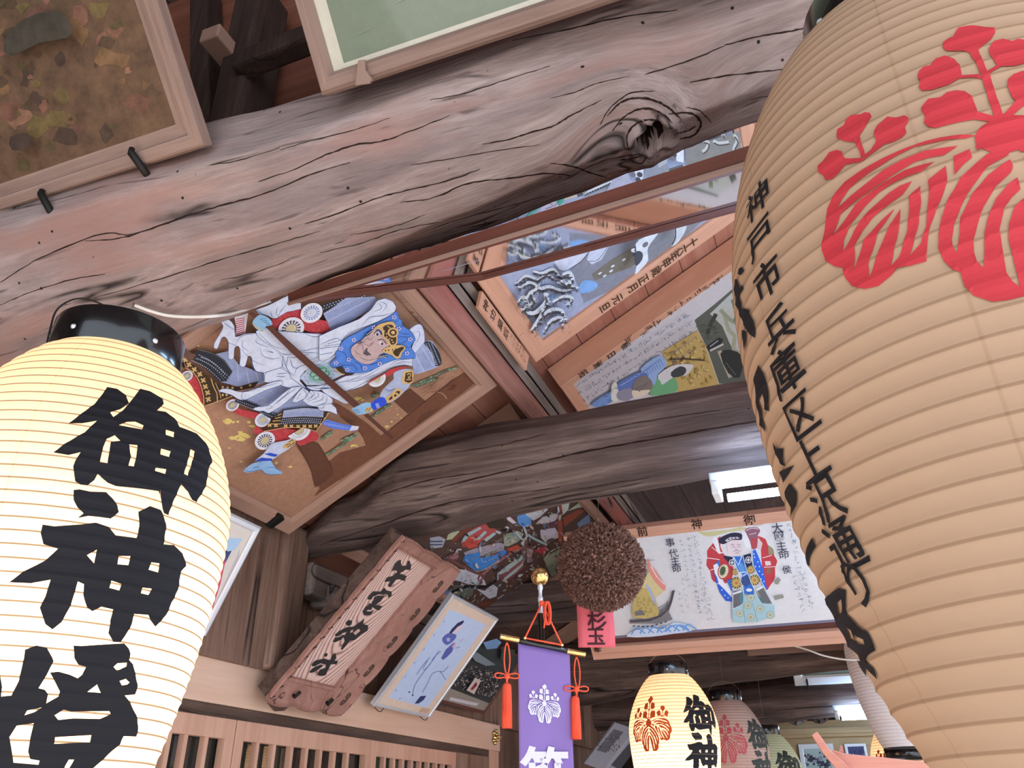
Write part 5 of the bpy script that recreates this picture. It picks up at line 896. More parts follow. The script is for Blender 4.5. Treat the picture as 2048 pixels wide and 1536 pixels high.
# hat and face
P.poly(px(K5, [(985, 370), (1000, 330), (1080, 310), (1150, 330), (1180, 400), (1180, 480), (1100, 530), (1030, 520), (990, 460)]), (232, 214, 216), 2)
P.poly(px(K5, [(880, 350), (890, 300), (980, 250), (1080, 225), (1170, 240), (1180, 290), (1160, 320), (1060, 320), (990, 350), (940, 375)]), (44, 42, 66), 2); P.poly(px(K5, [(960, 325), (1020, 285), (1120, 280), (1150, 300), (1060, 310), (985, 345)]), (206, 198, 204)); P.dots(px(K5, [(1010, 310), (1050, 298), (1095, 294)]), 2, (110, 104, 120), 6)
for l in ([(1030, 385), (1060, 375), (1085, 385)], [(1110, 380), (1140, 375), (1160, 385)], [(1050, 415), (1070, 405), (1090, 415)], [(1115, 412), (1135, 402), (1155, 412)], [(1060, 470), (1110, 455), (1160, 465)], [(1080, 490), (1120, 485), (1150, 490)], [(1095, 420), (1100, 440), (1120, 440)]): P.line(px(K5, l), 1.0, (96, 84, 104), 2, True)
# robe
P.poly(px(K5, [(960, 520), (1060, 540), (1060, 650), (1000, 600), (940, 540)]), IK4); P.poly(px(K5, [(1180, 520), (1290, 490), (1310, 640), (1240, 680), (1200, 600)]), IK4)
P.poly(px(K5, [(1060, 530), (1180, 530), (1260, 720), (1330, 960), (1330, 1020), (1210, 1010), (1180, 760), (1110, 680)]), BL4); P.poly(px(K5, [(1110, 640), (1150, 600), (1220, 650), (1250, 720), (1150, 740)]), (96, 156, 224)); P.line(px(K5, [(1070, 540), (1130, 640), (1180, 520)]), 2, (226, 232, 246), 0); P.line(px(K5, [(1140, 740), (1250, 730), (1190, 780)]), 2, (226, 232, 246)); P.poly(px(K5, [(1170, 800), (1260, 770), (1290, 860), (1240, 920), (1180, 890)]), (60, 84, 140)); P.ell(*px(K5, [(1270, 960)])[0], 6, 3.4, (236, 238, 244))
for q in ([(840, 620), (880, 580), (900, 640), (830, 700)],): P.poly(px(K5, q), BL4)
P.poly(px(K5, [(810, 640), (860, 620), (900, 700), (940, 850), (1060, 1010), (1060, 1110), (1000, 1100), (900, 980), (850, 860)]), (236, 236, 240)); P.poly(px(K5, [(815, 720), (860, 800), (880, 880), (960, 960), (1050, 1060), (1050, 1110), (970, 1100), (890, 990), (850, 870)]), (48, 100, 212)); P.poly(px(K5, [(980, 840), (1030, 820), (1060, 980), (1040, 970)]), BL4)
P.ell(*px(K5, [(950, 720)])[0], 13, 17, (196, 70, 72), 15); P.ell(*px(K5, [(940, 720)])[0], 9.5, 14, (226, 220, 190), 15); P.ell(*px(K5, [(930, 715)])[0], 5.5, 9.5, (78, 92, 66), 15)
for k in range(12): t_ = k*.523; (X, Y), = px(K5, [(932, 716)]); P.line([(X+5*math.cos(t_), Y+8*math.sin(t_)), (X+9*math.cos(t_), Y+13*math.sin(t_))], .9, (150, 160, 110))
P.poly(px(K5, [(1310, 460), (1350, 440), (1400, 560), (1450, 700), (1500, 960), (1440, 900), (1380, 760), (1330, 640)]), (46, 104, 222)); P.dots(px(K5, [(1340, 540), (1380, 600), (1350, 660), (1400, 720), (1440, 760), (1420, 820), (1460, 850), (1330, 500), (1400, 660), (870, 880), (920, 960), (960, 1030), (1000, 1060)]), 1.5, (220, 228, 246), 6)
def daisy(x, y, r):
    (X, Y), = px(K5, [(x, y)]); P.ell(X, Y, r*1.05, r*1.05, (58, 48, 44), 0, 16)
    for k in range(12): t_ = k*.5236; P.line([(X+r*.25*math.cos(t_), Y+r*.25*math.sin(t_)), (X+r*math.cos(t_), Y+r*math.sin(t_))], r*.26, (206, 178, 110))
    P.ell(X, Y, r*.3, r*.3, (206, 116, 70), 0, 10)
for q in ((1105, 870, 11), (1340, 835, 10), (1290, 700, 8), (1090, 730, 6)): daisy(*q)
for q in ((1050, 610), (1260, 575)): (X, Y), = px(K5, [q]); P.ell(X, Y, 6.4, 6.8, (230, 232, 240)); P.ell(X, Y, 5, 5.4, IK4); P.line([(X-4, Y), (X+4, Y)], 2, (230, 232, 240)); P.line([(X, Y-4), (X, Y+4)], 2, (230, 232, 240))
P.poly(px(K5, [(1060, 980), (1180, 960), (1200, 1130), (1060, 1200)]), (112, 106, 110)); P.poly(px(K5, [(1150, 970), (1200, 980), (1190, 1110), (1150, 1140)]), (86, 132, 150)); P.poly(px(K5, [(1370, 970), (1450, 920), (1560, 1130), (1480, 1130)]), (112, 112, 112)); P.poly(px(K5, [(1340, 960), (1400, 1040), (1480, 1120), (1440, 1130)]), (80, 124, 130)); P.poly(px(K5, [(1060, 1000), (1170, 960), (1180, 985), (1070, 1020)]), (232, 232, 236)); P.poly(px(K5, [(1350, 950), (1440, 900), (1450, 930), (1370, 975)]), (232, 232, 236))
P.poly(px(K5, [(1050, 1210), (1200, 1130), (1210, 1030), (1360, 1010), (1430, 1140), (1590, 1150), (1600, 1300), (1480, 1330), (1360, 1370), (1200, 1380), (1060, 1370)]), (170, 204, 212)); P.line(px(K5, [(1190, 1140), (1220, 1380)]), 1, (110, 150, 166)); P.line(px(K5, [(1310, 1120), (1380, 1370)]), 1, (110, 150, 166))
for x, y in ((1150, 1260), (1255, 1160), (1290, 1310), (1410, 1200), (1540, 1280), (1290, 1060)):
    (X, Y), = px(K5, [(x, y)]); P.ell(X, Y, 8, 7.4, (176, 178, 150), 0, 16); P.ell(X, Y, 6.2, 5.8, (190, 206, 196), 0, 14); P.ell(X, Y, 3.4, 3, (184, 170, 120), 0, 10)
for l in ([(1060, 540), (1110, 680), (1160, 860), (1190, 960), (1190, 1130), (1060, 1200)], [(1190, 520), (1230, 680), (1290, 850), (1340, 960), (1430, 1130), (1580, 1150)], [(1310, 450), (1320, 640), (1400, 800), (1480, 950)], [(1060, 990), (1060, 1200)], [(1440, 900), (1570, 1140)]): P.line(px(K5, l), 1.4, (206, 226, 236))
P.poly(px(K5, [(1590, 840), (1640, 795), (1675, 830), (1640, 890), (1600, 885)]), (150, 148, 136)); P.poly(px(K5, [(1585, 1040), (1700, 1015), (1715, 1060), (1600, 1090)]), (150, 148, 136))
# boat on the waves
P.poly(px(K5, [(-260, 1340), (-100, 1330), (60, 1290), (180, 1200), (240, 1120), (280, 970), (320, 960), (280, 1130), (240, 1240), (290, 1340), (100, 1390), (-260, 1390)]), (132, 128, 132)); P.poly(px(K5, [(-260, 1350), (0, 1330), (120, 1280), (200, 1220), (260, 1090), (285, 970), (318, 962), (290, 1090), (240, 1210), (150, 1300), (0, 1360), (-260, 1375)]), (82, 78, 84))
for i in range(5): P.line(px(K5, [(80, 1200+i*26), (190, 1150+i*26), (230, 1100+i*20)]), 1, (78, 74, 78))
for i in range(8): P.line(px(K5, [(-220+i*58, 1430-abs(i-2)*3-max(0, i-4)*14), (-190+i*58, 1424-abs(i-2)*3-max(0, i-4)*16)]), 2.2, (70, 66, 74))
P.poly(px(K5, [(-120, 900), (0, 700), (60, 850), (180, 970), (150, 1010), (80, 1050), (-100, 1060)]), (222, 206, 152), 0); P.poly(px(K5, [(-30, 560), (10, 640), (80, 720), (170, 860), (200, 900), (190, 970), (130, 930), (40, 820), (-20, 700)]), (232, 150, 136), 2); P.line(px(K5, [(10, 650), (90, 790), (190, 890)]), 2, (240, 226, 220)); P.line(px(K5, [(-60, 580), (60, 575)]), 1, (120, 120, 110)); P.poly(px(K5, [(-180, 990), (-40, 930), (40, 1000), (90, 1170), (100, 1290), (-220, 1310)]), (204, 182, 112), 2); P.poly(px(K5, [(-60, 880), (0, 920), (70, 1100), (60, 1150), (-10, 1000)]), (176, 190, 224))
for i in range(26): (X, Y), = px(K5, [(rnd.uniform(-160, 70), rnd.uniform(1040, 1290))]); P.ell(X, Y, 2.2, 1.9, (150, 128, 74), 0, 8); P.ell(X, Y, 1.2, 1, (220, 204, 140), 0, 6)
P.poly(px(K5, [(-190, 1290), (-190, 1240), (-100, 1220), (-60, 1280)]), (120, 118, 122))
P.poly(px(K5, [(-300, 1560), (-200, 1480), (0, 1440), (160, 1460), (290, 1380), (420, 1390), (540, 1480), (300, 1520), (0, 1560)]), (206, 220, 240), 2)
for i in range(7): P.line(px(K5, [(-240+i*110, 1530-i*8), (-180+i*110, 1450-i*8), (-110+i*110, 1480-i*8), (-60+i*110, 1520-i*8)]), 2.6, (110, 162, 226)); P.line(px(K5, [(160+i*20, 1500-i*9), (260+i*20, 1430-i*8), (420, 1410+i*12), (500, 1470+i*6)]) , 1.6, (120, 172, 232)) if i < 4 else None
# writing
ex_, ey_ = XV, p4.e2
for ch, x, y, sz in [('大', 1630, 165, .062), ('國', 1652, 268, .056), ('主', 1680, 390, .056), ('命', 1712, 498, .06), ('侯', 1752, 700, .05), ('事', 258, 352, .054), ('代', 300, 490, .054), ('主', 322, 585, .054), ('命', 340, 680, .056)]: P.text(ch, *px(K5, [(x, y)])[0], sz, ex_, ey_, (52, 56, 84), 0.006)
k = 0
for (x0, y0, x1, y1, n, sz) in ((570, 300, 790, 1330, 17, 0.027), (490, 310, 640, 1250, 15, 0.024), (400, 330, 500, 900, 10, 0.022), (640, 870, 730, 1330, 7, 0.022), (560, 900, 650, 1250, 6, 0.022), (430, 820, 480, 1170, 6, 0.020), (1840, 350, 1960, 950, 10, 0.024), (1860, 800, 1970, 1230, 7, 0.030), (1960, 760, 2060, 1180, 7, 0.030), (1780, 130, 1840, 330, 4, 0.024), (370, 1000, 420, 1240, 4, 0.020)):
    for i in range(n): k += 1; t_ = i/max(1, n-1); P.scribble(*px(K5, [(x0+(x1-x0)*t_+rnd.uniform(-8, 8), y0+(y1-y0)*t_)])[0], sz, (128, 128, 146), ex_, ey_, 300+k)
P.build('canvas', M['paper_art'], t4)
for ch, x, y in (('前', 412, 325), ('神', 838, 268), ('御', 1248, 205)): Painting(p4, 0.0315).text(ch, *px(C7, [(x, y)])[0], 0.062, ex_, ey_, (62, 36, 22), 0.02).build('character', M['paint'], t4)
Painting(p4, 0.037).text('奉', *px((1140, 1280, .1667), [(330, 108)])[0], 0.05, ex_, ey_, (70, 36, 22), 0.02).build('character', M['paint'], t4)
# ------------------------------------------------------------------ things leaning out from the left wall
LEANP = Vector((0.687, 0, 0.727))
CP = (540, 1040, .26042)
pp = mkplane(*px(CP, [(560, 1490)])[0], x=WALLX+0.07, lean=LEANP)
TPL = thing('shrine_plaque', pp.p(0, 0, -0.05), 'carved wooden shrine plaque with four black brush characters and scalloped frame', 'plaque')
def P2(cr, pts, off=0.0): return [pp.at(x, y, off) for x, y in px(cr, pts)]
qo = px(CP, [(0, 1385), (540, 1490), (1445, 380), (1000, 90)]); qi = px(CP, [(150, 1205), (500, 1290), (1255, 372), (980, 222)])
oa = [pp.ab(*q) for q in qo]; ia = [pp.ab(*q) for q in qi]
_l = [pp.ab(*q)[0] for q in px(CP, [(110, 1190), (955, 160)])]; oy0, oy1 = sum(_l)/2, (oa[1][0]+oa[2][0])/2; ob0, ob1 = (oa[0][1]+oa[1][1])/2, (oa[2][1]+oa[3][1])/2
iy0, iy1 = (ia[0][0]+ia[3][0])/2, (ia[1][0]+ia[2][0])/2; ib0, ib1 = (ia[0][1]+ia[1][1])/2, (ia[2][1]+ia[3][1])/2
PLW = wood('carved_plaque_wood', C(120, 84, 74), C(158, 116, 104), C(186, 146, 134), 'z', 1.6, crack=0.15, rough=0.75, bump=0.3, contrast=0.7)
# zebra-grained centre panel: arched growth rings
zm, znt, zb = mat('ringed_panel_wood'); zb.inputs['Roughness'].default_value = 0.7
zt = znt.nodes.new('ShaderNodeTexCoord'); zmp = znt.nodes.new('ShaderNodeMapping'); zmp.inputs['Scale'].default_value = (1.0, 0.22, 1.0); zmp.inputs['Location'].default_value = (0.0, 0.06, 0.0)
znt.links.new(zt.outputs['UV'], zmp.inputs[0]); zw = znt.nodes.new('ShaderNodeTexWave'); zw.wave_type = 'RINGS'; zw.rings_direction = 'Z'; zw.inputs['Scale'].default_value = 26; zw.inputs['Distortion'].default_value = 2.2; zw.inputs['Detail'].default_value = 2; zw.inputs['Detail Scale'].default_value = 1.2
znt.links.new(zmp.outputs[0], zw.inputs['Vector']); zr = ramp(znt, [(0.0, C(140, 104, 96)), (0.16, C(186, 152, 142)), (0.4, C(210, 180, 170)), (1, C(218, 188, 178))]); znt.links.new(zw.outputs['Fac'], zr.inputs[0]); znt.links.new(zr.outputs[0], zb.inputs['Base Color'])
mb = MB(); pn = [pp.p(iy0-.01, ib0-.01, -0.012), pp.p(iy1+.01, ib0-.01, -0.012), pp.p(iy1+.01, ib1+.01, -0.012), pp.p(iy0-.01, ib1+.01, -0.012)]; mb.prism(pn, -pp.n*0.02)
for i in range(len(mb.v)): d = mb.v[i]-pp.o; mb.uv[i] = (d.dot(pp.e1)-(iy0+iy1)/2, (ib1+0.06)-d.dot(pp.e2))
mb.build('panel', zm, TPL)
# frame: scalloped outer outline, flared rails
def scallop(y, b, side, n, amp):  # outer outline point with bracket-shaped lobes
    return y
out = []; NS = 40
def lobes(t, n): u = (t*n) % 1.0; return abs(math.sin(math.pi*u))**0.6
for i in range(NS): t = i/NS; out.append((oy0+(oy1-oy0)*t, ob0-0.022*lobes(t, 3)+0.012))
for i in range(NS): t = i/NS; out.append((oy1+0.02*lobes(t, 5)-0.014, ob0+(ob1-ob0)*t))
for i in range(NS): t = i/NS; out.append((oy1+(oy0-oy1)*t, ob1+0.012*lobes(t, 3)-0.006))
for i in range(NS): t = i/NS; out.append((oy0-0.006*lobes(t, 5)+0.003, ob1+(ob0-ob1)*t))
inn = []
for (y0_, b0_), (y1_, b1_) in (((iy0, ib0), (iy1, ib0)), ((iy1, ib0), (iy1, ib1)), ((iy1, ib1), (iy0, ib1)), ((iy0, ib1), (iy0, ib0))):
    for i in range(NS): t = i/NS; inn.append((y0_+(y1_-y0_)*t, b0_+(b1_-b0_)*t))
mb = MB(); n = len(out)
def mixp(t, h): return [pp.p(o[0]*(1-t)+q[0]*t, o[1]*(1-t)+q[1]*t, h) for o, q in zip(out, inn)]
rings = [mixp(0.02, 0.002), mixp(0.0, 0.018), mixp(0.10, 0.026), mixp(0.14, 0.016), mixp(0.5, 0.008), mixp(0.86, 0.002), mixp(0.9, 0.008), mixp(1.0, 0.004), mixp(1.0, -0.02)]
vs = [p for r in rings for p in r]; fs = []
for i in range(len(rings)-1):
    for k in range(n): fs.append((i*n+k, i*n+(k+1) % n, (i+1)*n+(k+1) % n, (i+1)*n+k))
mb.add(vs, fs); mb.build('carved_frame', PLW, TPL)
mb = MB(); mb.prism([pp.p(oy0+.006, ob0+.012, -0.065), pp.p(oy1-.016, ob0+.012, -0.065), pp.p(oy1-.016, ob1-.008, -0.065), pp.p(oy0+.006, ob1-.008, -0.065)], pp.n*0.045); mb.build('backing_block', M['dark_y'], TPL)
mb = MB(); mb.prism([pp.p(oy0+.006, ob0+.012, -0.02), pp.p(iy0-.012, ob0+.012, -0.02), pp.p(iy0-.012, ob1-.008, -0.02), pp.p(oy0+.006, ob1-.008, -0.02)], pp.n*0.024); mb.build('side_block', M['dark_y'], TPL)
for i in range(5):   # carved scrolls on the outer rail
    b = ob0+(ob1-ob0)*(0.1+0.19*i); yc = iy1+(oy1-iy1)*0.62; mb = MB()
    pts = [pp.p(yc+0.012*math.cos(a)*(1-a/9), b+0.018+0.015*math.sin(a), 0.014) for a in [j*0.6 for j in range(8)]]+[pp.p(yc+0.012*math.cos(a)*(1-a/9), b-0.018-0.015*math.sin(a), 0.014) for a in [j*0.6 for j in range(8)]]
    mb.tube(pts[7::-1]+pts[8:], 0.0034, 6); mb.build('scroll_carving', M['dark_y'], TPL, smooth_=True)
for i in range(17):
    mb = MB(); b = ob0+(ob1-ob0)*(i+.5)/17; mb.tube([pp.p(oy0+0.002, b, 0.024), pp.p(oy0+(iy0-oy0)*0.75, b+0.006, 0.012)], 0.0035, 5); mb.build('notch_carving', M['dark_y'], TPL, smooth_=True)
P = Painting(pp, -0.0105); INK = (44, 42, 44)
G = lambda pts, sm=0: P.poly(px(CP, pts), INK, sm)
# first character
G([(930, 395), (960, 335), (985, 310), (1008, 308), (1000, 350), (1050, 352), (1058, 315), (1072, 312), (1085, 352), (1078, 385), (1040, 382), (1020, 400), (985, 395), (960, 385)]); G([(975, 340), (1000, 310), (1010, 345), (995, 420), (975, 430)]); G([(878, 475), (900, 440), (960, 428), (1010, 415), (1050, 430), (1035, 470), (990, 455), (960, 462), (940, 490), (915, 515), (905, 505), (925, 470), (895, 475)]); G([(955, 415), (990, 395), (1010, 400), (960, 470), (925, 515), (912, 512), (935, 465)])
# second character
G([(755, 590), (790, 548), (850, 550), (880, 520), (895, 540), (935, 550), (935, 580), (910, 600), (905, 570), (830, 572), (790, 590), (780, 612), (748, 610)]); G([(795, 600), (830, 580), (880, 585), (850, 625), (815, 650), (780, 655), (785, 625), (820, 605), (800, 612)]); G([(710, 705), (735, 665), (780, 650), (830, 655), (862, 660), (840, 695), (815, 690), (790, 670), (760, 680), (740, 700), (770, 705), (800, 690), (770, 730), (725, 732)]); G([(760, 640), (790, 645), (780, 690), (745, 690)])
# third character
G([(580, 790), (605, 768), (632, 775), (625, 805), (595, 815)]); G([(500, 880), (540, 850), (590, 825), (640, 820), (700, 780), (725, 755), (715, 800), (755, 810), (750, 850), (700, 880), (655, 920), (610, 930), (590, 960), (555, 998), (545, 990), (575, 930), (565, 900), (590, 860), (555, 870), (530, 890), (505, 895)]); G([(482, 935), (500, 905), (550, 895), (560, 880), (575, 890), (545, 920), (500, 940)]); P.poly(px(CP, [(640, 865), (680, 835), (695, 850), (655, 885)]), (206, 172, 160)); P.poly(px(CP, [(620, 850), (640, 840), (635, 860), (615, 868)]), (206, 172, 160))
# fourth character
G([(415, 1035), (430, 1020), (445, 1030), (435, 1050), (420, 1050)]); G([(320, 1110), (350, 1080), (420, 1065), (465, 1080), (475, 1040), (505, 1025), (510, 1060), (495, 1080), (525, 1085), (510, 1110), (465, 1105), (455, 1125), (430, 1110), (390, 1100), (350, 1120), (325, 1125)]); G([(300, 1170), (330, 1140), (390, 1110), (410, 1120), (370, 1150), (320, 1175)]); G([(365, 1185), (385, 1150), (420, 1140), (445, 1150), (430, 1190), (400, 1200), (375, 1195)]); G([(440, 1080), (480, 1070), (450, 1150), (420, 1160)])
P.build('lettering', M['paint'], TPL)
mb = MB()
for cx_ in (115, 360):
    q = px(CP, [(cx_-60, 1400), (cx_+60, 1405), (cx_-5, 1465)]); pts = [at(x, y, Vector((WALLX+0.055, 0, 0)), XV) for x, y in q]; mb = MB(); mb.prism(pts, Vector((-0.05, 0, 0))); mb.build('wedge_block', M['dark_y'], TPL)
for cx_, cy_ in ((180, 1345), (435, 1400)):
    mb = MB(); o = pp.at(*px(CP, [(cx_, cy_)])[0], 0.01); mb.tube([o-pp.n*0.05, o+pp.n*0.012, o+pp.n*0.016+LEANP*0.03], 0.008, 8); mb.build('iron_clamp', M['iron'], TPL, smooth_=True)
# framed slim picture of a kimono figure
CF = (720, 1160, .19529); LEANF = Vector((0.633, 0, 0.774))
pk = mkplane(*px(CF, [(630, 1440)])[0], x=WALLX+0.05, lean=LEANF)
qa = [pk.ab(*q) for q in px(CF, [(130, 1310), (720, 1400), (1420, 395), (945, 150)])]
ky0, ky1 = (qa[0][0]+qa[3][0])/2, (qa[1][0]+qa[2][0])/2; kb0, kb1 = (qa[0][1]+qa[1][1])/2, (qa[2][1]+qa[3][1])/2
tk = lean_picture(pk, ky0, ky1, kb0, kb1, 0.016, 'framed_picture', 'slim silver-framed pale blue picture of a figure beside the carved plaque', M['silver'], [(0, 0.0), (0.3, 0.004), (0.8, 0.003), (1, -0.004)], M['white_paint'], thick=0.025)
P = Painting(pk, -0.006); P.rect(ky0+.01, ky1-.01, kb0+.01, kb1-.01, (222, 204, 188))
P.poly(px(CF, [(290, 1205), (690, 1310), (1290, 460), (925, 300)]), (190, 212, 246))
DBL = (54, 66, 140)
P.poly(px(CF, [(1060, 412), (1065, 430), (1030, 470), (960, 545), (900, 560), (940, 500), (1000, 440)]), (40, 44, 96)); P.poly(px(CF, [(1000, 480), (1045, 455), (1030, 500), (960, 560), (940, 545)]), (226, 208, 220)); P.poly(px(CF, [(840, 600), (900, 545), (985, 560), (970, 610), (900, 665), (860, 650)]), (92, 106, 186), 2); P.poly(px(CF, [(830, 800), (880, 710), (960, 640), (975, 660), (940, 740), (890, 790), (850, 820)]), (88, 98, 178)); P.poly(px(CF, [(940, 680), (980, 630), (985, 660), (950, 700)]), (206, 170, 196)); P.line(px(CF, [(975, 700), (1025, 685)]), .9, DBL); P.line(px(CF, [(1020, 640), (1060, 600)]), 2, (196, 184, 216))
for l in ([(830, 730), (760, 790), (720, 860), (660, 920), (655, 890), (715, 790)], [(810, 720), (740, 830), (640, 960), (560, 1080), (540, 1180)], [(805, 935), (740, 960), (690, 1060), (640, 1150)], [(580, 970), (640, 880), (690, 820)], [(805, 935), (850, 940), (905, 885)], [(820, 930), (850, 980), (880, 1020)]): P.line(px(CF, l), 1.0, (70, 92, 170))
P.poly(px(CF, [(560, 1265), (620, 1190), (680, 1185), (650, 1230), (600, 1265)]), (44, 54, 112)); P.dots(px(CF, [(505, 1148), (540, 1180)]), 1.8, (44, 54, 112)); P.ell(*px(CF, [(905, 610)])[0], 4, 4, (176, 186, 230), 0, 10)
for q in ((860, 425), (760, 565), (655, 710), (560, 850), (465, 990), (370, 1130), (410, 1215)): P.line(px(CF, [(q[0]-8, q[1]+10), (q[0]+8, q[1]-10)]), 1.2, (120, 146, 206))
P.poly(px(CF, [(600, 1350), (640, 1310), (720, 1320), (700, 1370)]), (206, 172, 150)); P.build('print', M['paper_art'], tk)
for x_, y_ in ((215, 1325), (675, 1415)):
    o = pk.at(*px(CF, [(x_, y_)])[0], 0.002); mb = MB(); mb.tube([o-LEANF*0.012-YV*0.016-pk.n*0.03, o-LEANF*0.012-YV*0.016, o-LEANF*0.012+YV*0.016, o+LEANF*0.01+YV*0.016], 0.0022, 6); mb.build('wire_hook', M['iron'], tk)
# group photograph behind it
pg = mkplane(*px(CF, [(1270, 1375)])[0], x=WALLX+0.02, lean=Vector((0.639, 0, 0.769)))
gq = [pg.ab(*q) for q in px(CF, [(1270, 1380), (1600, 900)])]
gy1 = (gq[0][0]+gq[1][0])/2; gw = gy1-pg.ab(*px(CF, [(700, 1240)])[0])[0]
tg = lean_picture(pg, gy1-gw, gy1, 0.0, 0.46, 0.02, 'framed_photograph', 'dark framed group photograph leaning behind the slim silver-framed picture', M['frame_dark'], [(0, -0.002), (0.2, 0.003), (0.8, 0.0), (1, -0.006)], thick=0.03)
P = Painting(pg, -0.008); P.rect(gy1-gw+.015, gy1-.015, 0.015, 0.445, (56, 62, 66))
P.poly(px(CF, [(800, 1260), (1290, 1345), (1340, 1270), (900, 1100), (850, 1130)]), (150, 146, 138)); P.poly(px(CF, [(910, 1230), (1190, 1290), (1220, 1265), (930, 1200)]), (206, 206, 216)); P.poly(px(CF, [(800, 1268), (1255, 1365), (1280, 1340), (830, 1240)]), (60, 64, 74))
P.poly(px(CF, [(900, 1100), (1330, 1230), (1480, 1000), (1100, 810), (1000, 950)]), (58, 56, 60))
for i in range(420):
    u, v = rnd.random(), rnd.random(); x = 940+u*430+v*110; y = 1090+u*115-v*240; P.ell(*px(CF, [(x, y)])[0], rnd.uniform(.8, 1.7), rnd.uniform(.8, 1.8), rnd.choice([(150, 146, 150), (30, 30, 34), (206, 200, 196), (110, 106, 110), (40, 38, 44)]), 0, 6)
P.poly(px(CF, [(1090, 1130), (1180, 1000), (1240, 1030), (1170, 1170)]), (206, 196, 190)); P.poly(px(CF, [(1130, 1120), (1190, 1040), (1200, 1080), (1150, 1130)]), (140, 40, 56))
P.poly(px(CF, [(1140, 770), (1200, 740), (1390, 870), (1290, 880), (1180, 830)]), (120, 134, 146)); P.poly(px(CF, [(1260, 640), (1400, 600), (1450, 640), (1400, 700), (1300, 710)]), (110, 150, 196)); P.poly(px(CF, [(1450, 680), (1590, 720), (1560, 860), (1440, 820)]), (50, 66, 56))
P.build('photo', M['paper_art'], tg)
# silver frame half hidden by the big lit lantern
ps = mkplane(412, 1272, x=WALLX+0.05, lean=Vector((0.412, 0, 0.911)))
sb = ps.ab(526, 1056)
ts = lean_picture(ps, -0.42, 0.0, 0.0, sb[1], 0.03, 'framed_picture', 'silver-framed dark blue picture half hidden by the big lit lantern', M['silver'], [(0, 0.0), (0.3, 0.004), (0.8, 0.003), (1, -0.004)], M['white_paint'], thick=0.03)
S5 = (380, 1000, .3027)
P = Painting(ps, -0.006); P.rect(-0.405, -0.015, 0.015, sb[1]-.015, (222, 214, 206)); P.rect(-0.36, -0.085, 0.09, sb[1]-.10, (64, 76, 128))
P.poly(px(S5, [(250, 250), (345, 255), (300, 330), (250, 340), (200, 300)]), (176, 206, 236)); P.poly(px(S5, [(140, 700), (190, 480), (240, 380), (200, 560), (150, 720)]), (206, 80, 120)); P.poly(px(S5, [(110, 790), (160, 700), (330, 320), (320, 420), (140, 760)]), (196, 190, 196)); P.build('print', M['paper_art'], ts)
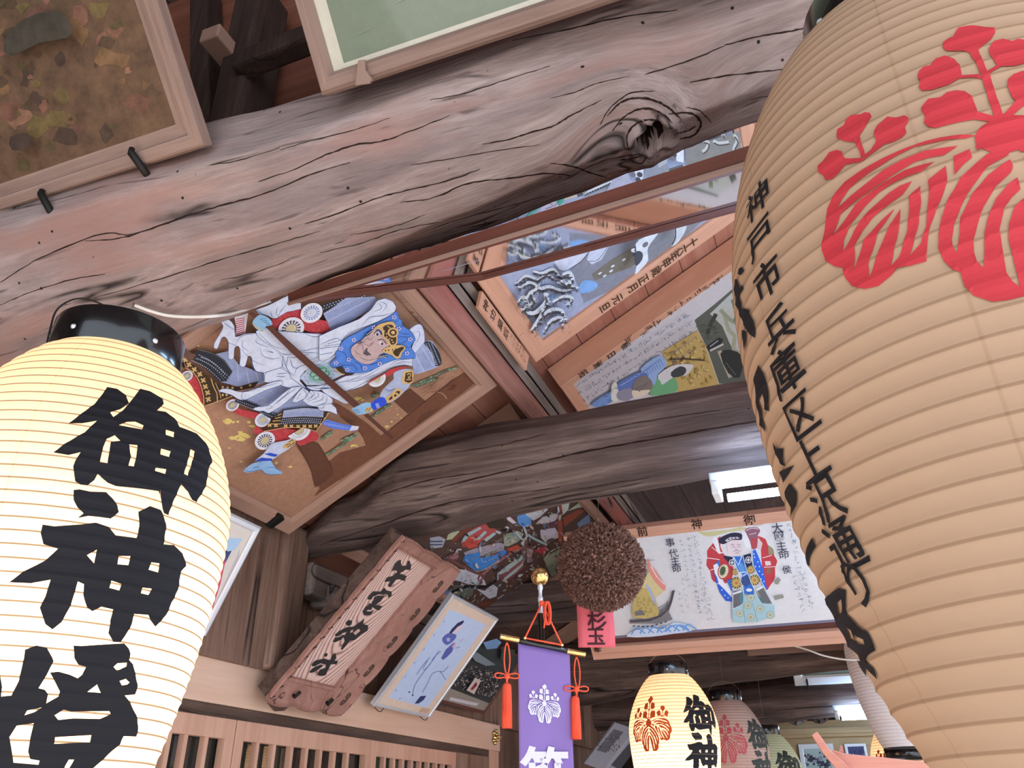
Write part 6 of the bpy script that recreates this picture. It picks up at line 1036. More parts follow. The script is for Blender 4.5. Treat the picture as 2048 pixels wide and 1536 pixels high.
# ------------------------------------------------------------------ paper lanterns
LR, NRIB = 0.25, 46
STD = dict(H=0.85, rc=0.1094, rb=0.130, p=1.74, q=1.2312, tm=0.3515)
WIDE = dict(H=0.90, rc=0.1010, rb=0.090, p=1.90, q=1.42, tm=0.424)
def lrad(t, ribs=True, sh=STD):
    t = min(1, max(0, t)); tm = sh['tm']; a = (tm-t)/tm if t < tm else (t-tm)/(1-tm); r0 = sh['rc'] if t < tm else sh['rb']
    r = r0+(LR-r0)*max(0.0, 1-a**sh['p'])**(1/sh['q'])
    if ribs: r -= 0.0019*abs(math.sin(math.pi*NRIB*t))**0.8
    return r
def paper(name, col, trans, rib=0.6, grain=0.05):
    m, nt, b = mat(name); L = nt.links.new; out = nt.nodes['Material Output']; nt.nodes.remove(b)
    tc = node(nt, 'ShaderNodeTexCoord'); sp = node(nt, 'ShaderNodeSeparateXYZ'); L(tc.outputs['UV'], sp.inputs[0])
    fr = node(nt, 'ShaderNodeMath', operation='FRACT'); L(sp.outputs['Y'], fr.inputs[0])
    rr = ramp(nt, [(0.0, (1, 1, 1)), (0.045, (1, 1, 1)), (0.10, (0, 0, 0)), (0.90, (0, 0, 0)), (0.955, (1, 1, 1))]); L(fr.outputs[0], rr.inputs[0])
    fs = node(nt, 'ShaderNodeMath', operation='FRACT'); L(sp.outputs['X'], fs.inputs[0])
    rs = ramp(nt, [(0.0, (1, 1, 1)), (0.012, (1, 1, 1)), (0.02, (0, 0, 0))]); L(fs.outputs[0], rs.inputs[0])
    nz = node(nt, 'ShaderNodeTexNoise'); nz.inputs['Scale'].default_value = 9; nz.inputs['Detail'].default_value = 8; nz.inputs['Roughness'].default_value = 0.7; L(tc.outputs['Object'], nz.inputs['Vector'])
    base = node(nt, 'ShaderNodeMix', data_type='RGBA'); base.inputs[6].default_value = [c*(1-grain*2.5) for c in col[:3]]+[1]; base.inputs[7].default_value = [min(1, c*(1+grain)) for c in col[:3]]+[1]; L(nz.outputs['Fac'], base.inputs[0])
    mx = node(nt, 'ShaderNodeMix', data_type='RGBA', blend_type='MULTIPLY'); L(base.outputs[2], mx.inputs[6]); mx.inputs[7].default_value = (0.62, 0.52, 0.44, 1)
    fa = node(nt, 'ShaderNodeMath', operation='MULTIPLY_ADD'); L(rr.outputs[0], fa.inputs[0]); fa.inputs[1].default_value = rib; fm_ = node(nt, 'ShaderNodeMath', operation='MULTIPLY'); L(rs.outputs[0], fm_.inputs[0]); fm_.inputs[1].default_value = 0.25; L(fm_.outputs[0], fa.inputs[2]); L(fa.outputs[0], mx.inputs[0])
    df = node(nt, 'ShaderNodeBsdfDiffuse'); L(mx.outputs[2], df.inputs[0])
    tm = node(nt, 'ShaderNodeMix', data_type='RGBA', blend_type='MULTIPLY'); tm.inputs[6].default_value = trans; tm.inputs[7].default_value = (0.05, 0.04, 0.03, 1); L(rr.outputs[0], tm.inputs[0])
    t2 = node(nt, 'ShaderNodeMix', data_type='RGBA', blend_type='MULTIPLY'); L(tm.outputs[2], t2.inputs[6]); t2.inputs[7].default_value = (0.55, 0.42, 0.3, 1); L(fm_.outputs[0], t2.inputs[0])
    tr = node(nt, 'ShaderNodeBsdfTranslucent'); L(t2.outputs[2], tr.inputs[0])
    ms = node(nt, 'ShaderNodeAddShader'); L(df.outputs[0], ms.inputs[0]); L(tr.outputs[0], ms.inputs[1]); L(ms.outputs[0], out.inputs[0]); return m
M['paper_tan'] = paper('tan_lantern_paper', C(190, 160, 134), (0.16, 0.12, 0.08, 1))
M['paper_warm'] = paper('cream_lantern_paper', C(196, 168, 140), (0.36, 0.285, 0.205, 1))
M['paper_pink'] = paper('pinkish_lantern_paper', C(196, 172, 162), (0.16, 0.12, 0.10, 1))
M['paper_green'] = paper('greenish_lantern_paper', C(196, 206, 184), (0.25, 0.27, 0.2, 1))
M['paper_white'] = paper('white_lantern_paper', C(226, 222, 222), (0.25, 0.24, 0.24, 1), rib=0.12)
M['red'] = plain('red_crest_paint', C(204, 62, 70), 0.65, 0, 0.2, 0.08)
M['orange_red'] = plain('orange_crest_paint', C(226, 92, 40), 0.65, 0, 0.2, 0.08)
M['dull_red'] = plain('faded_crest_paint', C(190, 92, 102), 0.65, 0, 0.2, 0.08)
M['grey_ink'] = plain('greyed_ink', C(66, 74, 72), 0.7, 0, 0.2, 0.1)
class Lan:
    def __init__(s, u, v, zt, sh=STD): s.c = Vector((u, v, zt)); s.sh = sh
    def hit(s, px_, py_):
        d = ray(px_, py_); o = CAM-s.c; A = d.x**2+d.y**2; B = o.x*d.x+o.y*d.y
        tm = -B/A; Cc = o.x**2+o.y**2-0.27**2; disc = B*B-A*Cc; t0 = (-B-math.sqrt(max(disc, 0)))/A
        f = lambda t: math.hypot(o.x+d.x*t, o.y+d.y*t)-lrad((-(o.z+d.z*t))/s.sh['H'], False, s.sh)
        best = None; N = 160; prev = None
        for i in range(N+1):
            t = t0+(tm-t0)*i/N; v = f(t)
            if v <= 0:
                lo, hi = (t0+(tm-t0)*(i-1)/N if i else t0), t
                for _ in range(24):
                    mdl = (lo+hi)/2
                    if f(mdl) > 0: lo = mdl
                    else: hi = mdl
                t = hi; break
            if best is None or v < best[0]: best = (v, t)
        else: t = best[1]
        x, y, z = o.x+d.x*t, o.y+d.y*t, o.z+d.z*t
        return math.atan2(y, x), z
    def face(s): return math.atan2(CAM.y-s.c.y, CAM.x-s.c.x)
    def local(s, pts, th0=None, z0=0.0):
        th0 = s.face() if th0 is None else th0; out = []
        for x, y in pts:
            th, z = s.hit(x, y); d = (th-th0+math.pi) % (2*math.pi)-math.pi; out.append((d*LR, z-z0))
        return out
def inside(x, y, rings):
    c = False
    for poly in rings:
        j = len(poly)-1
        for i in range(len(poly)):
            if (poly[i][1] > y) != (poly[j][1] > y) and x < (poly[j][0]-poly[i][0])*(y-poly[i][1])/(poly[j][1]-poly[i][1])+poly[i][0]: c = not c
            j = i
    return c
def mesh2d(rings, step):
    """triangulated flat shape with holes, with interior points so that it can be bent"""
    V, E = [], []
    for poly in rings:
        k0 = len(V); P_ = []
        for i in range(len(poly)):
            a, b = poly[i], poly[(i+1) % len(poly)]; n = max(1, int(math.hypot(b[0]-a[0], b[1]-a[1])/step+.5))
            for j in range(n): P_.append((a[0]+(b[0]-a[0])*j/n, a[1]+(b[1]-a[1])*j/n))
        V += P_; E += [(k0+i, k0+(i+1) % len(P_)) for i in range(len(P_))]
    x0, x1 = min(p[0] for p in V), max(p[0] for p in V); y0, y1 = min(p[1] for p in V), max(p[1] for p in V)
    y = y0+step/2; r = 0
    while y < y1:
        x = x0+(step/2 if r % 2 else step)
        while x < x1:
            if inside(x, y, rings): V.append((x, y))
            x += step
        y += step*.87; r += 1
    v, e, f, *_ = delaunay_2d_cdt([Vector(p) for p in V], E, [], 0, 1e-7)
    fs = []
    for t in f:
        cx = sum(v[i].x for i in t)/len(t); cy = sum(v[i].y for i in t)/len(t)
        if inside(cx, cy, rings): fs.append(tuple(t))
    return [(p.x, p.y) for p in v], fs
def bend(lan_c, meshes, th0, z0, mirror=False, eps=0.0013, scale=1.0, sh=STD, zs=1.0):
    mb = MB()
    for v, f in meshes:
        vs = []
        for s_, dz in v:
            s2 = -s_ if mirror else s_; z = z0+dz*scale*zs; t = -z/sh['H']; r = lrad(t, True, sh)+eps; th = th0+s2*scale/LR
            vs.append(lan_c+Vector((r*math.cos(th), r*math.sin(th), z)))
        mb.add(vs, [tuple(reversed(q)) for q in f] if mirror else f)
    return mb
_body = {}
def lantern(u, v, zt, label, pm, key, hang, lit=0.0, group=None, sh=STD):
    LH, LRC, LRB = sh['H'], sh['rc'], lrad(1.0, False, sh); c = Vector((u, v, zt)); root = thing('paper_lantern', c, label, 'lantern', group)
    if key not in _body:
        rows, seg = NRIB*5, 128; vs, fs, uv = [], [], []; mb = MB()
        for i in range(rows+1):
            t = i/rows; r = lrad(t, True, sh)
            for k in range(seg+1): a = 2*math.pi*k/seg; vs.append(c+Vector((r*math.cos(a), r*math.sin(a), -t*LH))); uv.append((8*k/seg+.37, t*NRIB))
        for i in range(rows):
            for k in range(seg): fs.append((i*(seg+1)+k, (i+1)*(seg+1)+k, (i+1)*(seg+1)+k+1, i*(seg+1)+k+1))
        mb.add(vs, fs, None, uv); o = mb.build('paper_shade', pm, root, smooth_=True); _body[key] = o
        rim = MB(); rim.lathe(c, [(LRC-.009, 0.062), (LRC+.002, 0.066), (LRC+.004, 0.062), (LRC+.004, -0.004), (LRC+.001, -0.008), (LRC-.005, -0.004), (LRC-.009, 0.0), (LRC-.009, 0.062)], 64); r_o = rim.build('top_ring', M['lacquer'], root, smooth_=False, bevel=0.001)
        for p in r_o.data.polygons: p.use_smooth = True
        low = MB(); low.lathe(c+Vector((0, 0, -LH)), [(LRB-.012, 0.0), (LRB+.003, 0.004), (LRB+.004, -0.045), (LRB-.004, -0.055), (LRB-.014, -0.05), (LRB-.012, 0.0)], 64); l_o = low.build('bottom_ring', M['lacquer'], root, smooth_=True)
        _body[key+'r'] = r_o; _body[key+'l'] = l_o
        for k in range(5):
            st = MB(); a = root_face(c)+0.5+2*math.pi*k/5; d = Vector((math.cos(a), math.sin(a), 0)); st.lathe(c+d*(LRC+.0038)+Vector((0, 0, 0.020)), [(0.0, 0.004), (0.003, 0.003), (0.0052, 0.0)], 10, d)
            _body[key+'s%d' % k] = st.build('rivet', M['silver'], root, smooth_=True)
    else:
        for kk in ('', 'r', 'l', 's0', 's1', 's2', 's3', 's4'): o = _body[key+kk].copy(); COL.objects.link(o); o.parent = root
    # bail wire and hanger
    d = Vector((-math.sin(root_face(c)), math.cos(root_face(c)), 0)); mb = MB()
    pts = smooth([tuple(c+d*(0.114*math.cos(a))+Vector((0, 0, 0.03+0.10*math.sin(a)))) for a in [math.pi*i/10 for i in range(11)]], 2, False); mb.tube(pts, 0.0016, 6); mb.build('bail_wire', M['wire'], root)
    if hang:
        mb = MB(); mb.tube([c+Vector((0, 0, 0.13)), c+Vector((0, 0, 0.13+hang))], 0.0012, 6); mb.build('hanging_wire', M['wire'], root)
    if lit:
        ld = bpy.data.lights.new('bulb', 'POINT'); ld.energy = lit; ld.color = (1.0, 0.86, 0.66); ld.shadow_soft_size = 0.035
        lo = bpy.data.objects.new('bulb', ld); COL.objects.link(lo); lo.parent = root; lo.location = (0, 0, -0.50)
    return root, c
def root_face(c): return math.atan2(CAM.y-c.y, CAM.x-c.x)
LL, LRt, LS = Lan(-1.149, .9532, 2.3327), Lan(.2118, .8328, 2.4599, WIDE), Lan(-.8975, 4.9013, 2.3011)
# ---- brush characters traced from the big lit lantern
G1 = (0, 580, .27338); G5 = (0, 980, .36199); G6 = (0, 880, .2213); G7 = (0, 1216, .20833)
g_on = [[*px(G1, [(500, 978), (600, 900), (690, 835), (750, 760), (785, 708), (860, 722), (920, 770), (945, 828), (880, 872), (805, 895), (830, 928), (900, 880), (975, 790), (1025, 722), (1100, 740), (1190, 800), (1200, 832), (1150, 880), (1215, 890), (1280, 940), (1315, 1000), (1440, 1050), (1510, 1120), (1540, 1200), (1555, 1262), (1530, 1290), (1505, 1440), (1450, 1530)]),
         *px(G5, [(1085, 68), (1060, 55), (1040, 10)]), *px(G1, [(1350, 1450), (1325, 1420), (1290, 1500)]), *px(G5, [(955, 70), (930, 140), (905, 128), (890, 60), (885, 0)]),
         *px(G1, [(1172, 1500), (1160, 1472), (1050, 1455), (850, 1435), (790, 1410), (740, 1370), (715, 1345), (690, 1390), (640, 1430), (590, 1425), (550, 1400), (535, 1290), (550, 1250), (590, 1185), (500, 1208), (390, 1188), (480, 1120), (620, 1040), (710, 955), (600, 975)])],
        px(G1, [(870, 988), (930, 965), (990, 962), (1050, 990), (1040, 1020), (960, 1005)]), px(G1, [(780, 1090), (840, 1062), (880, 1102), (810, 1112), (800, 1180), (785, 1270), (730, 1262), (755, 1150)]), px(G1, [(945, 1130), (1005, 1135), (1000, 1200), (980, 1290), (940, 1285), (958, 1220)]), px(G1, [(1215, 1022), (1275, 1040), (1270, 1078), (1212, 1060)]), px(G1, [(1180, 1160), (1250, 1180), (1235, 1222), (1170, 1205)]), px(G1, [(1140, 1300), (1215, 1312), (1210, 1345), (1135, 1322)]), px(G1, [(1395, 1165), (1425, 1180), (1370, 1360), (1345, 1345)])]
g_shin = [px(G5, [(235, 190), (300, 200), (460, 190), (530, 180), (600, 205), (640, 250), (755, 265), (770, 200), (765, 120), (830, 88), (890, 110), (920, 190), (905, 300), (960, 305), (1010, 350), (1030, 420), (1000, 450), (985, 550), (950, 620), (920, 690), (860, 755), (830, 720), (820, 690), (740, 685), (730, 740), (690, 810), (665, 840), (625, 840), (600, 790), (610, 720), (625, 660), (560, 645), (510, 670), (480, 650), (460, 580), (465, 520), (430, 505), (415, 560), (390, 640), (340, 730), (290, 770), (250, 740), (220, 650), (250, 590), (280, 495), (170, 515), (50, 510), (130, 450), (250, 390), (320, 325), (240, 300), (225, 240)]),
          px(G5, [(480, 360), (535, 330), (520, 405)]), px(G5, [(655, 365), (720, 365), (710, 415), (650, 410)]), px(G5, [(835, 400), (880, 405), (875, 455), (822, 440)]), px(G5, [(615, 500), (670, 520), (660, 555), (605, 540)]), px(G5, [(785, 540), (838, 545), (820, 580), (780, 570)])]
g_dot = [px(G6, [(665, 450), (720, 445), (820, 465), (960, 470), (1020, 530), (1060, 590), (1075, 650), (1030, 690), (1000, 710), (900, 695), (800, 685), (700, 705), (755, 662), (700, 610), (665, 540)])]
g_to = [px(G7, [(-120, 660), (-40, 600), (0, 640), (20, 760), (10, 850), (110, 840), (180, 700), (230, 480), (240, 400), (350, 360), (450, 385), (500, 470), (515, 510), (450, 640), (370, 770), (430, 785), (460, 830), (445, 915), (560, 850), (575, 800), (480, 620), (560, 610), (670, 640), (745, 675), (790, 640), (825, 565), (750, 545), (715, 480), (705, 360), (780, 365), (1000, 350), (1190, 340), (1240, 390), (1255, 440), (1240, 500), (1280, 540), (1300, 640), (1325, 740), (1300, 830), (1200, 840), (1260, 930), (1310, 1030), (1330, 1140), (1310, 1235), (1190, 1230), (1150, 1310), (1080, 1370), (960, 1480), (900, 1536), (830, 1640), (500, 1720), (200, 1740), (-100, 1700), (-180, 1500), (-100, 1300), (-180, 1000)]),
        px(G7, [(1090, 565), (1130, 530), (1220, 525), (1215, 560), (1120, 605)]), px(G7, [(1150, 700), (1210, 680), (1245, 715), (1220, 735), (1165, 745)]), px(G7, [(840, 805), (930, 735), (970, 815)]), px(G7, [(235, 1030), (260, 985), (400, 955), (330, 1000)]), px(G7, [(525, 1030), (610, 975), (680, 995), (1050, 990), (1060, 1020), (960, 1065), (700, 1060), (560, 1075)]), px(G7, [(530, 1240), (880, 1220), (860, 1290), (520, 1305)]), px(G7, [(90, 1240), (160, 1130), (325, 1105), (290, 1250), (270, 1380), (290, 1450), (380, 1465), (370, 1505), (130, 1485), (110, 1350)]), px(G7, [(620, 1530), (660, 1455), (710, 1455), (690, 1500), (650, 1560)])]
TTH = LL.hit(240, 1110)[0]
TEXT = [mesh2d([LL.local(r, TTH) for r in g], 0.006) for g in (g_on, g_dot, g_shin, g_to)]
TEXT_S = [mesh2d([LL.local(r, TTH) for r in g], 0.012) for g in (g_on, g_dot, g_shin, g_to)]
# ---- paulownia crest traced from the big unlit lantern
C5 = (1620, 30, .20898); C6 = (1620, 300, .20898)
crest_mid = [px(C5, [(1420, 120), (1490, 105), (1560, 95), (1680, 110), (1765, 125), (1775, 160), (1740, 220), (1690, 270), (1610, 330), (1700, 540), (1720, 560), (1760, 700), (1830, 900), (1850, 960), (1760, 960), (1700, 780), (1650, 615), (1610, 500), (1525, 355), (1400, 345), (1300, 335), (1268, 300), (1275, 260), (1330, 215), (1370, 200), (1390, 160)])]
crest_half = [[px(C5, [(1030, 575), (1045, 530), (1090, 495), (1150, 480), (1200, 420), (1290, 392), (1380, 415), (1435, 480), (1452, 570), (1620, 565), (1650, 615), (1540, 600), (1430, 600), (1330, 670), (1170, 715), (1070, 718), (1040, 685), (1060, 632), (1035, 610)])],
              [px(C5, [(1065, 875), (1130, 800), (1250, 780), (1310, 735), (1400, 715), (1480, 722), (1550, 780), (1590, 880), (1602, 930), (1760, 960), (1850, 955), (1860, 1000), (1790, 1030), (1690, 1010), (1570, 995), (1400, 1030), (1200, 1085), (1130, 1070), (1090, 1025), (1100, 970), (1070, 920)])],
              [px(C5, [(250, 1140), (260, 1090), (320, 1055), (350, 1000), (400, 960), (480, 950), (520, 930), (565, 930), (588, 965), (570, 1010), (530, 1070), (470, 1150), (500, 1250), (530, 1340), (490, 1370), (470, 1300), (430, 1215), (330, 1205), (265, 1185)])],
              [px(C5, [(610, 1110), (640, 1050), (740, 970), (820, 978), (900, 955), (945, 985), (940, 1030), (905, 1065), (922, 1120), (880, 1175), (800, 1215), (715, 1232), (620, 1310), (530, 1380), (510, 1345), (580, 1285), (632, 1205)])],
              [px(C5, [(70, 1440), (120, 1395), (180, 1310), (250, 1287), (305, 1305), (328, 1370), (500, 1368), (545, 1375), (480, 1412), (330, 1430), (290, 1500), (220, 1570), (150, 1580), (120, 1530), (85, 1510)])],
              [px(C6, [(1600, -140), (1400, -142), (1250, -125), (1100, -90), (900, -20), (700, 70), (500, 180), (330, 300), (250, 400), (160, 560), (150, 700), (120, 850), (110, 960), (150, 1060), (230, 1110), (310, 1125), (340, 1230), (400, 1300), (520, 1330), (650, 1300), (780, 1200), (840, 1130), (960, 1110), (1115, 1065), (1120, 900), (1150, 720), (1250, 480), (1315, 300), (1300, 150), (1130, 280), (1140, 400), (1120, 600), (1110, 730), (1060, 890), (950, 1010), (990, 900), (1040, 700), (1062, 500), (1055, 340), (950, 440), (945, 620), (930, 760), (880, 950), (850, 1020), (770, 1110), (800, 980), (830, 850), (860, 700), (862, 560), (760, 730), (680, 900), (610, 1100), (565, 1230), (558, 1100), (600, 950), (650, 800), (720, 690), (808, 560), (680, 670), (520, 860), (470, 1000), (425, 1150), (428, 920), (500, 770), (600, 650), (750, 530), (880, 430), (975, 295), (860, 340), (750, 410), (560, 580), (420, 770), (360, 900), (318, 980), (320, 860), (400, 700), (520, 540), (660, 410), (800, 320), (940, 255), (1070, 210), (1190, 110), (1040, 145), (900, 190), (700, 310), (440, 520), (320, 680), (215, 825), (290, 620), (420, 510), (560, 400), (780, 240), (1000, 110), (1150, 65), (1280, 45), (1415, -45), (1250, -20), (1100, 10), (900, 90), (700, 195), (520, 330), (380, 440), (260, 555), (300, 470), (380, 370), (560, 225), (800, 65), (1000, -35), (1250, -85), (1480, -110)])],
              [px(C6, [(1900, -8), (1780, -5), (1690, 40), (1600, 110), (1450, 260), (1330, 450), (1260, 640), (1230, 800), (1228, 940), (1280, 1060), (1370, 1150), (1440, 1170), (1480, 1300), (1560, 1390), (1750, 1450), (1900, 1435), (2048, 1400), (2180, 1330), (2190, 420), (2048, 460), (1960, 540), (1905, 700), (1900, 850), (1960, 1100), (2010, 1305), (1940, 1260), (1880, 1170), (1840, 930), (1815, 750), (1860, 560), (1930, 450), (2015, 370), (1985, 260), (1900, 330), (1780, 460), (1700, 660), (1670, 800), (1670, 1000), (1665, 1130), (1600, 1070), (1570, 980), (1565, 870), (1600, 720), (1660, 540), (1780, 350), (1930, 200), (1945, 150), (1915, 90), (1700, 240), (1560, 410), (1440, 640), (1430, 800), (1412, 980), (1370, 930), (1355, 850), (1380, 720), (1440, 550), (1550, 350), (1700, 160), (1905, 38)])],
              [px(C6, [(1375, 60), (1530, -12), (1552, 70), (1470, 130), (1382, 235)])], [px(C6, [(1585, -50), (1680, -92), (1702, -50), (1600, 12)])]]
dot_c = px(C5, [(1888, 1130)])[0]; CTH, CZ = LRt.hit(*dot_c)
dot_ring = [[(0.0225*math.cos(a), 0.0185*math.sin(a)) for a in [6.283*i/22 for i in range(22)]]]
def crest_meshes(step):
    mid = [mesh2d([LRt.local(r, CTH, CZ) for r in crest_mid], step), mesh2d(dot_ring, step)]
    # centre the stem on the axis of symmetry
    half = [mesh2d([[(min(s_, 0.0) if gi == 6 else s_, z) for s_, z in LRt.local(r, CTH, CZ)] for r in g], step) for gi, g in enumerate(crest_half)]
    return mid, half
CMID, CHALF = crest_meshes(0.006); CMID_S, CHALF_S = crest_meshes(0.014)
def put_crest(root, c, th, z, m, mid, half, scale=1.0, name='crest', sh=STD):
    zs = 1.0 if sh is WIDE else 1.22; mb = bend(c, mid+half, th, z, False, scale=scale, sh=sh, zs=zs); m2 = bend(c, half, th, z, True, scale=scale, sh=sh, zs=zs); mb.add(m2.v, m2.f); return mb.build(name, m, root)
def put_text(root, c, th, m, meshes=None):
    for sl in (slice(0, 1), slice(1, 3), slice(3, 4)): bend(c, TEXT_S[sl], th, 0.0).build('character', m, root)
# ---- the lanterns in view
rl, cl0 = lantern(*LL.c, 'big glowing paper lantern with three large black brush characters', M['paper_warm'], 'warm', 0, lit=12)
bend(cl0, TEXT[:1], TTH, 0.0).build('character', M['ink'], rl); bend(cl0, TEXT[1:3], TTH, 0.0).build('character', M['ink'], rl); bend(cl0, TEXT[3:], TTH, 0.0).build('character', M['ink'], rl)
rr_, cr0 = lantern(*LRt.c, 'huge unlit tan paper lantern with large red paulownia crest and handwritten address', M['paper_tan'], 'wide', 0, sh=WIDE)
put_crest(rr_, cr0, CTH, CZ, M['red'], CMID, CHALF, sh=WIDE)
A_ = [('神', 1513, 402), ('戸', 1519, 478), ('市', 1534, 556), ('兵', 1556, 655), ('庫', 1571, 742), ('区', 1602, 830), ('上', 1620, 918), ('沢', 1650, 998), ('通', 1688, 1090), ('り', 1716, 1168)]
hits = [LRt.hit(x, y) for _, x, y in A_]; th_ = [h[0] for h in hits]
for (ch, x, y), (th, z) in zip(A_, hits):
    v, f = glyphs(ch, 0.012); sz = 0.043 if ch not in '通庫' else 0.047
    vv = [(a*sz*1.2-b*sz*.12, b*sz) for a, b in v]
    # refine large triangles so that the brush strokes follow the paper
    bend(cr0, [(vv, f)], th, z, eps=0.0022, sh=WIDE).build('character', M['ink'], rr_)
R4 = (1448, 350, .3906); R5 = (1448, 850, .4467)
blobs = [px(R4, q) for q in ([(75, 480), (95, 470), (105, 490), (90, 512), (72, 505)], [(55, 535), (70, 530), (80, 580), (100, 560), (102, 585), (80, 620), (90, 680), (130, 690), (165, 790), (160, 835), (120, 800), (85, 720), (60, 650)], [(95, 790), (115, 800), (112, 900), (100, 880)], [(158, 1050), (180, 970), (200, 1010), (225, 1080), (235, 1210), (212, 1200), (200, 1120), (180, 1160), (200, 1240), (215, 1320), (190, 1280), (165, 1150)], [(250, 1370), (275, 1400), (305, 1400), (300, 1450), (320, 1490), (290, 1480), (268, 1430)])]+[px(R5, q) for q in ([(255, 210), (290, 190), (315, 180), (290, 220), (265, 260)], [(275, 300), (300, 260), (325, 300), (330, 360), (305, 420), (300, 370), (285, 340)], [(365, 600), (395, 505), (418, 545), (385, 640)])]
big = [px(R5, [(480, 760), (520, 730), (548, 740), (545, 790), (555, 850), (600, 900), (650, 930), (668, 980), (682, 1010), (650, 1030), (640, 1060), (670, 1090), (690, 1140), (655, 1110), (640, 1090), (620, 1130), (600, 1080), (560, 1000), (520, 950), (490, 880), (460, 830), (455, 780)]), px(R5, [(505, 800), (525, 780), (535, 840), (515, 850)]), px(R5, [(540, 900), (570, 920), (600, 970), (570, 960)]), px(R5, [(590, 940), (625, 960), (630, 985), (600, 980)]), px(R5, [(560, 990), (600, 1030), (620, 1060), (590, 1050)])]
ml = [mesh2d([LRt.local(b_, CTH, 0.0)], 0.006) for b_ in blobs]+[mesh2d([LRt.local(b_, CTH, 0.0) for b_ in big], 0.006)]
bend(cr0, ml[:-1], CTH, 0.0, eps=0.002, sh=WIDE).build('name_writing', M['ink'], rr_); bend(cr0, ml[-1:], CTH, 0.0, eps=0.002, sh=WIDE).build('character', M['ink'], rr_)
rs_, cs0 = lantern(*LS.c, 'small glowing lantern with orange crest hanging under the white picture', M['paper_warm'], 'warm', 0.30, lit=12)
th_c = LS.hit(1297, 1440)[0]; put_crest(rs_, cs0, th_c, LS.hit(1297, 1446)[1], M['orange_red'], CMID_S, CHALF_S, 0.80)
put_text(rs_, cs0, LS.hit(1407, 1450)[0], M['ink'])
cp = at(1450, 1403, Vector((0, 6.05, 0)), YV); rp2, cp0 = lantern(cp.x, cp.y, cp.z, 'unlit pinkish lantern with faded red crest right behind the small glowing lantern', M['paper_pink'], 'pink', 0.42)
lp = Lan(cp.x, cp.y, cp.z); put_crest(rp2, cp0, lp.hit(1452, 1480)[0], lp.hit(1455, 1476)[1], M['dull_red'], CMID_S, CHALF_S, 0.85); put_text(rp2, cp0, lp.face()+0.95, M['grey_ink'])
cg = at(1531, 1470, Vector((0, 7.2, 0)), YV); rg2, cg0 = lantern(cg.x, cg.y, cg.z, 'pale greenish lantern half hidden behind the pinkish one', M['paper_green'], 'green', 0.5, lit=0.6)  # weak bulb added inside this unlit lantern to brighten its paper
lg = Lan(cg.x, cg.y, cg.z); put_text(rg2, cg0, lg.face()+0.62, M['grey_ink'])
cw = at(1816, 1497, Vector((0, 5.7, 0)), YV); rw2, cw0 = lantern(cw.x, cw.y, cw.z+STD['H'], 'white lantern with black bottom ring peeping out behind the huge tan lantern', M['paper_white'], 'white', 1.0)
lw = Lan(cw.x, cw.y, cw.z+STD['H']); ct_ = at(1764, 1235, Vector((0, 6.3, 0)), YV); rt2, ct0 = lantern(ct_.x, ct_.y, ct_.z, 'unlit tan lantern with brown side lettering mostly behind the huge tan lantern', M['paper_tan'], 'tan', 0.3)
put_text(rt2, ct0, Lan(*ct_).face()-1.2, M['dull_red'])
cy = at(1798, 1436, Vector((0, 6.9, 0)), YV); ry2, cy0 = lantern(cy.x, cy.y, cy.z, 'glowing lantern mostly hidden behind the white lantern and the miniature shrine roof', M['paper_warm'], 'warm', 0.4, lit=10)
ly = Lan(cy.x, cy.y, cy.z); put_crest(ry2, cy0, ly.face()-0.5, -0.3, M['orange_red'], CMID_S, CHALF_S, 0.8)
# wire loop and white flex of the big lit lantern
fp = Plane(LL.c, Vector((0, 0, 1)).cross(Vector((LL.c.x, LL.c.y, 0)).normalized()), Vector((0, 0, 1)), Vector((-LL.c.x, -LL.c.y, 0)))
mb = MB(); mb.tube(smooth([tuple(fp.at(*q)) for q in ((92, 695), (100, 660), (112, 622), (138, 602), (165, 597), (195, 605), (232, 622), (255, 633), (262, 630))], 4, False), 0.0018, 6); mb.tube(smooth([tuple(fp.at(*q)) for q in ((264, 632), (280, 645), (310, 660), (340, 675), (358, 700), (368, 735))], 4, False), 0.0018, 6); mb.build('wire_loop', M['iron'], rl)
hk = [beam_hit(268, 606, PA, VA)]
mb = MB(); mb.tube([fp.at(247, 650), fp.at(262, 628), hk[0]+(CAM-hk[0]).normalized()*0.0], 0.0022, 6); mb.build('hanging_wire', M['wire'], rl)
pts = [beam_hit(x, y, PA, VA)+(CAM-beam_hit(x, y, PA, VA)).normalized()*0.012 for x, y in ((268, 610), (300, 622), (335, 631), (380, 634), (430, 632), (470, 625))]+[PIC.at(540, 603, 0.25)]
mb = MB(); mb.tube(smooth([tuple(p) for p in pts], 4, False), 0.0042, 8); tag(mb.build('white_cable', M['white_wire'], smooth_=True), 'white flex running along the big log from the glowing lantern', 'cable')
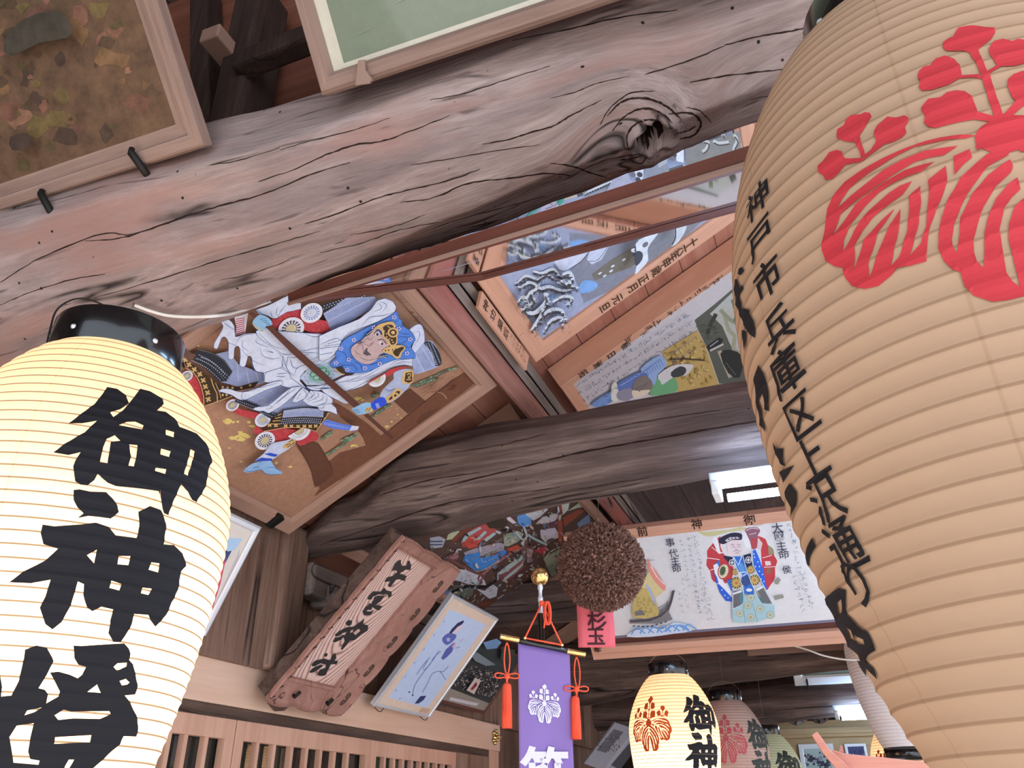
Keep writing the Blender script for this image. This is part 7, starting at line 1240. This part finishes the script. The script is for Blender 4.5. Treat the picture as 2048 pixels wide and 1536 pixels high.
# ------------------------------------------------------------------ fluorescent lamps
M['tube'] = plain('fluorescent_tube_glow', C(235, 242, 255), 0.4, vary=0, emit=(0.42, 0.66, 1.0, 1), es=34)
M['housing'] = plain('lamp_housing_enamel', C(214, 220, 228), 0.35)
def lamp(x, y, v, length, k, label):
    o = at(x, y, Vector((0, v, 0)), YV); t = thing('fluorescent_lamp', o, label, 'lamp')
    mb = MB(); mb.box(o+Vector((0, 0.03*k, 0)), Vector((length, 0, 0)), Vector((0, 0.05*k, 0)), Vector((0, 0, -0.045*k))); mb.build('housing', M['housing'], t, bevel=0.004)
    for dy, dz in ((0.012, -0.062), (0.098, -0.088)):
        mb = MB(); mb.tube([o+Vector((0.035*k+(0.02 if dy > .05 else 0), dy*k, dz*k)), o+Vector((length-0.02, dy*k, dz*k))], 0.016*k, 12); mb.build('tube', M['tube'], t, smooth_=True)
    for xx in (0.006, length-0.04):
        mb = MB(); mb.box(o+Vector((xx, 0.0, -0.045*k)), Vector((0.03*k, 0, 0)), Vector((0, 0.11*k, 0)), Vector((0, 0, -0.055*k))); mb.build('lamp_holder', M['white_paint'], t, bevel=0.004)
    return t
lamp(1414, 940, 2.99, 0.66, 1.0, 'bright double-tube fluorescent lamp under the middle beam behind the huge lantern')
lamp(1664, 1409, 8.30, 0.62, 1.2, 'far fluorescent lamp shining under the far log beam near the round carvings')
hl = at(1820, 860, Vector((0, 2.45, 0)), YV)  # unseen lamp, added to brighten the log's underside and the ceiling pictures
t = lamp(1820, 860, 2.45, 1.15, 1.2, 'long fluorescent lamp hanging out of sight behind the huge tan lantern')
for xx in (.2, .95):
    mb = MB(); mb.tube([hl+Vector((xx, .07, -.01)), hl+Vector((xx, .07, 1.1))], .003, 6); mb.build('suspension_wire', M['wire'], t)
# ------------------------------------------------------------------ cedar ball and its paper slip
bc = at(1203, 1133, Vector((0, 3.22, 0)), YV); BRAD = 88/1611*(bc-CAM).length*0.985
m, nt, b = mat('dried_cedar_tips'); b.inputs['Roughness'].default_value = 0.85; b.inputs['Specular IOR Level'].default_value = 0.2
oi = node(nt, 'ShaderNodeTexCoord'); nz = node(nt, 'ShaderNodeTexNoise'); nz.inputs['Scale'].default_value = 70; nt.links.new(oi.outputs['Object'], nz.inputs['Vector'])
rr = ramp(nt, [(0.3, C(84, 56, 46)), (0.55, C(128, 94, 82)), (0.75, C(168, 134, 120))]); nt.links.new(nz.outputs['Fac'], rr.inputs[0]); nt.links.new(rr.outputs[0], b.inputs['Base Color'])
tb = thing('cedar_ball', bc, 'round brown cedar-leaf ball hanging from the middle beam', 'ornament')
rnd = random.Random(5); mb = MB()
mb.lathe(bc-Vector((0, 0, BRAD*.88)), [(BRAD*.88*math.sin(math.pi*i/16), BRAD*.88*(1-math.cos(math.pi*i/16))) for i in range(17)], 32)
N = 5200
for i in range(N):
    z = 1-2*(i+.5)/N; ph = i*2.39996; d = Vector((math.sqrt(1-z*z)*math.cos(ph), math.sqrt(1-z*z)*math.sin(ph), z))
    d = (d+Vector((rnd.gauss(0, .02), rnd.gauss(0, .02), rnd.gauss(0, .02)))).normalized(); tl = (d+Vector((rnd.gauss(0, .35), rnd.gauss(0, .35), rnd.gauss(0, .35)))).normalized()
    a = bc+d*BRAD*0.84; h = BRAD*rnd.uniform(.13, .19); e = tl.orthogonal().normalized(); e.rotate(Quaternion(tl, rnd.random()*6.28)); f = tl.cross(e); wd = 0.0065
    tip = a+tl*h; mid = a+tl*h*.62+e*0.004
    mb.add([a+e*wd*.5, a-e*wd*.25+f*wd*.4, a-e*wd*.25-f*wd*.4, mid+e*wd, mid-e*wd*.5+f*wd*.85, mid-e*wd*.5-f*wd*.85, tip], [(0, 1, 4, 3), (1, 2, 5, 4), (2, 0, 3, 5), (3, 4, 6), (4, 5, 6), (5, 3, 6)])
mb.build('cedar_tips', m, tb)
mb = MB(); top = bc+Vector((0, 0, BRAD*.9)); hook = at(1196, 992, Vector((0, 3.10, 0)), YV)
mb.tube([top, top+Vector((0, -.01, .04)), hook+Vector((0, 0, -.03)), hook+Vector((0, 0.02, 0.02))], 0.0016, 6); mb.build('hanging_wire', M['wire'], tb)
sd = Vector((0.934, 0.356, 0)).normalized()
so = at(1194, 1295, Vector((0, 3.44, 0)), YV); hw = 34.5/1611*(so-CAM).length*1.02
sp = Plane(so, sd, Vector((0, 0, 1)), Vector((sd.y, -sd.x, 0)))
ts_ = thing('paper_slip', so, 'pink paper slip with two black brush characters under the cedar ball', 'tag')
hh = sp.ab(1190, 1212)[1]+0.02
mb = MB(); nx, nyy = 6, 8; vs = [sp.p(-hw+2*hw*i/nx, hh*j/nyy, 0.004*math.sin(j*.6)) for j in range(nyy+1) for i in range(nx+1)]
mb.add(vs, [(j*(nx+1)+i, j*(nx+1)+i+1, (j+1)*(nx+1)+i+1, (j+1)*(nx+1)+i) for j in range(nyy) for i in range(nx)]); po = mb.build('paper', plain('pink_paper', C(240, 112, 122), 0.8, vary=0.03), ts_, smooth_=True); so_m = po.modifiers.new('solid', 'SOLIDIFY'); so_m.thickness = 0.0006
Painting(sp, 0.0055).text('杉', 1194, 1240, 0.085, sd, Vector((0, 0, 1)), (74, 20, 26), 0.018).build('character', M['paint'], ts_); Painting(sp, 0.0055).text('玉', 1192, 1273, 0.080, sd, Vector((0, 0, 1)), (74, 20, 26), 0.018).build('character', M['paint'], ts_)
mb = MB(); mb.tube([sp.p(0, hh-.01, 0.001), bc+Vector((0, 0, -BRAD*.8))], 0.0012, 6); mb.build('thread', M['wire'], ts_)
# ------------------------------------------------------------------ purple banner on its pole
YB = 2.75
def bp(x, y, v=YB): return at(x, y, Vector((0, v, 0)), YV)
bdir = Vector((1, 0.62, 0)).normalized(); bo = bp(1085, 1292); bn = Vector((bdir.y, -bdir.x, 0))
BPn = Plane(bo, bdir, Vector((0, 0, 1)), bn)
pol = BPn.at(1080, 1153, -0.02)
tp = thing('banner_pole', Vector((pol.x, pol.y, 0)), 'black pole with a golden ball finial carrying the purple banner', 'pole')
rb = 17.5/1611*(pol-CAM).length
mb = MB(); mb.lathe(pol-Vector((0, 0, rb)), [(rb*math.sin(math.pi*i/20), rb*(1-math.cos(math.pi*i/20))) for i in range(21)], 36); mb.build('finial_ball', M['gold'], tp, smooth_=True)
mb = MB(); mb.lathe(pol-Vector((0, 0, rb+0.11)), [(0.0, 0), (0.0095, 0.0), (0.0095, 0.012), (0.007, 0.016), (0.007, 0.05), (0.0095, 0.055), (0.0095, 0.066), (0.0065, 0.07), (0.0065, 0.09), (0.010, 0.1), (0.008, 0.115)], 20); mb.build('finial_neck', M['silver'], tp, smooth_=True)
mb = MB(); mb.tube([Vector((pol.x, pol.y, 0.0)), pol-Vector((0, 0, rb+0.10))], 0.0105, 16); mb.build('shaft', M['lacquer'], tp, smooth_=True)
mb = MB(); mb.lathe(Vector((pol.x, pol.y, 0)), [(0.0, 0.0), (0.16, 0.0), (0.16, 0.05), (0.03, 0.09), (0.012, 0.12)], 24); mb.build('base', M['lacquer'], tp, smooth_=True)
tb2 = thing('banner', bo, 'purple hanging banner with white crests, orange cords and two tassels', 'banner')
M['cord'] = plain('orange_silk_cord', C(240, 92, 58), 0.7, vary=0.1); M['tassel'] = wood('orange_tassel_silk', C(206, 62, 40), C(240, 86, 58), C(250, 120, 88), 'z', 4, crack=0, rough=0.75, bump=0.3)
ra, rbb = BPn.at(1003, 1273, 0.012), BPn.at(1168, 1309, 0.012)
mb = MB(); mb.tube([ra, rbb], 0.0085, 14); mb.build('rod', M['lacquer'], tb2, smooth_=True)
dr = (rbb-ra).normalized()
for e, s_ in ((ra, 1), (rbb, -1)):
    mb = MB(); mb.tube([e-dr*s_*.004, e-dr*s_*.004, e+dr*s_*0.062, e+dr*s_*0.062], [0.002, 0.0105, 0.0105, 0.002], 16); mb.build('rod_cap', M['gold'], tb2, bevel=0.001, smooth_=True)
kn = BPn.at(1084, 1206, 0.014); cA, cB = BPn.at(1050, 1276, 0.022), BPn.at(1124, 1290, 0.022)
mb = MB(); mb.tube([cA, kn], .0032, 8); mb.tube([kn, cB], .0032, 8); mb.tube([cA, cB], .0032, 8); mb.lathe(kn-Vector((0, 0, .009)), [(0, 0), (.008, .004), (.010, .009), (.007, .016), (0, .018)], 12); mb.build('cord_triangle', M['cord'], tb2, smooth_=True)
mb = MB()
for i in range(3):
    c0 = BPn.at(1093+i*1.5, 1226, 0.022+.004*i); pts = [c0+bdir*(0.010*math.cos(a))+Vector((0, 0, 0.040*math.sin(a))) for a in [6.283*k/18 for k in range(18)]]; mb.tube(pts, .0034, 8, closed=True)
mb.tube([BPn.at(1090, 1236, .03), BPn.at(1088, 1256, .03)], .003, 8); mb.build('coiled_cord', M['cord'], tb2, smooth_=True)
for q in ((1050, 1276), (1124, 1290)):
    mb = MB(); p = BPn.at(*q, 0.02); mb.lathe(p-bn*0.0-Vector((0, 0, .008)), [(0, 0), (.006, .004), (.006, .010), (0, .014)], 10); mb.build('ring_fitting', M['gold'], tb2)
# cloth
ctl, ctr = BPn.ab(1035, 1288), BPn.ab(1138, 1308); w0, w1 = ctl[0], ctr[0]; zt = (ctl[1]+ctr[1])/2+.003
tilt = (ctr[1]-ctl[1])/(w1-w0)
mb = MB(); nx, nz_ = 24, 60; HB = 1.05; vs = []
for j in range(nz_+1):
    for i in range(nx+1):
        s_ = i/nx; d = HB*j/nz_; vs.append(BPn.p(w0+(w1-w0)*s_, ctl[1]+(ctr[1]-ctl[1])*s_-d, 0.010+0.004*math.sin(s_*5+d*3)*min(1, d*4)))
mb.add(vs, [(j*(nx+1)+i, (j+1)*(nx+1)+i, (j+1)*(nx+1)+i+1, j*(nx+1)+i+1) for j in range(nz_) for i in range(nx)])
co = mb.build('cloth', plain('purple_silk', C(138, 112, 182), 0.7, vary=0.04), tb2, smooth_=True); sm_ = co.modifiers.new('solid', 'SOLIDIFY'); sm_.thickness = 0.002
M['white_dye'] = plain('white_crest_dye', C(226, 224, 240), 0.75, vary=0.03)
ccx, ccz = BPn.ab(1087, 1408)
sc_ = (BPn.ab(1118, 1440)[0]-BPn.ab(1056, 1440)[0])/0.30
mb = MB()
for meshes, mir in ((CMID_S, 1), (CHALF_S, 1), (CHALF_S, -1)):
    for v, f in meshes:
        vs = []
        for s_, z in v: a = ccx+s_*sc_*mir; d = z*sc_*1.2; sx = (a-w0)/(w1-w0); dd = ctl[1]+(ctr[1]-ctl[1])*sx-(ccz+d); vs.append(BPn.p(a, ccz+d+tilt*(a-ccx)*.5, 0.0135+0.004*math.sin(sx*5+dd*3)*min(1, dd*4)))
        mb.add(vs, f)
mb.build('white_crest', M['white_dye'], tb2)
W6 = (960, 1080, .2968)
v, f = glyphs('笹', 0.03); gx, gz = BPn.ab(1087, 1545); mb = MB(); mb.add([BPn.p(gx+a*.165, gz+b_*.165, .0145) for a, b_ in v], f); mb.build('white_lettering', M['white_dye'], tb2)
def tassel(x, ytop, yknot, y0, y1):
    hh_ = 0.012; a, k_, t0, t1 = (BPn.at(x, y, hh_) for y in (ytop, yknot, y0, y1)); L = (t0-t1).length
    mb = MB(); mb.tube(smooth([tuple(a+bdir*o*0.004*s__) if False else tuple(a+bdir*dx+Vector((0, 0, -(a.z-k_.z)*t_))) for t_, dx in ((0, 0), (.15, .006), (.5, .010), (.85, .006), (1, 0))], 3, False), .0028, 6); mb.tube(smooth([tuple(a+bdir*-dx+Vector((0, 0, -(a.z-k_.z)*t_))) for t_, dx in ((0, 0), (.15, .006), (.5, .010), (.85, .006), (1, 0))], 3, False), .0028, 6)
    for s_ in (1, -1):
        pts = [k_+bdir*(s_*dx)+Vector((0, 0, dz)) for dx, dz in ((0, 0), (.015, .007), (.032, .009), (.042, .003), (.036, -.006), (.018, -.006))]; mb.tube(smooth([tuple(p) for p in pts], 3), .0026, 6, closed=True)
    mb.lathe(k_-Vector((0, 0, .012)), [(0, 0), (.008, .003), (.010, .012), (.007, .02), (0, .024)], 12); mb.tube([k_, t0], .004, 8); kn_ = mb.build('tassel_cord', M['cord'], tb2, smooth_=True)
    mb = MB(); r = .0155; mb.lathe(t1, [(0, 0.002), (r*1.12, 0), (r*1.1, L*.4), (r*1.0, L*.8), (r*.95, L*.93), (r*.7, L*.98), (0.004, L)], 28); mb.build('tassel', M['tassel'], tb2, smooth_=True)
tassel(1014, 1285, 1352, 1366, 1457); tassel(1153, 1314, 1378, 1392, 1479)
# ------------------------------------------------------------------ far end of the hall
FY = 9.2
def fp_(x, y, v=FY): return at(x, y, Vector((0, v, 0)), YV)
M['far_board'] = wood('yellowish_plank_wood', C(140, 116, 84), C(172, 146, 108), C(192, 168, 130), 'x', 0.5, crack=0, rough=0.7, bump=0.1)
a, b_ = fp_(1500, 1447), fp_(1500, 1480); mb = MB(); mb.xbox(-1.6, 2.6, FY-.06, FY+.15, b_.z, a.z); mb.xbox(-1.6, 2.6, FY-.09, FY-.05, fp_(1500, 1474).z, fp_(1500, 1462).z)
tag(mb.build('far_lintel', M['far_board'], bevel=0.004), 'yellowish far lintel above the row of framed photographs', 'lintel')
mb = MB(); mb.xbox(-1.6, 2.6, FY, FY+.04, 0.6, b_.z); tag(mb.build('far_panelling', M['far_board']), 'pale wooden panelling behind the row of framed photographs', 'panelling')
def far_photo(x0, y0, x1, y1, pal, label, v=FY-.03, name='framed_photograph', fm=None, group=None):
    p0, p1 = fp_(x0, y0, v), fp_(x1, y1, v); pl = Plane(Vector((p0.x, v, p1.z)), XV, Vector((0, 0, 1)), Vector((0, -1, 0))); wd, ht = p1.x-p0.x, p0.z-p1.z
    t = thing(name, pl.p(wd/2, 0, -.02), label, 'picture', group); frame_mesh(pl, 0, wd, 0, ht, min(wd, ht)*.13, [(0, -.02), (0, 0), (.8, 0), (1, -.006), (1, -.012)]).build('frame', fm or M['white_paint'], t)
    P = Painting(pl, -0.010); P.rect(.005, wd-.005, .005, ht-.005, pal[0]); r2 = random.Random(x0)
    for i in range(70): c = r2.choice(pal); aa, bb = r2.uniform(.14, .84)*wd, r2.uniform(.14, .8)*ht; s_ = r2.uniform(.02, .07)*wd; h = P.off(); P.mb.add([pl.p(aa-s_, bb-s_, h), pl.p(aa+s_, bb-s_*.6, h), pl.p(aa+s_*.8, bb+s_, h), pl.p(aa-s_*.7, bb+s_*.8, h)], [(0, 1, 2, 3)], C(*c))
    P.build('photo', M['paper_art'], t); return t
DKP = [(60, 58, 70), (96, 92, 104), (40, 40, 52), (140, 136, 146), (110, 84, 84)]
far_photo(1559, 1492, 1592, 1560, DKP, 'narrow dark framed photograph right of the greenish lantern')
far_photo(1596, 1489, 1678, 1560, [(176, 196, 190), (60, 64, 80), (96, 92, 110), (44, 46, 60), (150, 150, 164)], 'wide white-framed photograph behind the raised tip of the small roof')
far_photo(1688, 1488, 1745, 1560, [(70, 72, 110), (50, 52, 90), (120, 120, 160)], 'white-framed bluish photograph left of the white lantern')
# round carvings over the lintel
for i, (x, y, r) in enumerate(((1592, 1428, 20), (1545, 1433, 16), (1638, 1428, 17))):
    c = fp_(x, y, 9.16); R = r/1611*(c-CAM).length; mb = MB(); mb.lathe(c, [(0, -.10), (R*.55, -.09), (R*.62, -.05), (R*.9, -.045), (R, 0.0), (R*.95, 0.02), (0, .03)], 24, (0, 1, 0))
    for k in range(8): d = Vector((math.cos(k*.785), 0, math.sin(k*.785))); mb.lathe(c+d*R*.78+Vector((0, -.03, 0)), [(R*.2, .02), (R*.16, -.03), (0, -.045)], 10, (0, 1, 0))
    tag(mb.build('carved_boss', M['beam_dark'] if i else M['grey_y'], smooth_=True), ('pale round carved boss in the middle above the far lintel', 'dark round carved boss left of the pale one above the far lintel', 'dark round carved boss next to the far fluorescent lamp')[i], 'carving')
# pictures on the far beams
pz = mkplane(1590, 1372, v=8.34, lean=(0, -0.45, 0.893)); aw = pz.ab(1720, 1362)[0]+.05
tz = lean_picture(pz, 0, aw, 0, .34, .085, 'framed_picture', 'pale-framed greenish picture leaning under the far log beam', M['white_paint'], [(0, 0), (.1, .006), (.8, .004), (1, -.01)])
P = Painting(pz, -.012); P.rect(.05, aw-.05, .05, .30, (112, 128, 122)); P.build('print', M['paper_art'], tz)
mb = MB(); o = pz.at(1615, 1368, .01); mb.tube([o-Vector((0, 0, .05)), o+Vector((0, -.01, .0)), o+Vector((0, -.01, .06))], .008, 6); mb.build('hook', M['iron'], tz)
py_ = mkplane(1495, 1312, v=6.32, lean=(0, -0.35, 0.937)); aw = py_.ab(1690, 1302)[0]
ty = lean_picture(py_, 0, aw, 0, .30, .05, 'framed_picture', 'wooden frame peeping out below the white deity picture at the far beam', M['frame_old'], [(0, 0), (.2, .006), (.8, .002), (1, -.01)])
P = Painting(py_, -.012); P.rect(.03, aw-.03, .03, .27, (176, 166, 150)); P.build('print', M['paper_art'], ty)
# grey print leaning in the dark at the back
pr = mkplane(1168, 1530, x=-1.55, lean=Vector((0.55, 0, 0.835)))
pr = Plane(fp_(1168, 1527, 6.2), Vector((0.83, 0.5, 0)).normalized(), Vector((0.42, -0.1, 0.9)));
if pr.n.dot(CAM-pr.o) < 0: pr.n = -pr.n
qs = [pr.ab(*q) for q in ((1168, 1527), (1230, 1445), (1285, 1462), (1240, 1545))]; aw, bh = max(q[0] for q in qs)-.02, max(q[1] for q in qs)
tr2 = thing('framed_print', pr.o, 'grey framed print leaning in the dark left of the small glowing lantern', 'picture')
mb = MB(); cn = [pr.at(*q) for q in ((1168, 1527), (1230, 1445), (1287, 1464), (1232, 1550))]; mb.prism(cn, -pr.n*.03); mb.build('backing_board', M['silver'], tr2)
P = Painting(pr, .001); P.poly([(1168, 1527), (1230, 1445), (1287, 1464), (1232, 1550)], (150, 158, 174)); P.poly([(1193, 1500), (1228, 1458), (1247, 1464), (1212, 1506)], (96, 98, 112)); P.poly([(1222, 1530), (1266, 1478), (1282, 1484), (1240, 1540)], (70, 74, 86)); P.line([(1214, 1535), (1262, 1472)], 6, (166, 176, 192))
for i in range(60): x, y = rnd.uniform(1196, 1240), rnd.uniform(1465, 1505); P.ell(x, y, 1.5, 1.5, rnd.choice([(80, 82, 96), (120, 124, 138), (60, 62, 74)]), 0, 6)
P.build('print', M['paper_art'], tr2)
mb = MB(); mb.box(pr.o+Vector((-.1, .02, -1.55)), Vector((.9, .5, 0)), Vector((-.15, .3, 0)), Vector((0, 0, 1.5))); tag(mb.build('cabinet', M['dark_z']), 'dark cabinet carrying the leaning grey print', 'cabinet')
# small shrine roof at the lower right
YR = 3.0
M['roof'] = wood('salmon_roof_wood', C(196, 128, 108), C(222, 152, 130), C(234, 176, 154), 'x', 0.6, crack=0, rough=0.6, bump=0.06)
t = thing('miniature_shrine', fp_(1760, 1560, YR)+Vector((0, .2, -1.0)), 'salmon-coloured miniature shrine roof with upturned crossed tip under the white lantern', 'shrine')
R2 = (1620, 1300, .15625)
def rp_(pts, v): return [at(x, y, Vector((0, v, 0)), YV) for x, y in px(R2, pts)]
mb = MB(); mb.prism(rp_([(20, 1090), (85, 1040), (140, 1110), (260, 1280), (420, 1420), (560, 1560), (480, 1640), (330, 1520), (160, 1320)], YR), Vector((0, .05, 0))); mb.build('barge_board', M['roof'], t, bevel=.003)
mb = MB(); mb.prism(rp_([(230, 1300), (300, 1280), (480, 1330), (800, 1360), (1100, 1390), (1400, 1420), (1650, 1450), (1800, 1560), (1850, 1700), (600, 1700), (420, 1480)], YR+.06), Vector((0, .30, 0))); mb.build('roof_slope', M['roof'], t, bevel=.004)
mb = MB(); mb.prism(rp_([(370, 1300), (395, 1210), (420, 1240), (440, 1310)], YR+.3), Vector((0, .03, 0))); mb.build('finial', M['roof'], t)
body = fp_(1800, 1570, YR+.2); mb = MB(); mb.xbox(body.x-.16, body.x+.2, YR+.12, YR+.42, .8, body.z); mb.build('shrine_body', M['hinoki_z'], t)
mb = MB(); mb.xbox(body.x-.5, body.x+.6, YR-.1, YR+.6, 0, .8); tag(mb.build('altar_table', M['hinoki_z'], bevel=.005), 'plain wooden altar table below the miniature shrine', 'table')
# loose cable under the white picture
mb = MB(); mb.tube(smooth([tuple(fp_(x, y, 4.95)) for x, y in ((1352, 1300), (1385, 1303), (1430, 1300), (1470, 1294), (1500, 1288))], 4, False), .004, 6); mb.tube(smooth([tuple(fp_(x, y, 4.95)) for x, y in ((1500, 1288), (1560, 1286), (1610, 1298), (1650, 1312), (1700, 1320), (1760, 1318))], 4, False), .005, 6)
tag(mb.build('white_cable', M['white_wire'], smooth_=True), 'thin white cable sagging below the white deity picture', 'cable')
